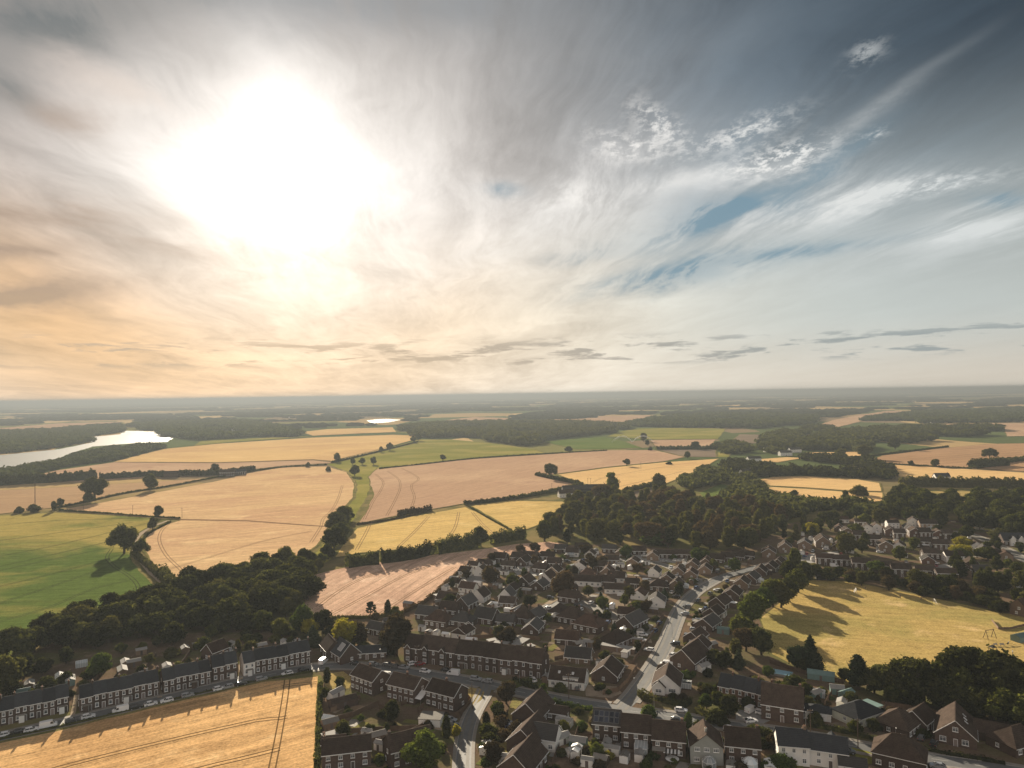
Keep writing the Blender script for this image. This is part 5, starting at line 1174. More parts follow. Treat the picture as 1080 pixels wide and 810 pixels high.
# lone trees in the fields (x, base y, height in the picture, kind, leaf, label, width)
for x, y, h, k, m, lab, w in [
    (100,527,20,'oak','leaf_dark','wide spreading tree with a smaller bush at its foot beside the tan stubble',1.15), (93,528,9,'bush','leaf_dark','bush at the foot of the wide spreading field tree',.9),
    (159,517,15,'round','leaf_dark','single round tree on the hedge line between tan and wheat',1), (35,540,7,'bush','leaf_dark','low dark bush around the foot of the tall pole',1.5), (57,539.5,9,'round','leaf_dark','narrow dark tree at the corner of the crop field',.8), (63.5,535,8,'round','leaf_dark','round bushy tree at the tip of the wheat',.9),
    (167,546,11,'round','leaf_dark','small round tree where the thin hedge ends',1), (161,559,12,'round','leaf_dark','round tree beside the bend of the chalk track',.9), (131,584,26,'oak','leaf_dark','big dark tree standing over the chalk track',.95), (148,588,17,'oak','leaf_dark','leaning dark tree beside the big tree on the chalk track',.8),
    (227,499,9,'round','leaf_dark','dark tree in the middle of the far hedge below the pale wheat',1), (356,487,9,'round','leaf','tree at the corner of the pale wheat rise',1), (325,492.5,5,'bush','leaf_dark','small bush on the hedge below the pale wheat',1),
    (374,502,11,'round','leaf','largest of four trees at the head of the green valley',1), (372,490,7,'round','leaf','small round tree at the head of the green valley',1), (382,490,7,'round','leaf','second small round tree at the head of the green valley',1.1), (394,490,8,'round','leaf_dark','third dark round tree at the head of the green valley',.9),
    (402,477,6,'round','leaf','first of two trees along the pale wheat hedge',1), (411,475,8,'round','leaf','second of two trees along the pale wheat hedge',1), (436,467,7,'round','leaf','first tree of the pair at the hedge top by the far wood',1), (441,465,8,'round','leaf','second tree of the pair at the hedge top by the far wood',1),
    (467,485.5,6,'round','leaf_dark','single dark tree on the rosy stubble edge',1.2), (581,505,16,'oak','leaf_dark','dark tree on the hedge spur beside the cream wheat',.9), (661,492,8,'oak','leaf_dark','tiny lone tree between the rosy stubble and cream wheat',1), (706,490,3,'bush','leaf_dark','low bush patch on the cream wheat edge',2),
    (725,483.5,7,'round','leaf_dark','round bush at the corner of the grey ploughed strip',1.3), (600,475.5,5,'bush','leaf_dark','dark bush at the end of the far wood by the green crop',1.5), (679,466,9,'round','leaf_dark','dark tree beside the watered crop',1.1), (683,470,6,'round','leaf_dark','lower dark tree beside the watered crop',1), (686,475,4,'bush','leaf_dark','small bush below the watered crop trees',1), (733,474,8,'round','leaf_dark','dark tree above the grey ploughed strip',1.3),
    (646,525,25,'tall','leaf_green','tall pale poplar standing by the farm barns',1.25), (695,515,15,'round','leaf_dark','round tree beside the cream wheat and the farm paddock',1.2), (662,523,9,'round','leaf','small tree leaning out beside the tall poplar',1), (705,535,11,'round','leaf','tree between the poplar paddock and the dark wood',1),
    (961,491.5,5,'round','leaf_dark','small round bush on the combed stubble edge',1.2), (986,492.5,7,'round','leaf_dark','larger round bush on the combed stubble edge',1.4), (1044,485,10,'oak','leaf_dark','dark lone oak above the scrub patch',1.2), (944,474,11,'round','leaf_dark','dark tree standing in front of the far tree belt',1.1), (913,484,13,'oak','leaf_dark','oak at the corner of the combed stubble',1.1),
    (887,485.5,11,'round','leaf','pale round tree before the far belt',1.2), (906,522.5,10,'bush','leaf_dark','broad dark bush in the small bright stubble',1.4), (838,522,5,'bush','leaf_dark','little dark bush in the small bright stubble',1.6), (892,531,12,'tall','leaf_dark','upright tree at the edge of the small bright stubble',1.2), (851,535,9,'fir','needle','dark pointed tree beside the small bright stubble',1.2),
    (346,497,5,'bush','leaf_dark','bush where the valley hedge starts',1), (20,541,6,'bush','leaf_dark','bush on the far edge of the crop field',1)]:
    tree(x, y, h, k, m, lab, None, w)
# valley trees between the wheat and the yellow stubble
for i, (x, y, h, m) in enumerate([(362,555,20,'leaf_dark'), (355,562,20,'leaf_dark'), (359,570,18,'leaf'), (352,580,22,'leaf_dark'), (346,590,15,'leaf_dark'), (339,596,12,'leaf'), (328,599,15,'leaf_dark'), (321,598,18,'leaf'), (301,598,20,'leaf'), (292,601,16,'leaf_dark'), (311,606,18,'leaf_dark'), (336,603,12,'leaf_dark'), (367,549,13,'leaf_dark')]):
    tree(x, y, h, 'round', m, f'{ordi(i + 1)} tree down the valley hedge between wheat and yellow stubble', 'trees of the valley hedge', 1.15)
# trees round the recreation ground
for i, (x, y, h, k, m, lab) in enumerate([
    (793,659,30,'round','leaf_green','big bright round tree at the near corner of the pitch'), (815,640,26,'round','leaf','round tree second along the pitch from the street'), (806,645,22,'round','leaf_green','lower tree beside the big round corner tree'), (830,634,22,'round','leaf','green round tree halfway along the street side of the pitch'), (842,625,22,'round','leaf','dense round tree near the black hut'), (824,641,24,'round','leaf_dark','dark round tree halfway along the street side of the pitch'),
    (838,606,24,'tall','leaf','tall tree behind the black hut trees'), (830,612,18,'round','leaf','loose tree between the tan gables and the pitch'), (848,615,20,'round','leaf_dark','dark tree right behind the black hut'), (781,668,18,'bush','leaf','bushy green tree below the big round corner tree'),
    (787,687,22,'round','leaf_brown','dark copper tree behind the slate cottages'), (803,691,24,'round','leaf_dark','dark round tree beside the copper tree'), (776,693,16,'round','leaf_dark','dark garden tree above the slate cottages'), (767,700,15,'cypress','leaf_dark','first dark columnar garden tree above the cottages'), (779,705,18,'fir','needle','dark fir between the cottages and the pitch'), (855,707,31,'fir','needle','tall dark pine standing on the pitch edge'), (841,705,19,'round','needle','lower dark pine crown beside the tall pine'), (846,708,14,'round','leaf_dark','dark bushy tree at the foot of the tall pine'),
    (905,727,29,'tall','needle','dark egg shaped tree above the cream bungalow'), (891,719,12,'round','leaf_dark','small dark tree between the pine and the egg shaped tree')]):
    tree(x, y, h, k, m, lab, 'trees around the pitch', 1.1 if k == 'round' else 1.25)
tb = [(922,731,20), (935,733,26), (948,735,24), (962,738,34), (974,740,36), (985,742,28), (997,744,26), (1008,745,34), (1022,739,44), (1034,741,40), (1046,746,40), (1058,748,46), (1070,752,44), (1083,756,40), (1012,757,24), (1028,760,26), (1045,763,28), (1062,768,30), (1078,770,26), (1096,760,44), (940,743,16), (1000,752,22), (960,746,18), (1090,772,22)]
for i, (x, y, h) in enumerate(sorted(tb)):
    m = ('leaf_dark', 'leaf_dark', 'leaf', 'leaf_dark')[i % 4]
    tree(x, y, h, 'oak' if i % 3 == 0 else 'round', m, f'{ordi(i + 1)} tree of the dark belt above the chalet house, from the cream bungalow', 'trees of the dark belt above the chalet', 1.2)
tree(1030, 741, 24, 'round', 'leaf_yellow', 'yellow green tree shining in the dark belt above the chalet', None, 1.0)
for i, (x, y, h) in enumerate([(1014,580,11), (1015,588,11)]): tree(x, y, h, 'round', 'leaf_yellow', ('upper bright yellow tree in the upper estate', 'lower bright yellow tree in the upper estate')[i], None, 1.7)
tree(857, 566, 13, 'round', 'leaf_yellow', 'olive yellow round tree beside the tan gables', None, 1.15)
# trees among the houses
for x, y, h, k, m, lab, w in [
    (363,683,26,'round','leaf_yellow','yellow green tree beside the old hall',1.15), (378,681,22,'round','leaf_brown','copper tree touching the yellow green tree',1.1), (418,692,38,'round','leaf_brown','huge dark copper tree above the start of the old row',1.05), (327,671,16,'round','leaf_yellow','small yellow tree at the end of the terrace wood',1.1), (340,668,22,'round','leaf_dark','dark tree on the stubble corner',1.0),
    (318,668,26,'round','leaf_green','broad tree behind the terrace block by the junction',1.1), (330,682,20,'fir','needle','broad fir behind the terrace end',1.5), (297,672,18,'round','leaf','round tree behind the terrace gardens',1.2), (275,667,20,'round','leaf','olive round tree in the terrace gardens',1.2), (260,668,18,'round','leaf_dark','dark round tree above the terrace gardens',1.2), (222,674,13,'round','leaf','small round tree above the red roofed house',1.1), (183,680,20,'round','leaf_dark','dark tree over the allotment gardens',1.2), (215,685,12,'bush','leaf','bushy tree near the red roofed house',1.2), (232,668,18,'round','leaf_dark','shady tree behind the red roofed house',1.3),
    (251,687,11,'cypress','leaf_dark','first dark upright garden tree behind the taller pair',1.7), (261,689,9,'cypress','leaf_dark','second dark upright garden tree behind the taller pair',1.7), (104,715,21,'round','leaf_green','bright green rounded tree behind the terrace gardens',1.1), (5,737,34,'round','leaf_dark','dark tree at the lake end of the terrace',1.0), (25,716,20,'round','leaf_dark','dark tree beyond the lake end of the terrace',1.1), (-8,735,30,'round','leaf_dark','tree half hidden past the end of the terrace',1.0), (128,690,10,'round','leaf','small tree by the allotment sheds',1.1), (150,688,9,'round','leaf','little round tree by the allotments',1.1), (165,682,10,'round','leaf_dark','little dark tree between allotments and wood',1.1), (70,700,14,'round','leaf_dark','dark tree at the upper allotments',1.2), (45,712,14,'round','leaf_dark','dark tree beside the first greenhouse',1.2), (158,700,9,'round','leaf_dark','round dark tree over the sunny allotment strip',1.1),
    (391,649,13,'cedar','needle','layered cedar at the foot of the pink stubble',1.1), (409,648,14,'cypress','needle','narrow dark cypress at the foot of the pink stubble',1.5), (417,652,11,'round','leaf','green bush tree by the cypress',1.3), (395,657,10,'round','leaf_brown','brown tree under the layered cedar',1.3),
    (594,631,26,'round','leaf_brown','big copper tree with a bare trunk beside the white row',1.15), (625,601,14,'round','leaf_brown','copper tree at the end of the pale path',1.0), (660,588,12,'round','leaf_green','bright round tree at the edge of the wood',1.3), (635,643,13,'round','leaf_green','slender young tree on the sandy green',1.0), (517,618,20,'round','leaf_brown','copper tree behind the white gables',1.1), (540,620,14,'round','leaf','olive garden tree between the white gables',1.0), (550,585,10,'round','leaf_brown','rusty tree on the stubble edge of the estate',1.3), (565,583,10,'round','leaf_brown','second rusty tree on the stubble edge',1.4),
    (735,592,13,'round','leaf_green','round green tree under the wood',1.2), (744,590,9,'round','leaf_green','smaller green tree under the wood',1.1), (775,603,13,'round','leaf_green','bright tree at the top of the curving street',1.1), (690,574,20,'bush','leaf_green','wide pale rounded tree at the wood front',1.6), (672,605,10,'round','leaf_brown','brown garden tree on the bend',1.2), (680,625,12,'round','leaf_brown','brown tree beside the garden shrubs on the green',1.2), (664,631,12,'round','leaf_dark','dark tree behind the sandy green',1.2), (672,645,11,'bush','leaf','bushy green hedge tree by the white gable',1.5),
    (534,742,20,'round','leaf_brown','dark copper tree at the lane corner',1.15), (524,751,11,'bush','leaf','green bush at the lane corner',1.2), (527,757,9,'bush','leaf_dark','dark bush below the lane corner tree',1.3), (573,741,17,'cedar','leaf_green','pale feathery conifer above the stepped gables',.8), (514,778,14,'bush','leaf','round green bush along the lane',1.1), (517,787,13,'bush','leaf_dark','dark round bush along the lane',1.2), (521,806,20,'round','leaf_brown','copper tree along the lane',1.1), (513,766,13,'cypress','leaf_dark','dark conifer by the lane',1.8),
    (414,762,20,'round','leaf_dark','dark round tree behind the middle modern pair',1.0), (449,815,36,'round','leaf_green','large bright tree at the bottom edge below the modern pairs',1.12), (389,775,10,'round','leaf','first round garden tree below the modern pairs',1.2), (408,776,12,'cypress','leaf_dark','dark upright garden tree below the modern pairs',1.6), (362,778,16,'round','leaf_dark','dark garden tree beside the wheat edge',1.0), (345,720,14,'cypress','leaf_dark','dark egg shaped tree at the corner of the wheat',1.5), (342,738,11,'round','leaf_dark','small round tree on the wheat edge',.9), (471,778,20,'cypress','leaf_dark','dark conifer beside the lane garden',1.4), (481,776,11,'bush','leaf_yellow','pale yellow bush beside the lane',.7), (358,722,8,'bush','leaf','rounded bush on the dry grass patch',1.2), (400,806,10,'bush','leaf','pale green bush by the lower roofs',1.1),
    (684,757,12,'bush','leaf_green','bright green bush at the junction',1.2), (726,768,14,'cypress','leaf_green','olive egg shaped tree beside the road',1.8), (736,769,9,'bush','leaf','small dark bush beside the olive tree',.8), (745,747,13,'round','leaf_green','pale green tree inside the cottage garden',1.3), (770,757,20,'round','leaf_dark','dark tree in front of the slate cottages',1.1), (757,763,14,'bush','leaf_dark','dark bush in front of the slate cottages',1.2), (752,700,14,'round','leaf_dark','dark tree behind the large brown house',1.1), (763,706,17,'round','leaf_dark','second dark tree behind the slate row',1.1), (796,778,12,'bush','leaf','olive shrub tree beside the parking yard',1.5), (807,782,12,'bush','leaf_dark','dark shrub tree beside the parking yard',1.4), (816,791,14,'round','leaf_brown','brown tree behind the white cottage',1.1), (823,812,14,'bush','leaf_green','pale green bush before the white cottage',1.6), (810,715,11,'round','leaf_green','green tree beside the blue pool',1.1), (838,722,9,'bush','leaf','green bush below the blue pool',1.6),
    (630,800,14,'round','leaf_green','bright garden tree under the solar roof house',1.2), (641,801,8,'bush','leaf_yellow','pale bush beside the bright garden tree',1.2), (628,756,8,'bush','leaf','pale round shrub beside the solar roof house',.9), (614,770,9,'bush','leaf_green','green shrub in the long gardens',1.2), (957,737,10,'bush','leaf_green','pair topped green bush behind the cream bungalow',1.3), (905,598,11,'round','leaf_dark','dark garden tree in the upper estate yard',1.3), (894,584,18,'round','leaf_dark','large dark tree in the middle of the upper estate',1.3), (925,608,14,'round','leaf_green','green tree on the pitch hedge',1.2), (968,622,18,'round','leaf_dark','dark tree on the pitch hedge',1.3), (1000,626,16,'round','leaf','green tree at the corner of the pitch hedge',1.3), (985,622,13,'round','leaf_brown','brown tree on the pitch hedge',1.2), (913,556,12,'round','leaf','pale tree between the upper houses',1.2), (928,553,14,'round','leaf_dark','dark tree above the upper houses',1.2), (960,550,11,'round','leaf_green','grey green tree beside the pale gable',1.2), (903,546,11,'round','leaf_blue','silvery tree above the upper estate',1.3)]:
    tree(x, y, h, k, m, lab, None, w)
def scatter(poly, n, hs, kinds, seed, label, group, avoid=True, wid=1.1, mind=3.0):
    r = random.Random(seed); Q = [(g.x, g.y) for g in (G(x, y) for x, y in poly)]
    x0 = min(q[0] for q in Q); x1 = max(q[0] for q in Q); y0 = min(q[1] for q in Q); y1 = max(q[1] for q in Q); k = 0; t = 0; got = []
    while k < n and t < 8000:
        t += 1; x = r.uniform(x0, x1); y = r.uniform(y0, y1)
        if not inside(x, y, Q): continue
        if avoid and (hit_house(x, y, 1.2) or on_road(Vector((x, y, 0)), 1.0)): continue
        if any((x - a) ** 2 + (y - b) ** 2 < mind * mind for a, b in got): continue
        got.append((x, y)); kd, m = r.choice(kinds); tree_at(Vector((x, y, 0)), r.uniform(*hs) * 1.12, kd, m, label, group, wid * r.uniform(.8, 1.3), r); k += 1
UPPER = [(820,575),(860,552),(930,545),(1000,548),(1090,560),(1090,640),(1000,628),(930,614),(870,602),(830,604)]
scatter(UPPER, 46, (4.5, 9), [('round','leaf_dark'),('round','leaf'),('round','leaf_dark'),('tall','leaf')], 31, 'small dark tree in the gardens of the upper estate', 'garden trees of the upper estate', True, 1.2, 6)
scatter([(845,612),(870,612),(900,616),(960,628),(1000,636),(1050,648),(1090,655),(1090,640),(1000,624),(930,608),(880,602)], 26, (4, 7.5), [('round','leaf_dark'),('round','leaf_brown'),('round','leaf_dark')], 32, 'dark hedge tree along the houses above the pitch', 'hedge trees above the pitch', True, 1.3, 4)
scatter([(1000,586),(1090,572),(1095,652),(1050,640),(1004,624)], 26, (5, 10), [('round','leaf_dark'),('tall','leaf_dark'),('round','leaf')], 41, 'dark tree in the belt between the yellow trees and the pitch', 'belt trees past the yellow trees', True, 1.3, 5)
scatter([(812,560),(850,548),(884,545),(884,560),(840,572),(815,574)], 16, (5, 9), [('round','leaf_dark'),('round','leaf'),('tall','leaf_dark')], 42, 'dark tree between the wood and the tan gables', 'trees by the tan gables', True, 1.3, 5)
MIDP = [(446,655),(478,618),(520,590),(600,579),(740,590),(775,592),(745,612),(716,640),(700,668),(668,720),(600,700),(500,682)]
scatter(MIDP, 30, (3.5, 6.5), [('round','leaf_dark'),('round','leaf_brown'),('round','leaf'),('tall','leaf_dark'),('fir','needle')], 43, 'small dark garden tree among the brown roofs of the middle estate', 'garden trees of the middle estate', True, 1.2, 6)
scatter([(720,720),(760,725),(820,720),(880,740),(935,770),(900,780),(800,752),(730,745)], 10, (3.5, 6), [('round','leaf_dark'),('round','leaf')], 44, 'small dark garden tree between the cottages and the bungalows', 'garden trees by the cottages', True, 1.1, 5)
BUSH = [('bush','leaf_green'),('bush','leaf'),('bush','leaf_dark'),('bush','leaf_brown'),('bush','leaf_brown'),('bush','leaf_dark')]
MID = [(440,660),(480,612),(520,590),(600,580),(740,588),(800,592),(745,625),(722,650),(700,690),(660,740),(590,730),(480,705),(430,690)]
scatter(MID, 72, (1.4, 3.6), BUSH, 33, 'low brown garden shrub among the brown roofs of the middle estate', 'garden shrubs of the middle estate', True, 1.2, 3.0)
scatter([(340,690),(420,700),(428,692),(405,655),(345,655),(312,655),(180,690),(0,735),(0,752),(160,722),(330,690)], 66, (1.8, 4.5), [('bush','leaf_dark'),('bush','leaf'),('bush','leaf_dark')], 34, 'low dark shrub in the gardens between the wood and the brick terrace', 'shrubs behind the brick terrace', True, 1.2, 3.2)
scatter([(345,735),(400,750),(480,757),(500,752),(487,800),(485,820),(340,820)], 26, (1.2, 3.0), BUSH + [('bush','leaf_green')], 35, 'small garden shrub behind the modern pairs', 'garden shrubs behind the modern pairs', True, 1.2, 2.6)
scatter([(505,770),(590,745),(650,760),(820,785),(820,820),(500,820)], 46, (1.2, 3.2), BUSH + [('bush','leaf_green')], 36, 'small garden shrub along the bottom gardens', 'garden shrubs along the bottom', True, 1.2, 2.6)
scatter([(690,700),(740,700),(760,725),(820,715),(880,735),(1000,760),(1060,790),(940,775),(800,745),(700,740)], 34, (1.2, 3.4), BUSH, 37, 'small dark shrub in the gardens below the pitch', 'garden shrubs below the pitch', True, 1.2, 3.0)
def sheds(poly, n, seed, label, group):
    r = random.Random(seed); Q = [(g.x, g.y) for g in (G(x, y) for x, y in poly)]; k = 0
    x0 = min(q[0] for q in Q); x1 = max(q[0] for q in Q); y0 = min(q[1] for q in Q); y1 = max(q[1] for q in Q); base = None
    for t in range(6000):
        if k >= n: break
        x, y = r.uniform(x0, x1), r.uniform(y0, y1)
        if not inside(x, y, Q) or hit_house(x, y, 1.6) or on_road(Vector((x, y, 0)), 1.5): continue
        if base is None or k % 3 == 0:
            L, W_ = r.uniform(2.4, 5.5), r.uniform(2, 3); base = empty('shed', (x, y, 0)); base['label'] = label; base['category'] = 'shed'; base['group'] = group
            wl, rf = r.choice((('render', 'concrete'), ('shed', 'concrete'), ('white', 'felt'), ('shed', 'felt'), ('render', 'white'))); o = base
            mb = MB(); mb.box((0, 0, 1.05), (L, W_, 2.1), M[wl]); mb.build('wall', o); mb = MB()
            for s in (-1, 1): mb.poly([(-L/2-.1, s*(W_/2+.1), 2.1), (L/2+.1, s*(W_/2+.1), 2.1), (L/2+.1, 0, 2.65), (-L/2-.1, 0, 2.65)][::s], M[rf])
            mb.build('roof', o); mb = MB(); mb.box((0, -W_ / 2 - .03, .95), (.9, .06, 1.8), M['door']); mb.build('door', o)
        else: o = copy_tree(base)
        o.location = (x, y, 0.05); o.rotation_euler = (0, 0, R(r.choice((-20, 70, 65, -25)) + r.uniform(-8, 8))); k += 1
sheds(MID, 66, 61, 'small pale garden shed or garage among the brown roofs of the middle estate', 'small sheds of the middle estate')
sheds(UPPER, 22, 62, 'small pale garden shed or garage of the upper estate', 'small sheds of the upper estate')
sheds([(505,775),(590,750),(650,765),(820,790),(820,815),(500,815)], 12, 63, 'small weathered shed in the bottom gardens', 'small sheds of the bottom gardens')
def patios(poly, n, seed, label):
    r = random.Random(seed); Q = [(g.x, g.y) for g in (G(x, y) for x, y in poly)]; k = 0
    x0 = min(q[0] for q in Q); x1 = max(q[0] for q in Q); y0 = min(q[1] for q in Q); y1 = max(q[1] for q in Q)
    for t in range(6000):
        if k >= n: break
        x, y = r.uniform(x0, x1), r.uniform(y0, y1)
        if not inside(x, y, Q) or on_road(Vector((x, y, 0)), .5): continue
        a = R(r.choice((-20, 66)) + r.uniform(-6, 6)); L, W_ = r.uniform(3, 11), r.uniform(2.2, 4.5); mb = MB(); P = []
        for u, v in ((-1, -1), (1, -1), (1, 1), (-1, 1)):
            u *= L / 2 * r.uniform(.8, 1.1); v *= W_ / 2 * r.uniform(.8, 1.1); P.append((x + u * math.cos(a) - v * math.sin(a), y + u * math.sin(a) + v * math.cos(a), .11 + k * .0012))
        mb.poly(P, M[r.choice(('concrete', 'drive', 'dirt', 'paving', 'chalk', 'lawn'))]); tag(mb.build('driveway'), label, 'driveway', kind='structure'); k += 1
patios([(716,672),(738,640),(772,612),(800,604),(815,610),(780,632),(756,660),(736,690),(712,692)], 24, 76, 'pale drive between the gable houses and the curving street'); patios(MID, 130, 71, 'pale patio, drive or dry lawn among the brown roofs'); patios(UPPER, 36, 72, 'pale patio or drive of the upper estate'); patios([(505,775),(590,750),(650,765),(820,790),(1000,800),(820,815),(500,815)], 26, 73, 'patio or dry lawn in the bottom gardens'); patios([(345,735),(400,750),(480,757),(500,752),(487,800),(485,820),(340,820)], 14, 74, 'dry lawn behind the modern pairs')
scatter([(716,676),(736,644),(770,616),(790,606),(800,608),(775,626),(750,648),(735,676),(720,690)], 22, (1.0, 2.2), BUSH + [('bush','leaf_green'), ('bush','leaf_yellow')], 38, 'small front garden shrub along the inner side of the curving street', 'front garden shrubs on the curving street', True, 1.2, 2.2)
# --- hedges
def hedge(pts, w, h, mat, label, dens=16, seed=1, size=.34, group=None, lumpy=.25, name='hedge'):
    if min(p[1] for p in pts) < 660: w *= KS; h *= KS; size *= 1.1; dens *= .8
    rng = np.random.default_rng(seed + len(pts)); P = crom([G(x, y, 0) for x, y in pts], 2.5); Ln = sum((P[i + 1] - P[i]).length for i in range(len(P) - 1))
    n = int(min(9000, Ln * dens * (w + 2 * h) / 4)); c = P[len(P) // 2].copy()
    A = np.array([p[:] for p in P]); idx = rng.integers(0, len(P) - 1, n); f = rng.uniform(0, 1, (n, 1))
    B = A[idx] * (1 - f) + A[idx + 1] * f; T = A[idx + 1] - A[idx]; T /= np.linalg.norm(T, axis=1, keepdims=True) + 1e-9; Nn = np.stack([-T[:, 1], T[:, 0], 0 * T[:, 0]], 1)
    s = idx[:, None] + f; hh = h * (1 + lumpy * np.sin(s * 1.9 + seed) * np.cos(s * .83)); ww = w / 2 * (1 + lumpy * .6 * np.sin(s * 1.3 + 2 * seed))
    th = rng.uniform(0.03, math.pi - .03, (n, 1)); rr = rng.uniform(.86, 1.06, (n, 1))
    cx = np.sign(np.cos(th)) * np.abs(np.cos(th)) ** .6; sz = np.sin(th) ** .6
    Pn = B + Nn * cx * ww * rr + np.array([0, 0, 1]) * sz * hh * rr
    D = Nn * np.cos(th) + np.array([0, 0, 1]) * np.sin(th)
    V, Fq = leaf_quads(Pn - np.array(c[:]), D, size, rng, .6)
    # woody heart
    base = len(V); ring = 5; HV = []; HF = []
    for i in range(len(P)):
        t = Vector(P[min(i + 1, len(P) - 1)] - P[max(i - 1, 0)]).normalized(); nr = Vector((-t.y, t.x, 0)); hk = h * (1 + lumpy * math.sin(i * 1.9 + seed) * math.cos(i * .83)) * .82; wk = w / 2 * .8
        for a, b in ((-1, 0), (-.9, .7), (0, 1), (.9, .7), (1, 0)): HV.append(tuple(P[i] - c + nr * a * wk + Vector((0, 0, b * hk))))
    for i in range(len(P) - 1):
        for k in range(ring - 1): HF.append((base + i * ring + k, base + (i + 1) * ring + k, base + (i + 1) * ring + k + 1, base + i * ring + k + 1))
    V = np.vstack([V, np.array(HV)]); Fq = np.vstack([Fq, np.array(HF)])
    o = link(name, np_mesh(name, V, Fq, [M[mat]]), None, c); o['label'] = label; o['category'] = 'hedge'
    if group: o['group'] = group
    return o
hedge([(366,599),(385,596),(400,595)], 5, 6, 'leaf_dark', 'end clump of the long dark hedge above the pink stubble', 9, 1, .6)
hedge([(402,594),(420,592),(438,589),(455,584.5)], 5, 6.5, 'leaf_dark', 'first long stretch of dark hedge above the pink stubble', 9, 2, .6)
hedge([(460,585),(475,582),(490,579.5),(505,576.5)], 5.5, 8, 'leaf_dark', 'tall middle stretch of dark hedge above the pink stubble', 9, 3, .6)
hedge([(519,574),(535,571),(553,568)], 5, 6.5, 'leaf_dark', 'last stretch of dark hedge beside the wood above the pink stubble', 9, 4, .6)
tree(507, 576, 20, 'round', 'leaf_dark', 'round tree rising from the dark hedge above the pink stubble', None, .9)
hedge([(376,553.5),(410,549),(455,539.5)], .8, 1.3, 'leaf_brown', 'thin brown hedge between rosy and yellow stubble', 10, 5, .4)
hedge([(420,545),(430,542),(440,541),(455,538.5)], 2.5, 4, 'leaf_brown', 'scrubby copse on the thin brown hedge', 7, 6, .6)
hedge([(490,532.6),(505,531),(520,529.5),(532,528)], 3, 3, 'leaf_dark', 'low dark hedge stretch meeting the yellow stubble corner', 8, 7, .6)
hedge([(492,533.2),(515,547),(540,560.5)], 1.0, 1.2, 'leaf_dark', 'straight dark hedge dividing the two yellow stubbles', 8, 8, .5)
hedge([(532,528),(560,523.5),(588,518),(614,511.5)], 3, 3, 'leaf_dark', 'dark hedge from the yellow stubble to the farm barns', 6, 9, .7)
hedge([(566,501.7),(585,506),(610,511)], 4, 3.5, 'leaf_dark', 'dark hedge spur pointing into the rosy stubble', 6, 10, .8)
hedge([(660,519.5),(690,513),(702,512)], 4, 4, 'leaf_dark', 'dark hedge between the cream wheat and the poplar', 6, 11, .8)
hedge([(62,538.6),(100,541.2),(150,545),(190,547.4)], 1.2, 1.4, 'leaf_dark', 'thin dark straight hedge above the crop field', 7, 12, .5)
hedge([(60,536),(90,530),(130,521),(180,513),(235,502.8),(290,494),(345,490.5)], 2, 1.5, 'leaf_dark', 'long thin hedge climbing between tan stubble and large wheat', 4, 13, .8)
hedge([(171,608),(176,615),(182,622)], 5, 5, 'leaf_dark', 'dark scrub along the lower chalk track', 9, 14, .6)
hedge([(140,586),(150,593),(160,601),(168,609)], 3, 3, 'leaf_dark', 'dark scrub along the upper chalk track', 9, 15, .6)
hedge([(147,575),(158,563),(180,551)], 1, 1.4, 'leaf_dark', 'low dark hedge round the bend of the chalk track', 8, 16, .5)
hedge([(350,488.5),(390,479),(440,466.5)], 3, 2, 'leaf_dark', 'hedge above the green valley along the pale wheat', 4, 17, 1)
hedge([(400,494.6),(440,490.6),(500,484),(560,479.8),(640,475.5)], 2.5, 1.5, 'leaf_dark', 'thin far hedge on top of the rosy stubble', 3, 18, 1)
hedge([(-10,513),(30,510),(70,508),(100,505)], 8, 9, 'leaf_dark', 'tall tree hedge above the tan stubble nearest the lake', 4, 19, 1.3)
hedge([(105,506),(150,503),(175,503)], 6, 6, 'leaf_dark', 'middle stretch of tree hedge above the tan stubble', 4, 20, 1.2)
hedge([(190,501.5),(230,501),(268,496.5)], 7, 5.5, 'leaf_dark', 'last stretch of tree hedge running to the farm buildings', 4, 21, 1.2)
hedge([(952,514),(975,513),(1000,514),(1030,514.5),(1060,515),(1100,516)], 9, 8, 'leaf_dark', 'tall dark hedge below the long wheat strip', 4, 22, 1.2)
hedge([(1026,494),(1045,492),(1060,491)], 12, 8, 'leaf_dark', 'scrub patch below the lone dark oak', 4, 23, 1.2)
hedge([(1045,490),(1065,487),(1090,485)], 14, 4, 'leaf_dark', 'low scrub field beside the lone dark oak', 3, 24, 1.2)
hedge([(912,488),(980,492),(1025,494.4)], 2, 1.4, 'leaf_dark', 'thin hedge under the combed stubble', 3, 25, .9)
hedge([(905,483),(950,477.5),(1000,471.5)], 3, 2, 'leaf_dark', 'hedge behind the combed stubble', 3, 26, 1)
hedge([(692,474.4),(720,474),(755,473.8)], 6, 5, 'leaf_dark', 'far hedge above the grey ploughed strip', 3, 27, 1.2)
hedge([(847,604),(865,607),(885,610)], 2.5, 2.2, 'leaf_dark', 'dark clipped hedge behind the black hut', 9, 28, .4)
hedge([(885,607),(925,612),(965,621),(1000,629),(1050,641),(1090,650)], 3, 3.5, 'leaf_dark', 'long dark hedge between the pitch and the houses', 8, 29, .5)
hedge([(692,738),(705,742),(722,746),(728,741)], 2, 2.0, 'leaf_dark', 'dark clipped hedge around the white gabled bungalow', 14, 30, .3)
hedge([(675,733),(680,738),(690,741)], 3, 2.6, 'leaf_dark', 'dark bushy hedge at the junction corner', 14, 31, .34)
hedge([(583,742),(600,746),(625,750)], 1.6, 1.8, 'leaf_green', 'bright green hedge along the road below the fork', 16, 32, .28)
hedge([(540,726),(552,722),(562,719)], 2.4, 2.2, 'leaf', 'green clipped hedge at the end of the old row', 14, 33, .3)
hedge([(542,719),(555,724),(566,727)], 2.2, 2.0, 'leaf_dark', 'rounded dark hedge before the end of the old row', 14, 34, .3)
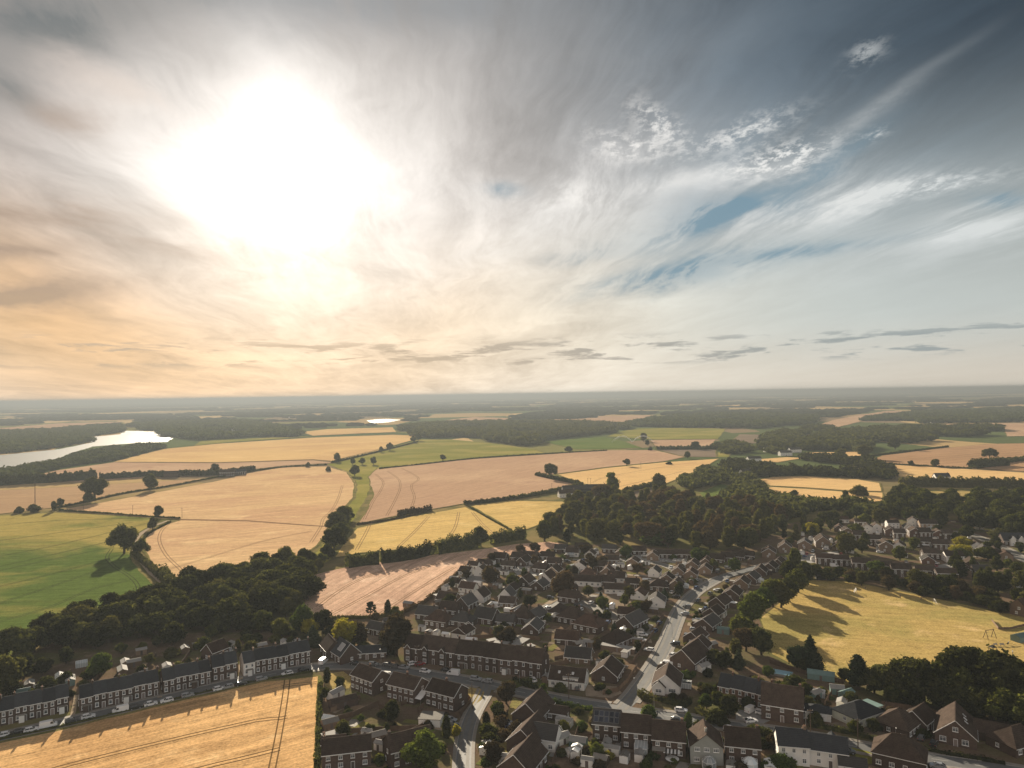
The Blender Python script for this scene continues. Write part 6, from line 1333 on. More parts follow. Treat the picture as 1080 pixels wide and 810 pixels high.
hedge([(338,722),(337,745),(336,770),(334,810),(333,830)], 1.8, 1.6, 'leaf', 'rough grassy hedge down the edge of the golden wheat', 10, 35, .34)
hedge([(-20,784),(60,768),(150,746.5),(250,723),(330,708.5)], .9, .9, 'leaf_dark', 'low dark verge hedge between the road and the golden wheat', 9, 36, .26)
hedge([(853,766),(885,772),(915,779),(936,785)], 1.4, 1.6, 'leaf_dark', 'dark clipped hedge along the bungalow forecourt', 14, 37, .28)
hedge([(735,752),(750,757),(766,762)], 2.4, 2.0, 'leaf_dark', 'dark hedge in front of the cottage gardens', 12, 38, .32)
hedge([(955,787),(1000,796),(1060,806)], 1.6, 1.2, 'leaf_dark', 'low dark hedge beside the lower road', 12, 39, .28)
hedge([(730,530),(760,535),(800,541)], 6, 5, 'leaf_dark', 'dark hedge behind the clearing above the wood', 5, 40, .9)
hedge([(350,652.6),(392,652),(425,647.5)], 1.4, 1.4, 'leaf_dark', 'low hedge under the pink stubble', 10, 41, .35)
hedge([(425,647),(450,634),(470,616.5),(490,599.5)], 1.6, 1.6, 'leaf_brown', 'brown garden hedge climbing beside the pink stubble', 9, 42, .4)
# --- far woods: nobody could count these trees
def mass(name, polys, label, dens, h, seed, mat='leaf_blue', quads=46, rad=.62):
    rng = np.random.default_rng(seed); r = random.Random(seed); Vs = []; Fs = []; base = 0
    bm = bmesh.new(); bmesh.ops.create_icosphere(bm, subdivisions=1, radius=1.0); iv = np.array([v.co[:] for v in bm.verts]); fi = np.array([[v.index for v in f.verts] for f in bm.faces]); bm.free()
    for poly, sp, hh in polys:
        sp *= KS; hh *= KS
        Q = [(g.x, g.y) for g in (G(x, y) for x, y in poly)]
        x0 = min(q[0] for q in Q); x1 = max(q[0] for q in Q); y0 = min(q[1] for q in Q); y1 = max(q[1] for q in Q); y = y0
        while y < y1:
            x = x0
            while x < x1:
                a = x + r.uniform(-.45, .45) * sp; b = y + r.uniform(-.45, .45) * sp
                if inside(a, b, Q) and not (seed in (53, 54, 55, 56, 57, 58, 59) and math.sin(a / 61 + seed) * math.sin(b / 83 + 1.3 * seed + a / 170) > 0.42):
                    k = hh * r.uniform(.7, 1.25); wd = sp * r.uniform(.55, .85)
                    n = quads; D = rng.normal(0, 1, (n, 3)); D[:, 2] = np.abs(D[:, 2]) * 1.1 - .25; D /= np.linalg.norm(D, axis=1, keepdims=True)
                    P = D * np.array([wd, wd, k * .55]) * rng.uniform(.85, 1.15, (n, 1)) + np.array([a, b, k * .5])
                    V, Fq = leaf_quads(P, D, wd * .26, rng, .45); Vs.append(V); Fs.append(Fq + base); base += len(V)
                    iV = iv * np.array([wd, wd, k * .55]) * .86 + np.array([a, b, k * .48]); Vs.append(iV)
                    Fs.append(np.column_stack([fi[:, 0], fi[:, 1], fi[:, 2], fi[:, 2]])[:0].reshape(0, 4)); tri = fi + base
                    mid = (iV[fi[:, 2]] + iV[fi[:, 0]]) / 2; Vs.append(mid); Fs.append(np.column_stack([tri[:, 0], tri[:, 1], tri[:, 2], np.arange(len(tri)) + base + len(iV)])); base += len(iV) + len(mid)
                x += sp
            y += sp * .9
    V = np.vstack(Vs); Fq = np.vstack(Fs); o = link(name, np_mesh(name, V, Fq, [M[mat]])); tag(o, label, 'woodland', kind='stuff'); return o
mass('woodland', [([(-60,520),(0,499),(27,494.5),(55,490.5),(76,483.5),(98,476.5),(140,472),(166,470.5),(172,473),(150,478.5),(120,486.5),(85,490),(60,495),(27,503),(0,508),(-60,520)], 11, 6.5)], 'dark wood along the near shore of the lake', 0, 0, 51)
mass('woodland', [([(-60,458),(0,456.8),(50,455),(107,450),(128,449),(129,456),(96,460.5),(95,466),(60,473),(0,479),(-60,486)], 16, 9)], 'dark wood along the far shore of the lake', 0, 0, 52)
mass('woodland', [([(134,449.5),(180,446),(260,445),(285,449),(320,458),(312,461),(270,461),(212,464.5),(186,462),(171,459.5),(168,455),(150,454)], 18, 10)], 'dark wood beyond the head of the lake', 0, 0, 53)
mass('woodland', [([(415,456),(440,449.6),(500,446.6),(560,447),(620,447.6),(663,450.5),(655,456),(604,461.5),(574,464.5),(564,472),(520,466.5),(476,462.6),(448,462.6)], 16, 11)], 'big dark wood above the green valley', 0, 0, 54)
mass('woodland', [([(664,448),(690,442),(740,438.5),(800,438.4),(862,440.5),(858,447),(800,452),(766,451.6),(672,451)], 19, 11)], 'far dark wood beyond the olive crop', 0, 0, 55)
mass('woodland', [([(755,474),(775,468),(790,472),(786,478),(772,480)], 14, 8), ([(806,462),(830,454.5),(862,451),(880,453.5),(846,460),(830,470),(836,478),(815,479),(802,474)], 15, 8.5),
    ([(836,478),(842,468),(870,459),(920,454),(985,452),(1052,451.5),(1058,455),(1030,460),(985,465),(950,469),(925,473),(908,478),(900,474.5),(850,476)], 15, 9.5)], 'round topped far wood on the slope behind the combed stubble', 0, 0, 56, 'leaf_dark')
mass('woodland', [([(908,444.5),(930,440),(975,436),(1040,433.5),(1140,431),(1140,445),(1060,445.6),(968,446.8)], 20, 10)], 'long far wood under the skyline', 0, 0, 57)
mass('woodland', [([(757,497),(772,488),(790,489),(822,488.5),(850,484),(905,487),(930,493),(942,500),(936,506.5),(905,504.5),(850,501.5),(815,502.5),(795,504),(772,500)], 11, 7.5)], 'dark wood above the white farmhouse', 0, 0, 58, 'leaf_dark')
mass('woodland', [([(706,518),(728,506),(745,496),(760,492),(778,498),(792,505),(786,513),(770,508),(752,511),(740,520),(722,528)], 11, 7), ([(778,512),(800,512.5),(808,524),(862,532),(895,533),(935,536),(930,543),(860,540),(845,552),(812,545),(790,532),(765,530)], 10, 6)], 'loose green wood around the white farmhouse clearing', 0, 0, 59, 'leaf_dark')
far = []
rr = random.Random(77)
def far_belts():
    """belts and copses of the country out to the skyline"""
    rng = np.random.default_rng(5); polys = []
    for i in range(460):
        d = 2350 * math.exp(rr.uniform(0, 2.55)); az = R(rr.uniform(-40, 40)); cx, cy = d * math.sin(az) / math.cos(az) * 1.0, d
        ln = rr.uniform(120, 520) * (1 + d / 7000); wd = rr.uniform(18, 80) * (1 + d / 5000); a = rr.gauss(0, .35)
        polys.append((cx, cy, ln, wd, a, d))
    Vs = []; Fs = []; base = 0
    bm = bmesh.new(); bmesh.ops.create_icosphere(bm, subdivisions=1, radius=1.0); iv = np.array([v.co[:] for v in bm.verts]); fi = np.array([[v.index for v in f.verts] for f in bm.faces]); bm.free()
    clear = [[(g.x, g.y) for g in (G(x, y) for x, y in p)] for p in CLEAR]
    for cx, cy, ln, wd, a, d in polys:
        sp = 14 * (1 + d / 3200)
        n = int(min(260, ln * wd / (sp * sp) * 1.3)) + 4
        for k in range(n):
            u = rr.uniform(-ln / 2, ln / 2); v = rr.uniform(-wd / 2, wd / 2) * (1 - .6 * abs(2 * u / ln))
            x = cx + u * math.cos(a) - v * math.sin(a); y = cy + u * math.sin(a) + v * math.cos(a)
            if y < 1850 or any(inside(x, y, q) for q in clear): continue
            w = sp * rr.uniform(.6, 1.1); h = rr.uniform(7, 14)
            sc = np.array([w, w * .9, h * .55]); iV = iv * sc * (1 + rng.uniform(-.25, .25, (len(iv), 1))) + np.array([x, y, h * .45]); mid = (iV[fi[:, 2]] + iV[fi[:, 0]]) / 2
            tri = fi + base; Vs += [iV, mid]; Fs.append(np.column_stack([tri[:, 0], tri[:, 1], tri[:, 2], np.arange(len(tri)) + base + len(iV)])); base += len(iV) + len(mid)
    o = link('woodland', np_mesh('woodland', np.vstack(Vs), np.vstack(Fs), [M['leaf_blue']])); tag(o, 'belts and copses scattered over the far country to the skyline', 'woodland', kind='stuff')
CLEAR = [[(-80,510),(-80,450),(0,450),(62,445),(130,443),(190,453),(190,462),(60,490)], [(120,490),(170,471),(205,462),(290,459),(330,456),(318,452),(420,448),(424,460),(450,461),(400,480),(345,492)], [(380,447),(380,440),(428,440),(428,447)], [(440,480),(440,440),(540,438),(540,446),(700,436),(700,446),(770,450),(770,486),(560,490)], [(855,451),(880,440),(935,431),(972,432),(950,438),(905,447)], [(905,500),(912,486),(968,448),(1140,444),(1140,500)]]
far_belts()
# ------------------------------------------------------------------ vehicles
def loft(mb, prof, w, mat, inset=None):
    """closed side profile (x, z) carried across the width"""
    n = len(prof)
    L = [(x, -w / 2 * (inset[i] if inset else 1), z) for i, (x, z) in enumerate(prof)]; Rr = [(x, -y, z) for x, y, z in L]
    mb.poly(L, mat); mb.poly(Rr[::-1], mat)
    for i in range(n):
        j = (i + 1) % n; mb.poly([L[j], L[i], Rr[i], Rr[j]], mat)
WHEEL = {}
def wheel_meshes(r=.32, w=.22):
    if not WHEEL:
        t = MB(); t.tube((0, -w / 2, 0), (0, w / 2, 0), r, r, M['tyre'], 16); k = MB()
        for s in (-1, 1): k.tube((0, s * w / 2, 0), (0, s * (w / 2 + .02), 0), r * .62, r * .55, M['rim'], 12)
        WHEEL['w'] = (t.mesh('wheel'), k.mesh('rim'))
    return WHEEL['w']
CARM = {}
def car_meshes(kind, col):
    if (kind, col) in CARM: return CARM[(kind, col)]
    b = MB(); g = MB(); p = CARP[col]; gl = M['carglass']
    if kind == 'van':
        prof = [(-2.45,.35),(2.35,.35),(2.45,.55),(2.42,.95),(1.75,1.15),(1.15,1.98),(.9,2.1),(-2.4,2.1),(-2.48,1.9)]
        loft(b, prof, 1.9, p, [1,1,1,1,1,.9,.86,.86,.9])
        g.poly([(1.72,-.80,1.2),(1.72,.80,1.2),(1.2,.76,1.94),(1.2,-.76,1.94)], gl)
        for s in (-1, 1): g.poly([(1.55,s*.965,1.22),(.55,s*.965,1.22),(.55,s*.915,1.85),(1.15,s*.915,1.85)][::s], gl)
        L = (1.55, -1.55)
    else:
        sal = kind == 'saloon'; est = kind == 'estate'
        tail = [(-2.05,.95),(-1.75,1.0),(-1.1,1.42)] if sal else ([(-2.05,.95),(-1.95,1.45)] if est else [(-1.95,.92),(-1.55,1.40)])
        body = [(-2.0,.3),(2.0,.3),(2.1,.5),(2.06,.72),(1.85,.82),(.95,.95),(-2.02,.95),(-2.1,.6)]
        loft(b, body, 1.76, p)
        rx = tail[-1][0]; bx = tail[0][0] + .1
        b.poly([(.25,-.60,1.445),(.25,.60,1.445),(rx,.58,tail[-1][1]+.02),(rx,-.58,tail[-1][1]+.02)], p)
        for s in (-1, 1):
            b.tube((.95,s*.80,.95),(.25,s*.62,1.43),.035,.035,p,5); b.tube((bx,s*.80,.95),(rx,s*.60,tail[-1][1]),.05,.05,p,5); b.tube((-.45,s*.81,.95),(-.45,s*.63,1.43),.04,.04,p,5)
            b.tube((.25,s*.60,1.44),(rx,s*.58,tail[-1][1]+.01),.035,.035,p,5)
            g.poly([(.9,s*.80,.955),(bx,s*.80,.955),(rx,s*.60,tail[-1][1]),(.25,s*.61,1.42)][::s], gl)
        g.poly([(.93,-.78,.955),(.93,.78,.955),(.26,.60,1.43),(.26,-.60,1.43)], gl); g.poly([(bx-.02,.78,.955),(bx-.02,-.78,.955),(rx-.02,-.58,tail[-1][1]),(rx-.02,.58,tail[-1][1])], gl)
        L = (1.28, -1.28)
    hl = MB(); tl = MB(); fx = 2.44 if kind == 'van' else 2.085; bx_ = -2.48 if kind == 'van' else -2.09
    hl.box((0, 0, 0), (.06, .34, .16), M['lampclear']); tl.box((0, 0, 0), (.06, .24, .2), M['lampred'])
    CARM[(kind, col)] = (b.mesh('body'), g.mesh('window_glass'), hl.mesh('headlight'), tl.mesh('tail_light'), L, fx, bx_)
    return CARM[(kind, col)]
def car(px, py, ang, kind, col, label, group='vehicles parked along the roads', sc=1.0):
    p = G(px, py); on = on_road(p, -1.2)
    o = empty('parked_van' if kind == 'van' else 'parked_car', (p.x, p.y, 0.07 if on else .09), R(ang), (sc, sc, sc))
    o['label'] = label; o['category'] = 'van' if kind == 'van' else 'car'; o['group'] = group
    b, g, hl, tl, L, fx, bx = car_meshes(kind, col); w, k = wheel_meshes()
    link('body', b, o); link('window_glass', g, o)
    for s in (-1, 1):
        link('headlight', hl, o, (fx, s * .6, .66 if kind != 'van' else .8)); link('tail_light', tl, o, (bx, s * .66, .78 if kind != 'van' else .95))
        for x in L:
            q = link('wheel', w, o, (x, s * .80, .32)); link('rim', k, q)
    return o
for i, (x, y, k, c, lab) in enumerate([
    (2,777,'hatch','white','white hatchback at the lake end of the terrace road'), (33,771,'hatch','white','white car second from the lake end of the terrace road'), (51,766.5,'van','white','long white van before the lakeward terrace block'), (17,774,'saloon','black','black car beside the white cars at the lake end'),
    (76,761,'hatch','grey','grey car at the sunny gable path'), (93,757,'hatch','white','white car before the six house terrace block'), (127,750.5,'van','white','white van before the middle of the six house terrace block'), (143,747,'hatch','black','dark car behind the white terrace van'), (159,743.5,'saloon','white','white saloon at the end of the six house terrace block'),
    (176,740,'hatch','white','white car before the low terrace block'), (198,734.5,'estate','silver','silver estate before the low terrace block'), (231,727.5,'hatch','white','white hatchback before the taller pair'), (240,725.5,'hatch','silver','silver hatchback nose to tail with the white hatchback'), (254,722.5,'saloon','black','dark car near the white painted house'), (276,717,'estate','silver','silver estate opposite the white painted house'), (303,711.5,'hatch','white','white hatchback near the end of the terrace road'), (320,707.5,'saloon','black','dark car closest to the junction on the terrace road')]):
    car(x, y + .6, 33 if i % 3 else 213, k, c, lab)
for x, y, a, k, c, lab in [
    (341,699.5,80,'van','white','white van standing across the end of the terrace'), (375,701.5,-12,'saloon','black','black car before the old hall shrubs'), (394,702,-14,'estate','grey','dark grey estate before the old hall shrubs'), (409,702.5,-14,'hatch','grey','grey car half hidden under the copper tree'), (416,704.5,160,'saloon','grey','grey saloon at the first gabled bay'), (426,705.5,-18,'saloon','silver','silver saloon below the first gabled bay'), (435.5,701.5,30,'hatch','white','white car turned into the yard of the gabled bays'), (443,702,30,'hatch','red','red car beside the white one in the gabled bay yard'),
    (448.5,709.5,-20,'hatch','white','white hatchback opposite the white van'), (478,712,162,'van','white','big white van in front of the old row'), (502,717.5,-20,'estate','silver','silver estate behind the big white van'), (514,720,158,'hatch','silver','silver hatchback near the lane mouth'), (471,708.5,-20,'saloon','black','black saloon in the shade behind the big white van'), (562,718.5,110,'hatch','white','white car in the drive beside the white bungalow'), (579,719.5,-18,'estate','white','white estate before the white bungalow'), (609,727,80,'hatch','grey','small dark car at the gravel corner garden'),
    (535,764,-16,'hatch','grey','grey blue car on the yard of the stepped gables'), (540,769.5,-20,'saloon','blue','dark blue car on the yard of the stepped gables'), (475,761,-20,'hatch','silver','silver car behind the flat garage by the lane'), (477,765.5,-20,'saloon','grey','grey car behind the flat garage by the lane'),
    (677,676.5,-20,'estate','white','white estate on the drive by the stepping brown roof'), (674,679,70,'hatch','silver','silver car beside the white estate by the stepping roof'), (703,702.5,160,'van','white','white camper van beside the orange hedge light'), (710,692,50,'hatch','white','white car on the pavement of the curving street'), (756,757.5,170,'estate','white','white car under the hedge by the cottages'),
    (792,751,40,'van','white','white van in the cottage parking yard'), (804,754,-35,'estate','white','white family car in the cottage parking yard'), (792,762,10,'saloon','white','white saloon at the edge of the cottage parking yard'), (952,780,50,'hatch','white','white hatchback before the wide hipped bungalow'), (972,780,50,'hatch','grey','tan grey car beside the chalet house'), (985,786,50,'estate','black','black car under the chalet windows'),
    (744,643,60,'hatch','blue','blue car on a drive inside the curving street'), (739,645,60,'hatch','white','white car on a drive inside the curving street'), (749,627,55,'saloon','grey','dark car on the inner side of the curving street'), (871,580,-10,'hatch','white','white car before the big tan gable'), (757,604,60,'van','grey','dark van at the top of the curving street'), (727,603,-20,'hatch','white','white car on the outer bend'), (735,613,50,'hatch','silver','silver car on the outer bend'),
    (700,634,-15,'hatch','black','black car by the white edged gable on the bend'), (656,629,-15,'van','white','white van at the long white house'), (668,641,60,'hatch','white','white car by the sandy green'), (579,643,-20,'saloon','silver','silver car in the pale parking yard'), (569,645,-20,'hatch','white','white car in the pale parking yard'), (585,647,60,'hatch','grey','grey car in the pale parking yard'), (521,639,75,'hatch','silver','silver car between the white gables'), (526,640,75,'hatch','white','white car between the white gables'), (520,647,-20,'saloon','black','black car before the white gables'), (537,646,-20,'van','white','white van beside the brown hipped roofs'),
    (545,602,-20,'hatch','white','white car in the upper court'), (530,598,-20,'hatch','silver','silver car in the upper court'), (560,596,-20,'van','white','white van in the upper court'), (515,603,-20,'hatch','white','white car at the top of the court by the stubble'), (640,588,-20,'hatch','black','black car in the sunlit yard by the wood'), (652,591,-20,'hatch','white','white car in the sunlit yard by the wood'), (680,587,-15,'hatch','white','white car on the court under the wood'), (700,592.5,-15,'estate','silver','silver estate on the court under the wood'), (713,592,-15,'hatch','white','white car at the end of the court under the wood'),
    (921,568,-10,'hatch','white','white car in front of the upper white gables'), (930,570,-10,'hatch','silver','silver car in front of the upper white gables'), (880,598,-10,'van','white','white van behind the pitch hedge'), (987,595,20,'hatch','white','white car in the grey court'), (985,600,20,'hatch','silver','silver car in the grey court'), (1006,602,20,'hatch','white','white car below the yellow trees'), (946,571,-10,'hatch','white','white car between the brick gables'),(928,583,-10,'hatch','white','white car beside the lone tan gable')]:
    car(x, y, a, k, c, lab)
def drive_cars(poly, n, seed, where, group):
    r = random.Random(seed); Q = [(g.x, g.y) for g in (G(x, y) for x, y in poly)]; k = 0
    x0 = min(q[0] for q in Q); x1 = max(q[0] for q in Q); y0 = min(q[1] for q in Q); y1 = max(q[1] for q in Q); src = {}
    for t in range(5000):
        if k >= n: break
        x, y = r.uniform(x0, x1), r.uniform(y0, y1)
        if not inside(x, y, Q) or hit_house(x, y, 2.2): continue
        if not on_road(Vector((x, y, 0)), 7.0) or on_road(Vector((x, y, 0)), -2.6): continue
        if any((x - a) ** 2 + (y - b) ** 2 < 40 for a, b in CARS): continue
        c = r.choice(('white', 'silver', 'grey', 'black', 'white', 'blue', 'red')); kd = r.choice(('hatch', 'hatch', 'saloon', 'estate'))
        if (c, kd) not in src: src[(c, kd)] = car(540, 700, 0, kd, c, c + ' ' + {'hatch': 'hatchback', 'saloon': 'saloon', 'estate': 'estate car'}[kd] + ' ' + where, group); o = src[(c, kd)]
        else: o = copy_tree(src[(c, kd)])
        o.location = (x, y, .13); o.rotation_euler = (0, 0, R(r.choice((-20, 62, 160, 242)) + r.uniform(-6, 6))); CARS.append((x, y)); k += 1
CARS = [(o.location.x, o.location.y) for o in C.objects if o.get('category') in ('car', 'van')]
drive_cars([(446,655),(478,618),(520,590),(600,579),(740,588),(790,592),(745,640),(735,690),(700,720),(668,720),(600,730),(500,705)], 34, 81, 'parked on a drive of the middle estate', 'cars on drives of the middle estate')
drive_cars([(830,595),(860,570),(890,560),(960,570),(1010,590),(1030,600),(1010,612),(930,606)], 14, 82, 'parked in the upper estate', 'cars parked in the upper estate')
drive_cars([(640,745),(720,750),(860,775),(1000,800),(1060,808),(1000,815),(860,790),(700,765)], 10, 83, 'parked along the lower road', 'cars along the lower road')
# ------------------------------------------------------------------ sheds, greenhouses, fences
def shed(px, py, L, Wd, h, ang, wall, roof, label, group=None, flat=False, door='door', name='shed', cat='shed'):
    p = G(px, py); o = empty(name, (p.x, p.y, 0), R(ang)); o['label'] = label; o['category'] = cat
    if group: o['group'] = group
    if flat:
        mb = MB(); mb.box((0, 0, h / 2), (L, Wd, h), M[wall]); mb.build('wall', o); mb = MB(); mb.box((0, 0, h + .06), (L + .4, Wd + .4, .14), M[roof]); mb.build('roof', o)
    else:
        wall_mesh(L, Wd, h, .45, 'gable', M[wall]).build('wall', o); roof_mesh(L, Wd, h, .45, 'gable', M[roof], .15, .15, .07).build('roof', o)
    mb = MB(); mb.box((0, -Wd / 2 - .03, h * .44), (.85, .06, h * .86), M[door]); mb.build('door', o)
    return o
SH = [(149,690,4,2.6,'silvery shed roof in the upper allotments'), (132,703,5,3,'first pale shed roof of three in the sunny allotment'), (141,702.5,5,3,'second pale shed roof of three in the sunny allotment'), (129,711,6,3.2,'third pale shed roof of three in the sunny allotment'), (151,713,3,2,'little white shed by the sunny allotment strip'), (31,726,5,3,'pale shed behind the lakeward terrace block'), (41,729,3,2,'white shed among the lakeward gardens'), (74,721,6,3,'pale shed roof beside the first greenhouse'), (25,734,4,2.5,'greenish shed at the lakeward gardens'),
      (195,688,4,3,'pale shed in the bushy gardens'), (207,684,3,2.5,'small pink shed in the bushy gardens'), (245,684,5,3,'white shed behind the taller pair'), (276,685,4,3,'pale shed behind the junction terrace block'), (300,681,4,2.5,'white shed behind the middle of the junction block'), (311,681,4,2.5,'second white shed behind the junction block'), (176,707,4,3,'white shed at the gap in the terrace'), (222,702,5,3,'pale shed roof behind the low block'),
      (431,640,5,3,'cream shed on the stubble edge'), (470,622,4,3,'white shed on the stubble edge'), (464,631,6,3,'pale garage roof under the stubble'), (478,613,4,3,'small white shed higher on the stubble edge'), (463,638,5,3,'grey shed by the stubble garden'), (481,640,5,3,'white lean shed near the gable windows'), (546,646,8,4,'long pale shed among the brown roofs'), (556,660,4,3,'blue grey shed among the brown roofs'), (571,661,4,3,'pale shed beside the garden bushes'), (524,667,6,3,'low grey shed above the old row'), (535,668,5,3,'pale shed roof above the old row'), (549,682,9,3.5,'long pale garage behind the old row'), (556,687,6,3,'second pale garage behind the old row'), (529,683,6,3,'flat cream roof behind the old row'), (519,680,4,2.5,'small flat cream roof behind the old row'), (573,702,4,3,'tan flat outbuilding at the end of the old row'),
      (606,674,6,3,'teal roofed shed behind the hipped houses'), (610,683,4,3,'grey shed behind the hipped houses'), (619,681,2.6,2.6,'small round white shed behind the hipped houses'), (602,697,5,3,'slate blue shed above the white bungalow'), (652,687,14,3,'long pale flat garage under the stepping roof'), (660,692,4,2.4,'white shed below the long flat garage'), (742,707,5,3,'white shed beside the slate cottages'), (755,695,8,3.4,'long white shed behind the large brown house'), (750,684,5,3,'pale shed below the inner street gables'), (763,668,5,3,'greenish shed below the inner street gables'), (762,650,5,3,'white lean shed behind the inner street gables'),
      (860,736,5,3,'pale greenish shed in the long garden'), (883,731,4.5,3.5,'teal garden shed with a pale top'), (893,736,5,3,'tan garden shed beside the teal shed'), (866,716,9,4,'long grey green shed roof on the pitch edge'), (888,746,4,3,'white post shed behind the cream bungalow'), (592,783,5,3.5,'white garden room behind the stepped gables'), (610,787,5,3.6,'pale green shed in the long gardens'), (605,797,4,2.6,'white low shed in the long gardens'), (634,806,4,3,'tan pointed shed in the long gardens'), (580,777,7,4,'flat tan roof beside the white garden room'),
      (348,767,5,3.5,'blue grey shed on the wheat edge'), (387,777,3,2,'small white shed below the modern pairs'), (398,781,5,3.4,'tan shed roof below the modern pairs'), (401,790,3,2.4,'white shed front below the tan shed'), (354,735,6,3,'white lean shed by the first modern pair'), (349,781,5,3,'pale flat shed lower on the wheat edge'), (655,598,4,3,'white shed by the pale path'), (577,612,6,3,'white garage in the upper court'), (556,626,5,3,'pale round topped shed by the brown gable'), (590,594,5,3,'white garage by the top court'), (625,596,5,3,'white garage at the end of the pale path'), (896,583,5,3,'white shed in the upper estate'), (928,580,4,3,'white porch shed before the lone tan gable')]
for i, (x, y, L, Wd, lab) in enumerate(SH):
    pale = any(w in lab for w in ('white', 'pale', 'cream', 'silver')); teal = 'teal' in lab or 'green' in lab
    shed(x, y, L, Wd, 2.1, (-18, 30, -25, 60, 33)[i % 5] if x > 330 else (33, 123)[i % 2], 'render' if 'white' in lab else ('teal' if teal else 'shed'), 'concrete' if pale else ('teal' if teal else 'felt'), lab, 'sheds in the gardens', 'flat' in lab or 'garage' in lab)
shed(870, 611, 9, 6, 2.7, -10, 'blackwood', 'roof_grey', 'low black hut at the top corner of the pitch', None, True, 'shed', 'pavilion', 'hut')
shed(455, 763, 7, 5.5, 2.5, -8, 'white', 'felt', 'flat roofed garage with a white front behind the modern pairs', None, True, 'door', 'garage', 'garage')
shed(362, 745, 9, 4, 2.5, 32, 'brick', 'roof_brown', 'brown garden building beside the first modern pair', None, False, 'door', 'shed', 'shed')
shed(1076, 676, 6, 4, 2.3, 20, 'teal', 'teal', 'turquoise hut at the edge of the play area', None, False, 'white', 'shed', 'shed')
def greenhouse(px, py, L, Wd, ang, label):
    p = G(px, py); o = empty('greenhouse', (p.x, p.y, 0), R(ang)); o['label'] = label; o['category'] = 'greenhouse'; o['group'] = 'garden greenhouses'
    g = MB(); h = 1.7; t = .8
    for s in (-1, 1):
        g.poly([(-L/2, s*Wd/2, 0), (L/2, s*Wd/2, 0), (L/2, s*Wd/2, h), (-L/2, s*Wd/2, h)], M['roofglass']); g.poly([(-L/2, s*Wd/2, h), (L/2, s*Wd/2, h), (L/2, 0, h+t), (-L/2, 0, h+t)], M['roofglass'])
        g.poly([(s*L/2, -Wd/2, 0), (s*L/2, Wd/2, 0), (s*L/2, Wd/2, h), (s*L/2, 0, h+t), (s*L/2, -Wd/2, h)], M['roofglass'])
    g.build('glazing', o); f = MB(); n = max(3, int(L / .7))
    for i in range(n + 1):
        x = -L/2 + i * L / n
        for s in (-1, 1): f.tube((x, s*Wd/2*1.01, 0), (x, s*Wd/2*1.01, h), .04, .04, M['white'], 4); f.tube((x, s*Wd/2*1.01, h), (x, 0, h+t+.02), .04, .04, M['white'], 4)
    f.tube((-L/2, 0, h+t+.03), (L/2, 0, h+t+.03), .05, .05, M['white'], 4); f.build('frame', o)
for x, y, L, W_, a, lab in [(63,718,7,3,123,'long greenhouse in the lakeward gardens'), (86,703,4,2.5,33,'small bluish greenhouse at the wood edge'), (239,690,4,3,33,'greenhouse with a glass top behind the low block'), (347,762,4,2.6,-18,'greenhouse on the wheat edge'), (862,734,5,2.6,-30,'greenhouse in the long garden below the pitch'), (595,764,3.6,2.6,-18,'small greenhouse behind the stepped gables')]: greenhouse(x, y, L, W_, a, lab)
def fence(pts, h, label, mat='fence', group='garden fences'):
    P = [G(x, y, 0) for x, y in pts]; c = P[0].copy(); o = empty('garden_fence', c); o['label'] = label; o['category'] = 'fence'; o['group'] = group
    mb = MB()
    for i in range(len(P) - 1):
        a, b = P[i] - c, P[i + 1] - c; L = (b - a).length; n = max(1, int(L / 1.9)); ang = math.atan2((b - a).y, (b - a).x)
        for k in range(n):
            m = a.lerp(b, (k + .5) / n); mb.box((m.x, m.y, h / 2 + .04 * ((k * 7) % 3)), (L / n - .1, .06, h - .1), M[mat], ang)
    mb.build('boards', o)
    for i in range(len(P) - 1):
        a, b = P[i] - c, P[i + 1] - c; L = (b - a).length; n = min(14, max(1, int(L / 1.9))); pm = MB(); pm.box((0, 0, (h + .15) / 2), (.11, .11, h + .15), M[mat]); me = pm.mesh('post')
        for k in range(n + 1): q = a.lerp(b, k / n); link('post', me, o, (q.x, q.y, 0))
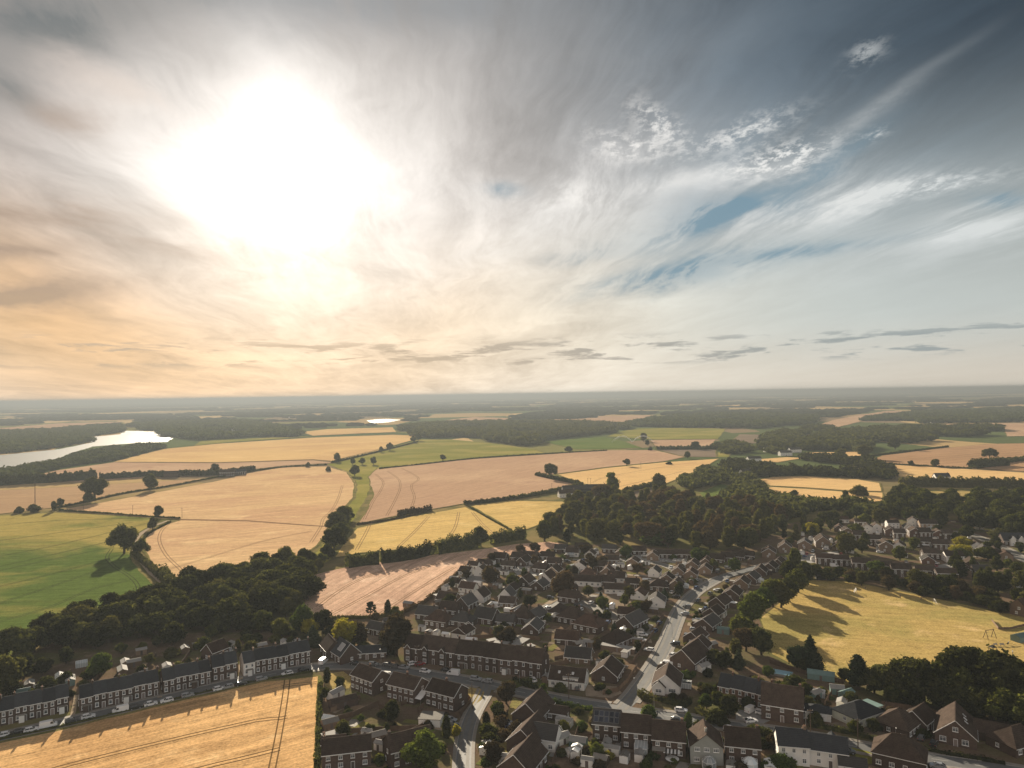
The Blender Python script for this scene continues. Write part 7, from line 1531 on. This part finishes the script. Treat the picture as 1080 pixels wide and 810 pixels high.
FN = [([(349,752),(364,746),(380,738)], 'pale fence beside the first modern garden'), ([(350,762),(372,756),(400,744)], 'fence between the first and second modern gardens'), ([(423,745),(432,741),(441,736)], 'fence beside the white awning'), ([(441,752),(447,746)], 'short fence below the white awning'), ([(470,757),(485,757),(497,741)], 'tall dark fence around the corner garden by the lane'), ([(497,741),(487,731)], 'fence from the lane corner to the last modern pair'), ([(400,748),(416,753)], 'fence across the second modern garden'),
      ([(345,775),(400,772),(452,770)], 'long fence along the bottom of the modern gardens'), ([(385,790),(388,776)], 'fence beside the little white shed'), ([(432,775),(446,768)], 'fence leading to the flat garage'), ([(418,795),(420,780)], 'fence between the lower roofs'), ([(624,786),(629,770),(634,762)], 'tall fence beside the solar roof garden'), ([(656,795),(659,778)], 'fence between solar roof and conservatory gardens'), ([(690,803),(690,788)], 'fence past the white conservatory'), ([(726,808),(726,792)], 'fence past the round trampoline'), ([(765,810),(764,793)], 'fence beside the grey gable house'), ([(600,806),(606,782),(610,770)], 'fence down the long gardens'), ([(583,806),(590,790)], 'fence behind the white garden room'),
      ([(636,733),(652,730),(662,720),(672,705)], 'low fence around the gravel corner garden'), ([(585,697),(620,690),(640,682)], 'brown fence behind the white bungalow'), ([(575,705),(600,700)], 'fence at the end of the old row'), ([(440,690),(500,692),(560,700)], 'long fence behind the old row'), ([(490,675),(530,672),(570,676)], 'fence under the brown hipped roofs'), ([(668,700),(690,668),(700,650)], 'fence along the inner curving street'), ([(690,718),(694,706),(705,703)], 'fence beside the camper van'), ([(812,700),(850,712),(890,722)], 'fence between the gardens and the pitch'), ([(842,745),(850,725)], 'fence beside the big half hipped house'), ([(870,745),(880,728)], 'fence between garage and teal shed'), ([(925,765),(935,745)], 'fence beside the cream bungalow'), ([(930,745),(980,752),(1030,772),(1060,775)], 'long fence at the foot of the dark belt'), ([(1030,775),(1050,782),(1060,792)], 'fence at the end of the chalet house'),
      ([(0,745),(20,725)], 'first fence of the lakeward gardens'), ([(20,742),(45,718)], 'second fence of the lakeward gardens'), ([(50,736),(75,710)], 'third fence of the lakeward gardens'), ([(98,722),(118,700)], 'first fence of the allotment gardens'), ([(120,718),(140,696)], 'second fence of the allotment gardens'), ([(150,712),(165,692)], 'fence beside the sunny allotment strip'), ([(185,712),(200,690)], 'first fence of the bushy gardens'), ([(205,707),(218,688)], 'second fence of the bushy gardens'), ([(262,694),(272,676)], 'first fence behind the junction block'), ([(285,689),(292,674)], 'second fence behind the junction block'), ([(305,685),(312,672)], 'third fence behind the junction block')]
for p, lab in FN: fence(p, 1.75, lab)
# gable paths of pale flags beside the terrace, the sunny allotment strip
for nm, poly, mat, lab in (('path', [(74,755),(79,754),(83,733),(78,733)], 'chalk', 'sunny gable path between the terrace blocks'), ('path', [(166,736),(171,735),(172,716),(167,717)], 'chalk', 'second sunny path between the terrace blocks'), ('path', [(140,712),(146,711),(156,699),(151,699)], 'chalk', 'sunny strip of bare allotment soil'), ('path', [(252,717),(256,716),(256,700),(252,701)], 'chalk', 'sunny path beside the white painted house')):
    field(nm, poly, 0.10, M[mat], lab, amp=.15, step=3, skirt=False)
# ------------------------------------------------------------------ poles, lamps, play area, people
def pole(px, py, h, label, cross=True, group='poles across the fields', mat='pole', r=.16):
    h *= 1.15; p = G(px, py); o = empty('telegraph_pole', p); o['label'] = label; o['category'] = 'pole'; o['group'] = group
    mb = MB(); mb.tube((0, 0, -.2), (0, 0, h), r, r * .7, M[mat], 8); mb.build('shaft', o)
    if cross:
        mb = MB(); mb.box((0, 0, h - .5), (1.8, .14, .16), M[mat])
        mb.build('crossarm', o)
        for k in (-.75, 0, .75):
            mb = MB(); mb.tube((k, 0, h - .42), (k, 0, h - .2), .06, .05, M['lampglass'], 6); mb.build('insulator', o)
pole(37, 536, 22, 'tall brown mast rising from a dark bush at the crop field', True, mat='pole', r=.4)
for i, (x, y) in enumerate(((88,541), (140,543.5), (192,546.5))): pole(x, y, 8, f'{ordi(i + 1)} thin pole along the hedge above the crop field')
for i, (x, y) in enumerate(((582,520), (620,514), (623,514.2), (676,495))): pole(x, y, 9, ('thin pole in the rosy stubble before the farm', 'first of twin poles behind the farm barns', 'second of twin poles behind the farm barns', 'thin pole in the cream wheat')[i])
for i, (x, y) in enumerate(((498,748), (905,789), (855,778), (440,704), (600,737))): pole(x, y, 7.5, ('pole beside the pale lane', 'pole on the lower road before the cottages', 'pole by the garage of the lower road', 'pole before the gabled bays', 'pole by the bright green hedge')[i], i != 0, 'poles along the roads')
def street_lamp(px, py, ang, label):
    p = G(px, py); o = empty('street_lamp', (p.x, p.y, .15), R(ang)); o['label'] = label; o['category'] = 'street lamp'; o['group'] = 'street lamps along the estate roads'
    mb = MB(); mb.tube((0, 0, 0), (0, 0, 5.6), .08, .05, M['steel'], 7); mb.tube((0, 0, 5.6), (.9, 0, 5.9), .045, .04, M['steel'], 6); mb.build('post', o)
    mb = MB(); mb.box((1.1, 0, 5.88), (.6, .2, .12), M['lampglass']); mb.build('lamp_head', o)
for i, (x, y, a) in enumerate(((672,733,200), (693,702,200), (709,672,200), (722,650,180), (745,624,220), (548,724,-110), (470,707,70), (402,700,-100), (690,751,80), (850,770,-110), (945,788,-110))):
    street_lamp(x, y, a, ('street lamp nearest the junction on the curving street', 'street lamp beside the camper van', 'street lamp halfway up the curving street', 'street lamp on the bend of the curving street', 'street lamp at the top of the curving street', 'street lamp opposite the lane mouth', 'street lamp before the old row', 'street lamp by the old hall', 'street lamp before the clipped hedge', 'street lamp by the white garage', 'street lamp by the wide hipped bungalow')[i])
def goal(px, py, ang, label, w=3.6):
    p = G(px, py); o = empty('goal', p, R(ang)); o['label'] = label; o['category'] = 'goal'; o['group'] = 'white goals on the pitch'
    f = MB()
    for s in (-1, 1): f.tube((s*w/2, 0, 0), (s*w/2, 0, 2.1), .08, .08, M['white'], 6); f.tube((s*w/2, 0, 2.1), (s*w/2, 1.2, 0), .05, .05, M['white'], 6); f.tube((s*w/2, 0, .05), (s*w/2, 1.2, .05), .05, .05, M['white'], 6)
    f.tube((-w/2, 0, 2.1), (w/2, 0, 2.1), .08, .08, M['white'], 6); f.tube((-w/2, 1.2, .05), (w/2, 1.2, .05), .05, .05, M['white'], 6); f.build('frame', o)
    n = MB()
    for i in range(13): x = -w/2 + i*w/12; n.tube((x, 0, 2.1), (x, 1.2, .05), .02, .02, M['white'], 3, False)
    for i in range(8): t = i/7; n.tube((-w/2, 1.2*t, 2.1*(1-t)), (w/2, 1.2*t, 2.1*(1-t)), .02, .02, M['white'], 3, False)
    n.build('net', o)
goal(903, 625, 70, 'small white goal nearest the black hut'); goal(986, 637, -110, 'small white goal at the far side of the pitch')
SKIN = simple('skin', (0.36, 0.21, 0.15), .7, .05); 
def person(px, py, ang, top, legs, label, stride=.2):
    p = G(px, py, .1); me = bpy.data.meshes.new('person'); bm = bmesh.new(); sk = bm.verts.layers.skin.verify()
    J = {}
    def v(n, co, r): q = bm.verts.new(co); q[sk].radius = (r, r); J[n] = q
    v('pel', (0,0,.95), .15); v('chest', (0.02,0,1.32), .16); v('neck', (0.02,0,1.5), .06); v('head', (.04,0,1.66), .105); v('crown', (.03,0,1.76), .08)
    for s, k in ((-1,'l'), (1,'r')):
        v('hip'+k, (0, s*.1, .88), .095); v('knee'+k, (s*stride*.5+.04, s*.11, .5), .065); v('ank'+k, (s*stride-.05, s*.12, .08), .045); v('toe'+k, (s*stride+.14, s*.13, .04), .035)
        v('sh'+k, (.02, s*.2, 1.42), .065); v('elb'+k, (-s*.06, s*.27, 1.12), .045); v('wr'+k, (-s*.12+.08, s*.28, .88), .033); v('hd'+k, (-s*.14+.11, s*.28, .79), .035)
        for a, b in (('pel','hip'+k),('hip'+k,'knee'+k),('knee'+k,'ank'+k),('ank'+k,'toe'+k),('chest','sh'+k),('sh'+k,'elb'+k),('elb'+k,'wr'+k),('wr'+k,'hd'+k)): bm.edges.new((J[a], J[b]))
    for a, b in (('pel','chest'),('chest','neck'),('neck','head'),('head','crown')): bm.edges.new((J[a], J[b]))
    J['pel'][sk].use_root = True; bm.to_mesh(me); bm.free()
    o = link('person', me, None, (p.x, p.y, .1), R(ang)); o.modifiers.new('skin', 'SKIN'); ss = o.modifiers.new('sub', 'SUBSURF'); ss.levels = 1; ss.render_levels = 1
    m, nt, b = new_mat('clothes'); z = nt.sep(E(nt, nt.node('ShaderNodeTexCoord').outputs['Object']))[2]
    c = nt.mix(nt.math('GREATER_THAN', z, .92), legs, top); c = nt.mix(nt.math('GREATER_THAN', z, 1.5), c, (.36,.21,.15)); c = nt.mix(nt.math('GREATER_THAN', z, 1.7), c, (.04,.03,.02)); nt.put(b.inputs['Base Color'], c); b.inputs['Roughness'].default_value = .85
    me.materials.append(m); o['label'] = label; o['category'] = 'person'; o['group'] = 'people on the pitch'
for x, y, a, t, l, lab in [(912.5,622,200,(.03,.03,.04),(.03,.03,.05),'person in dark clothes walking near the first goal'), (949.5,631,40,(.04,.03,.03),(.02,.02,.03),'person in dark clothes alone in the middle of the pitch'), (971.5,632.5,120,(.12,.03,.03),(.03,.03,.04),'person in a dark red top near the second goal'), (1068,690,10,(.7,.7,.68),(.05,.06,.12),'person in a white top in the play area')]: person(x, y, a, t, l, lab)
def play():
    p = G(1044, 673, .1); o = empty('swing_frame', p, R(15)); o['label'] = 'tall timber swing frame throwing a long shadow in the play area'; o['category'] = 'swing'
    f = MB()
    for s in (-1, 1):
        for q in (-1, 1): f.tube((s*2.2, q*1.2, 0), (s*2.0, 0, 3.4), .12, .10, M['pole'], 6)
    f.tube((-2.3, 0, 3.4), (2.3, 0, 3.4), .12, .12, M['pole'], 6); f.build('frame', o)
    for x in (-.9, .9):
        c = MB(); c.box((x, 0, .6), (.5, .22, .06), M['blackwood']); c.build('seat', o)
        c = MB()
        for s in (-1, 1): c.tube((x+s*.24, 0, .6), (x+s*.24, 0, 3.35), .02, .02, M['steel'], 4)
        c.build('chain', o)
    p = G(1047, 690, .1); o = empty('climbing_frame', p, R(20)); o['label'] = 'dark timber climbing tower with a roof in the play area'; o['category'] = 'climbing frame'
    f = MB()
    for x in (-1, 1):
        for y in (-1, 1): f.tube((x*.9, y*.9, 0), (x*.9, y*.9, 2.9), .09, .09, M['pole'], 6)
    f.build('frame', o); d = MB(); d.box((0, 0, 1.3), (2, 2, .14), M['shed']); d.build('deck', o)
    r = MB()
    for i in range(4):
        a, b = i * math.pi / 2 + math.pi / 4, (i + 1) * math.pi / 2 + math.pi / 4; r.poly([(1.6*math.cos(a), 1.6*math.sin(a), 2.85), (1.6*math.cos(b), 1.6*math.sin(b), 2.85), (0, 0, 3.8)], M['blackwood'])
    r.build('roof', o); s = MB(); s.poly([(-.4,-1,1.4),(.4,-1,1.4),(.4,-3.4,.25),(-.4,-3.4,.25)], M['steel'])
    for q in (-1, 1): s.poly([(q*.4,-1,1.4),(q*.4,-3.4,.25),(q*.4,-3.4,.5),(q*.4,-1,1.7)], M['steel'])
    s.build('slide', o)
    p = G(1063, 680, .1); o = empty('spring_rider', p, R(30)); o['label'] = 'small white topped rocker on a spring in the play area'; o['category'] = 'play equipment'
    b = MB(); b.tube((0,0,0),(0,0,.45),.16,.16,M['steel'],8); b.build('spring', o); b = MB(); b.box((0,0,.65),(1.4,.35,.4),M['blackwood'],taper=.7); b.box((.55,0,1.0),(.3,.3,.45),M['white'],taper=.7); b.build('body', o)
    for i, (x, y, a) in enumerate(((1050,681,10), (1057,681,-5))):
        p = G(x, y, .1); o = empty('bench', p, R(a)); o['label'] = ('pale bench nearest the swing frame', 'pale bench beside the spring rocker')[i]; o['category'] = 'bench'; o['group'] = 'benches in the play area'
        b = MB(); b.box((0,0,.45),(1.8,.45,.06),M['concrete']); b.build('seat', o); b = MB(); b.box((0,.22,.72),(1.8,.06,.4),M['concrete']); b.build('backrest', o)
        for s in (-.7,.7): b = MB(); b.box((s,0,.21),(.08,.4,.42),M['pole']); b.build('leg', o)
    fence([(1046,655),(1053,664),(1066,664),(1082,660)], 1.1, 'low dark fence around the bike track beside the play area')
    p = G(709, 803, .05); o = empty('trampoline', p); o['label'] = 'round white trampoline on the lawn behind the awning house'; o['category'] = 'trampoline'
    t = MB(); t.tube((0,0,.8),(0,0,.86),1.9,1.9,M['white'],28); t.build('mat', o)
    for i in range(6): a = i*math.pi/3; t = MB(); t.tube((1.75*math.cos(a),1.75*math.sin(a),0),(1.75*math.cos(a),1.75*math.sin(a),.8),.04,.04,M['steel'],5); t.build('leg', o)
    p = G(823, 711, .05); o = empty('swimming_pool', p, R(-30)); o['label'] = 'garden pool under a light blue cover below the pitch'; o['category'] = 'pool'
    t = MB(); t.box((0,0,.35),(8.4,4.6,.7),M['concrete']); t.build('pool_wall', o); t = MB(); t.box((0,0,.74),(8.0,4.2,.1),M['bluecover']); t.build('cover', o)
    p = G(441, 741, .05); o = empty('awning', p, R(-20)); o['label'] = 'white sheet awning stretched between two modern pairs'; o['category'] = 'awning'
    t = MB(); t.poly([(-2.6,-1.8,2.3),(2.2,-2.4,2.2),(2.8,1.4,3.4),(-.8,2.2,3.9)], M['white']); t.poly([(-2.6,-1.8,2.26),(-.8,2.2,3.86),(2.8,1.4,3.36),(2.2,-2.4,2.16)], M['white']); t.build('sheet', o)
    for x, y, h in ((-2.6,-1.8,2.3),(2.2,-2.4,2.2),(2.8,1.4,3.4),(-.8,2.2,3.9)): t = MB(); t.tube((x,y,0),(x,y,h),.05,.05,M['steel'],5); t.build('post', o)
    p = G(667, 466.4, .6); o = empty('irrigation_spray', p)
    o['label'] = 'white spray of an irrigation gun over the watered crop'; o['category'] = 'sprinkler'
    wm, nt, b = new_mat('spray'); b.inputs['Base Color'].default_value = (.8,.8,.78,1); b.inputs['Roughness'].default_value = .9
    rng = np.random.default_rng(2); n = 500; t = rng.uniform(0, 1, (n,1)); a = rng.uniform(-.5,.5,(n,1)); P = np.hstack([45*t*np.cos(a)*np.sign(rng.uniform(-1,1,(n,1))), 20*t*np.sin(a), 14*4*t*(1-t)*.9+.5]) + rng.normal(0,.8,(n,3)); P[:,2] = np.abs(P[:,2])
    V, Fq = leaf_quads(P, rng.normal(0,1,(n,3)), .7, rng); link('jet', np_mesh('jet', V, Fq, [wm]), o); t = MB(); t.tube((0,0,0),(0,0,2),.4,.2,M['steel'],8); t.build('gun', o)
play()
# chalet-like low roofs at the bottom edge by the wheat
house(366, 805, 13.5, 7, 12, 'long dark roofed house at the bottom edge beside the wheat', 'houses at the bottom edge below the modern pairs', 4.8, 38, 'brick', 'roof_brown', chim=(-.46,), storeys=2)
house(352, 790, 7, 4.5, 10, 'low dark house with a flat white roof end beside the wheat', 'houses at the bottom edge below the modern pairs', 2.7, 30, 'brick', 'roof_brown', chim=(-.4,), storeys=1)
house(431, 800, 13, 8, 28, 'dark roofed house half hidden by the large bright tree', 'houses at the bottom edge below the modern pairs', 5.0, 38, 'brick', 'roof_brown', chim=(-.44,), storeys=2)
haze()
S.render.engine = 'CYCLES'
S.cycles.use_denoising = True
try: S.cycles.denoiser = 'OPENIMAGEDENOISE'
except Exception: pass
S.cycles.max_bounces = 5; S.cycles.diffuse_bounces = 2; S.cycles.glossy_bounces = 2; S.cycles.transmission_bounces = 3; S.cycles.volume_bounces = 0; S.cycles.transparent_max_bounces = 4
S.cycles.use_adaptive_sampling = True; S.cycles.adaptive_threshold = 0.006
S.cycles.caustics_reflective = False; S.cycles.caustics_refractive = False
S.view_settings.view_transform = 'Standard'; S.view_settings.look = 'None'; S.view_settings.exposure = EXPO; S.view_settings.gamma = 1.0
S.view_settings.use_curve_mapping = False
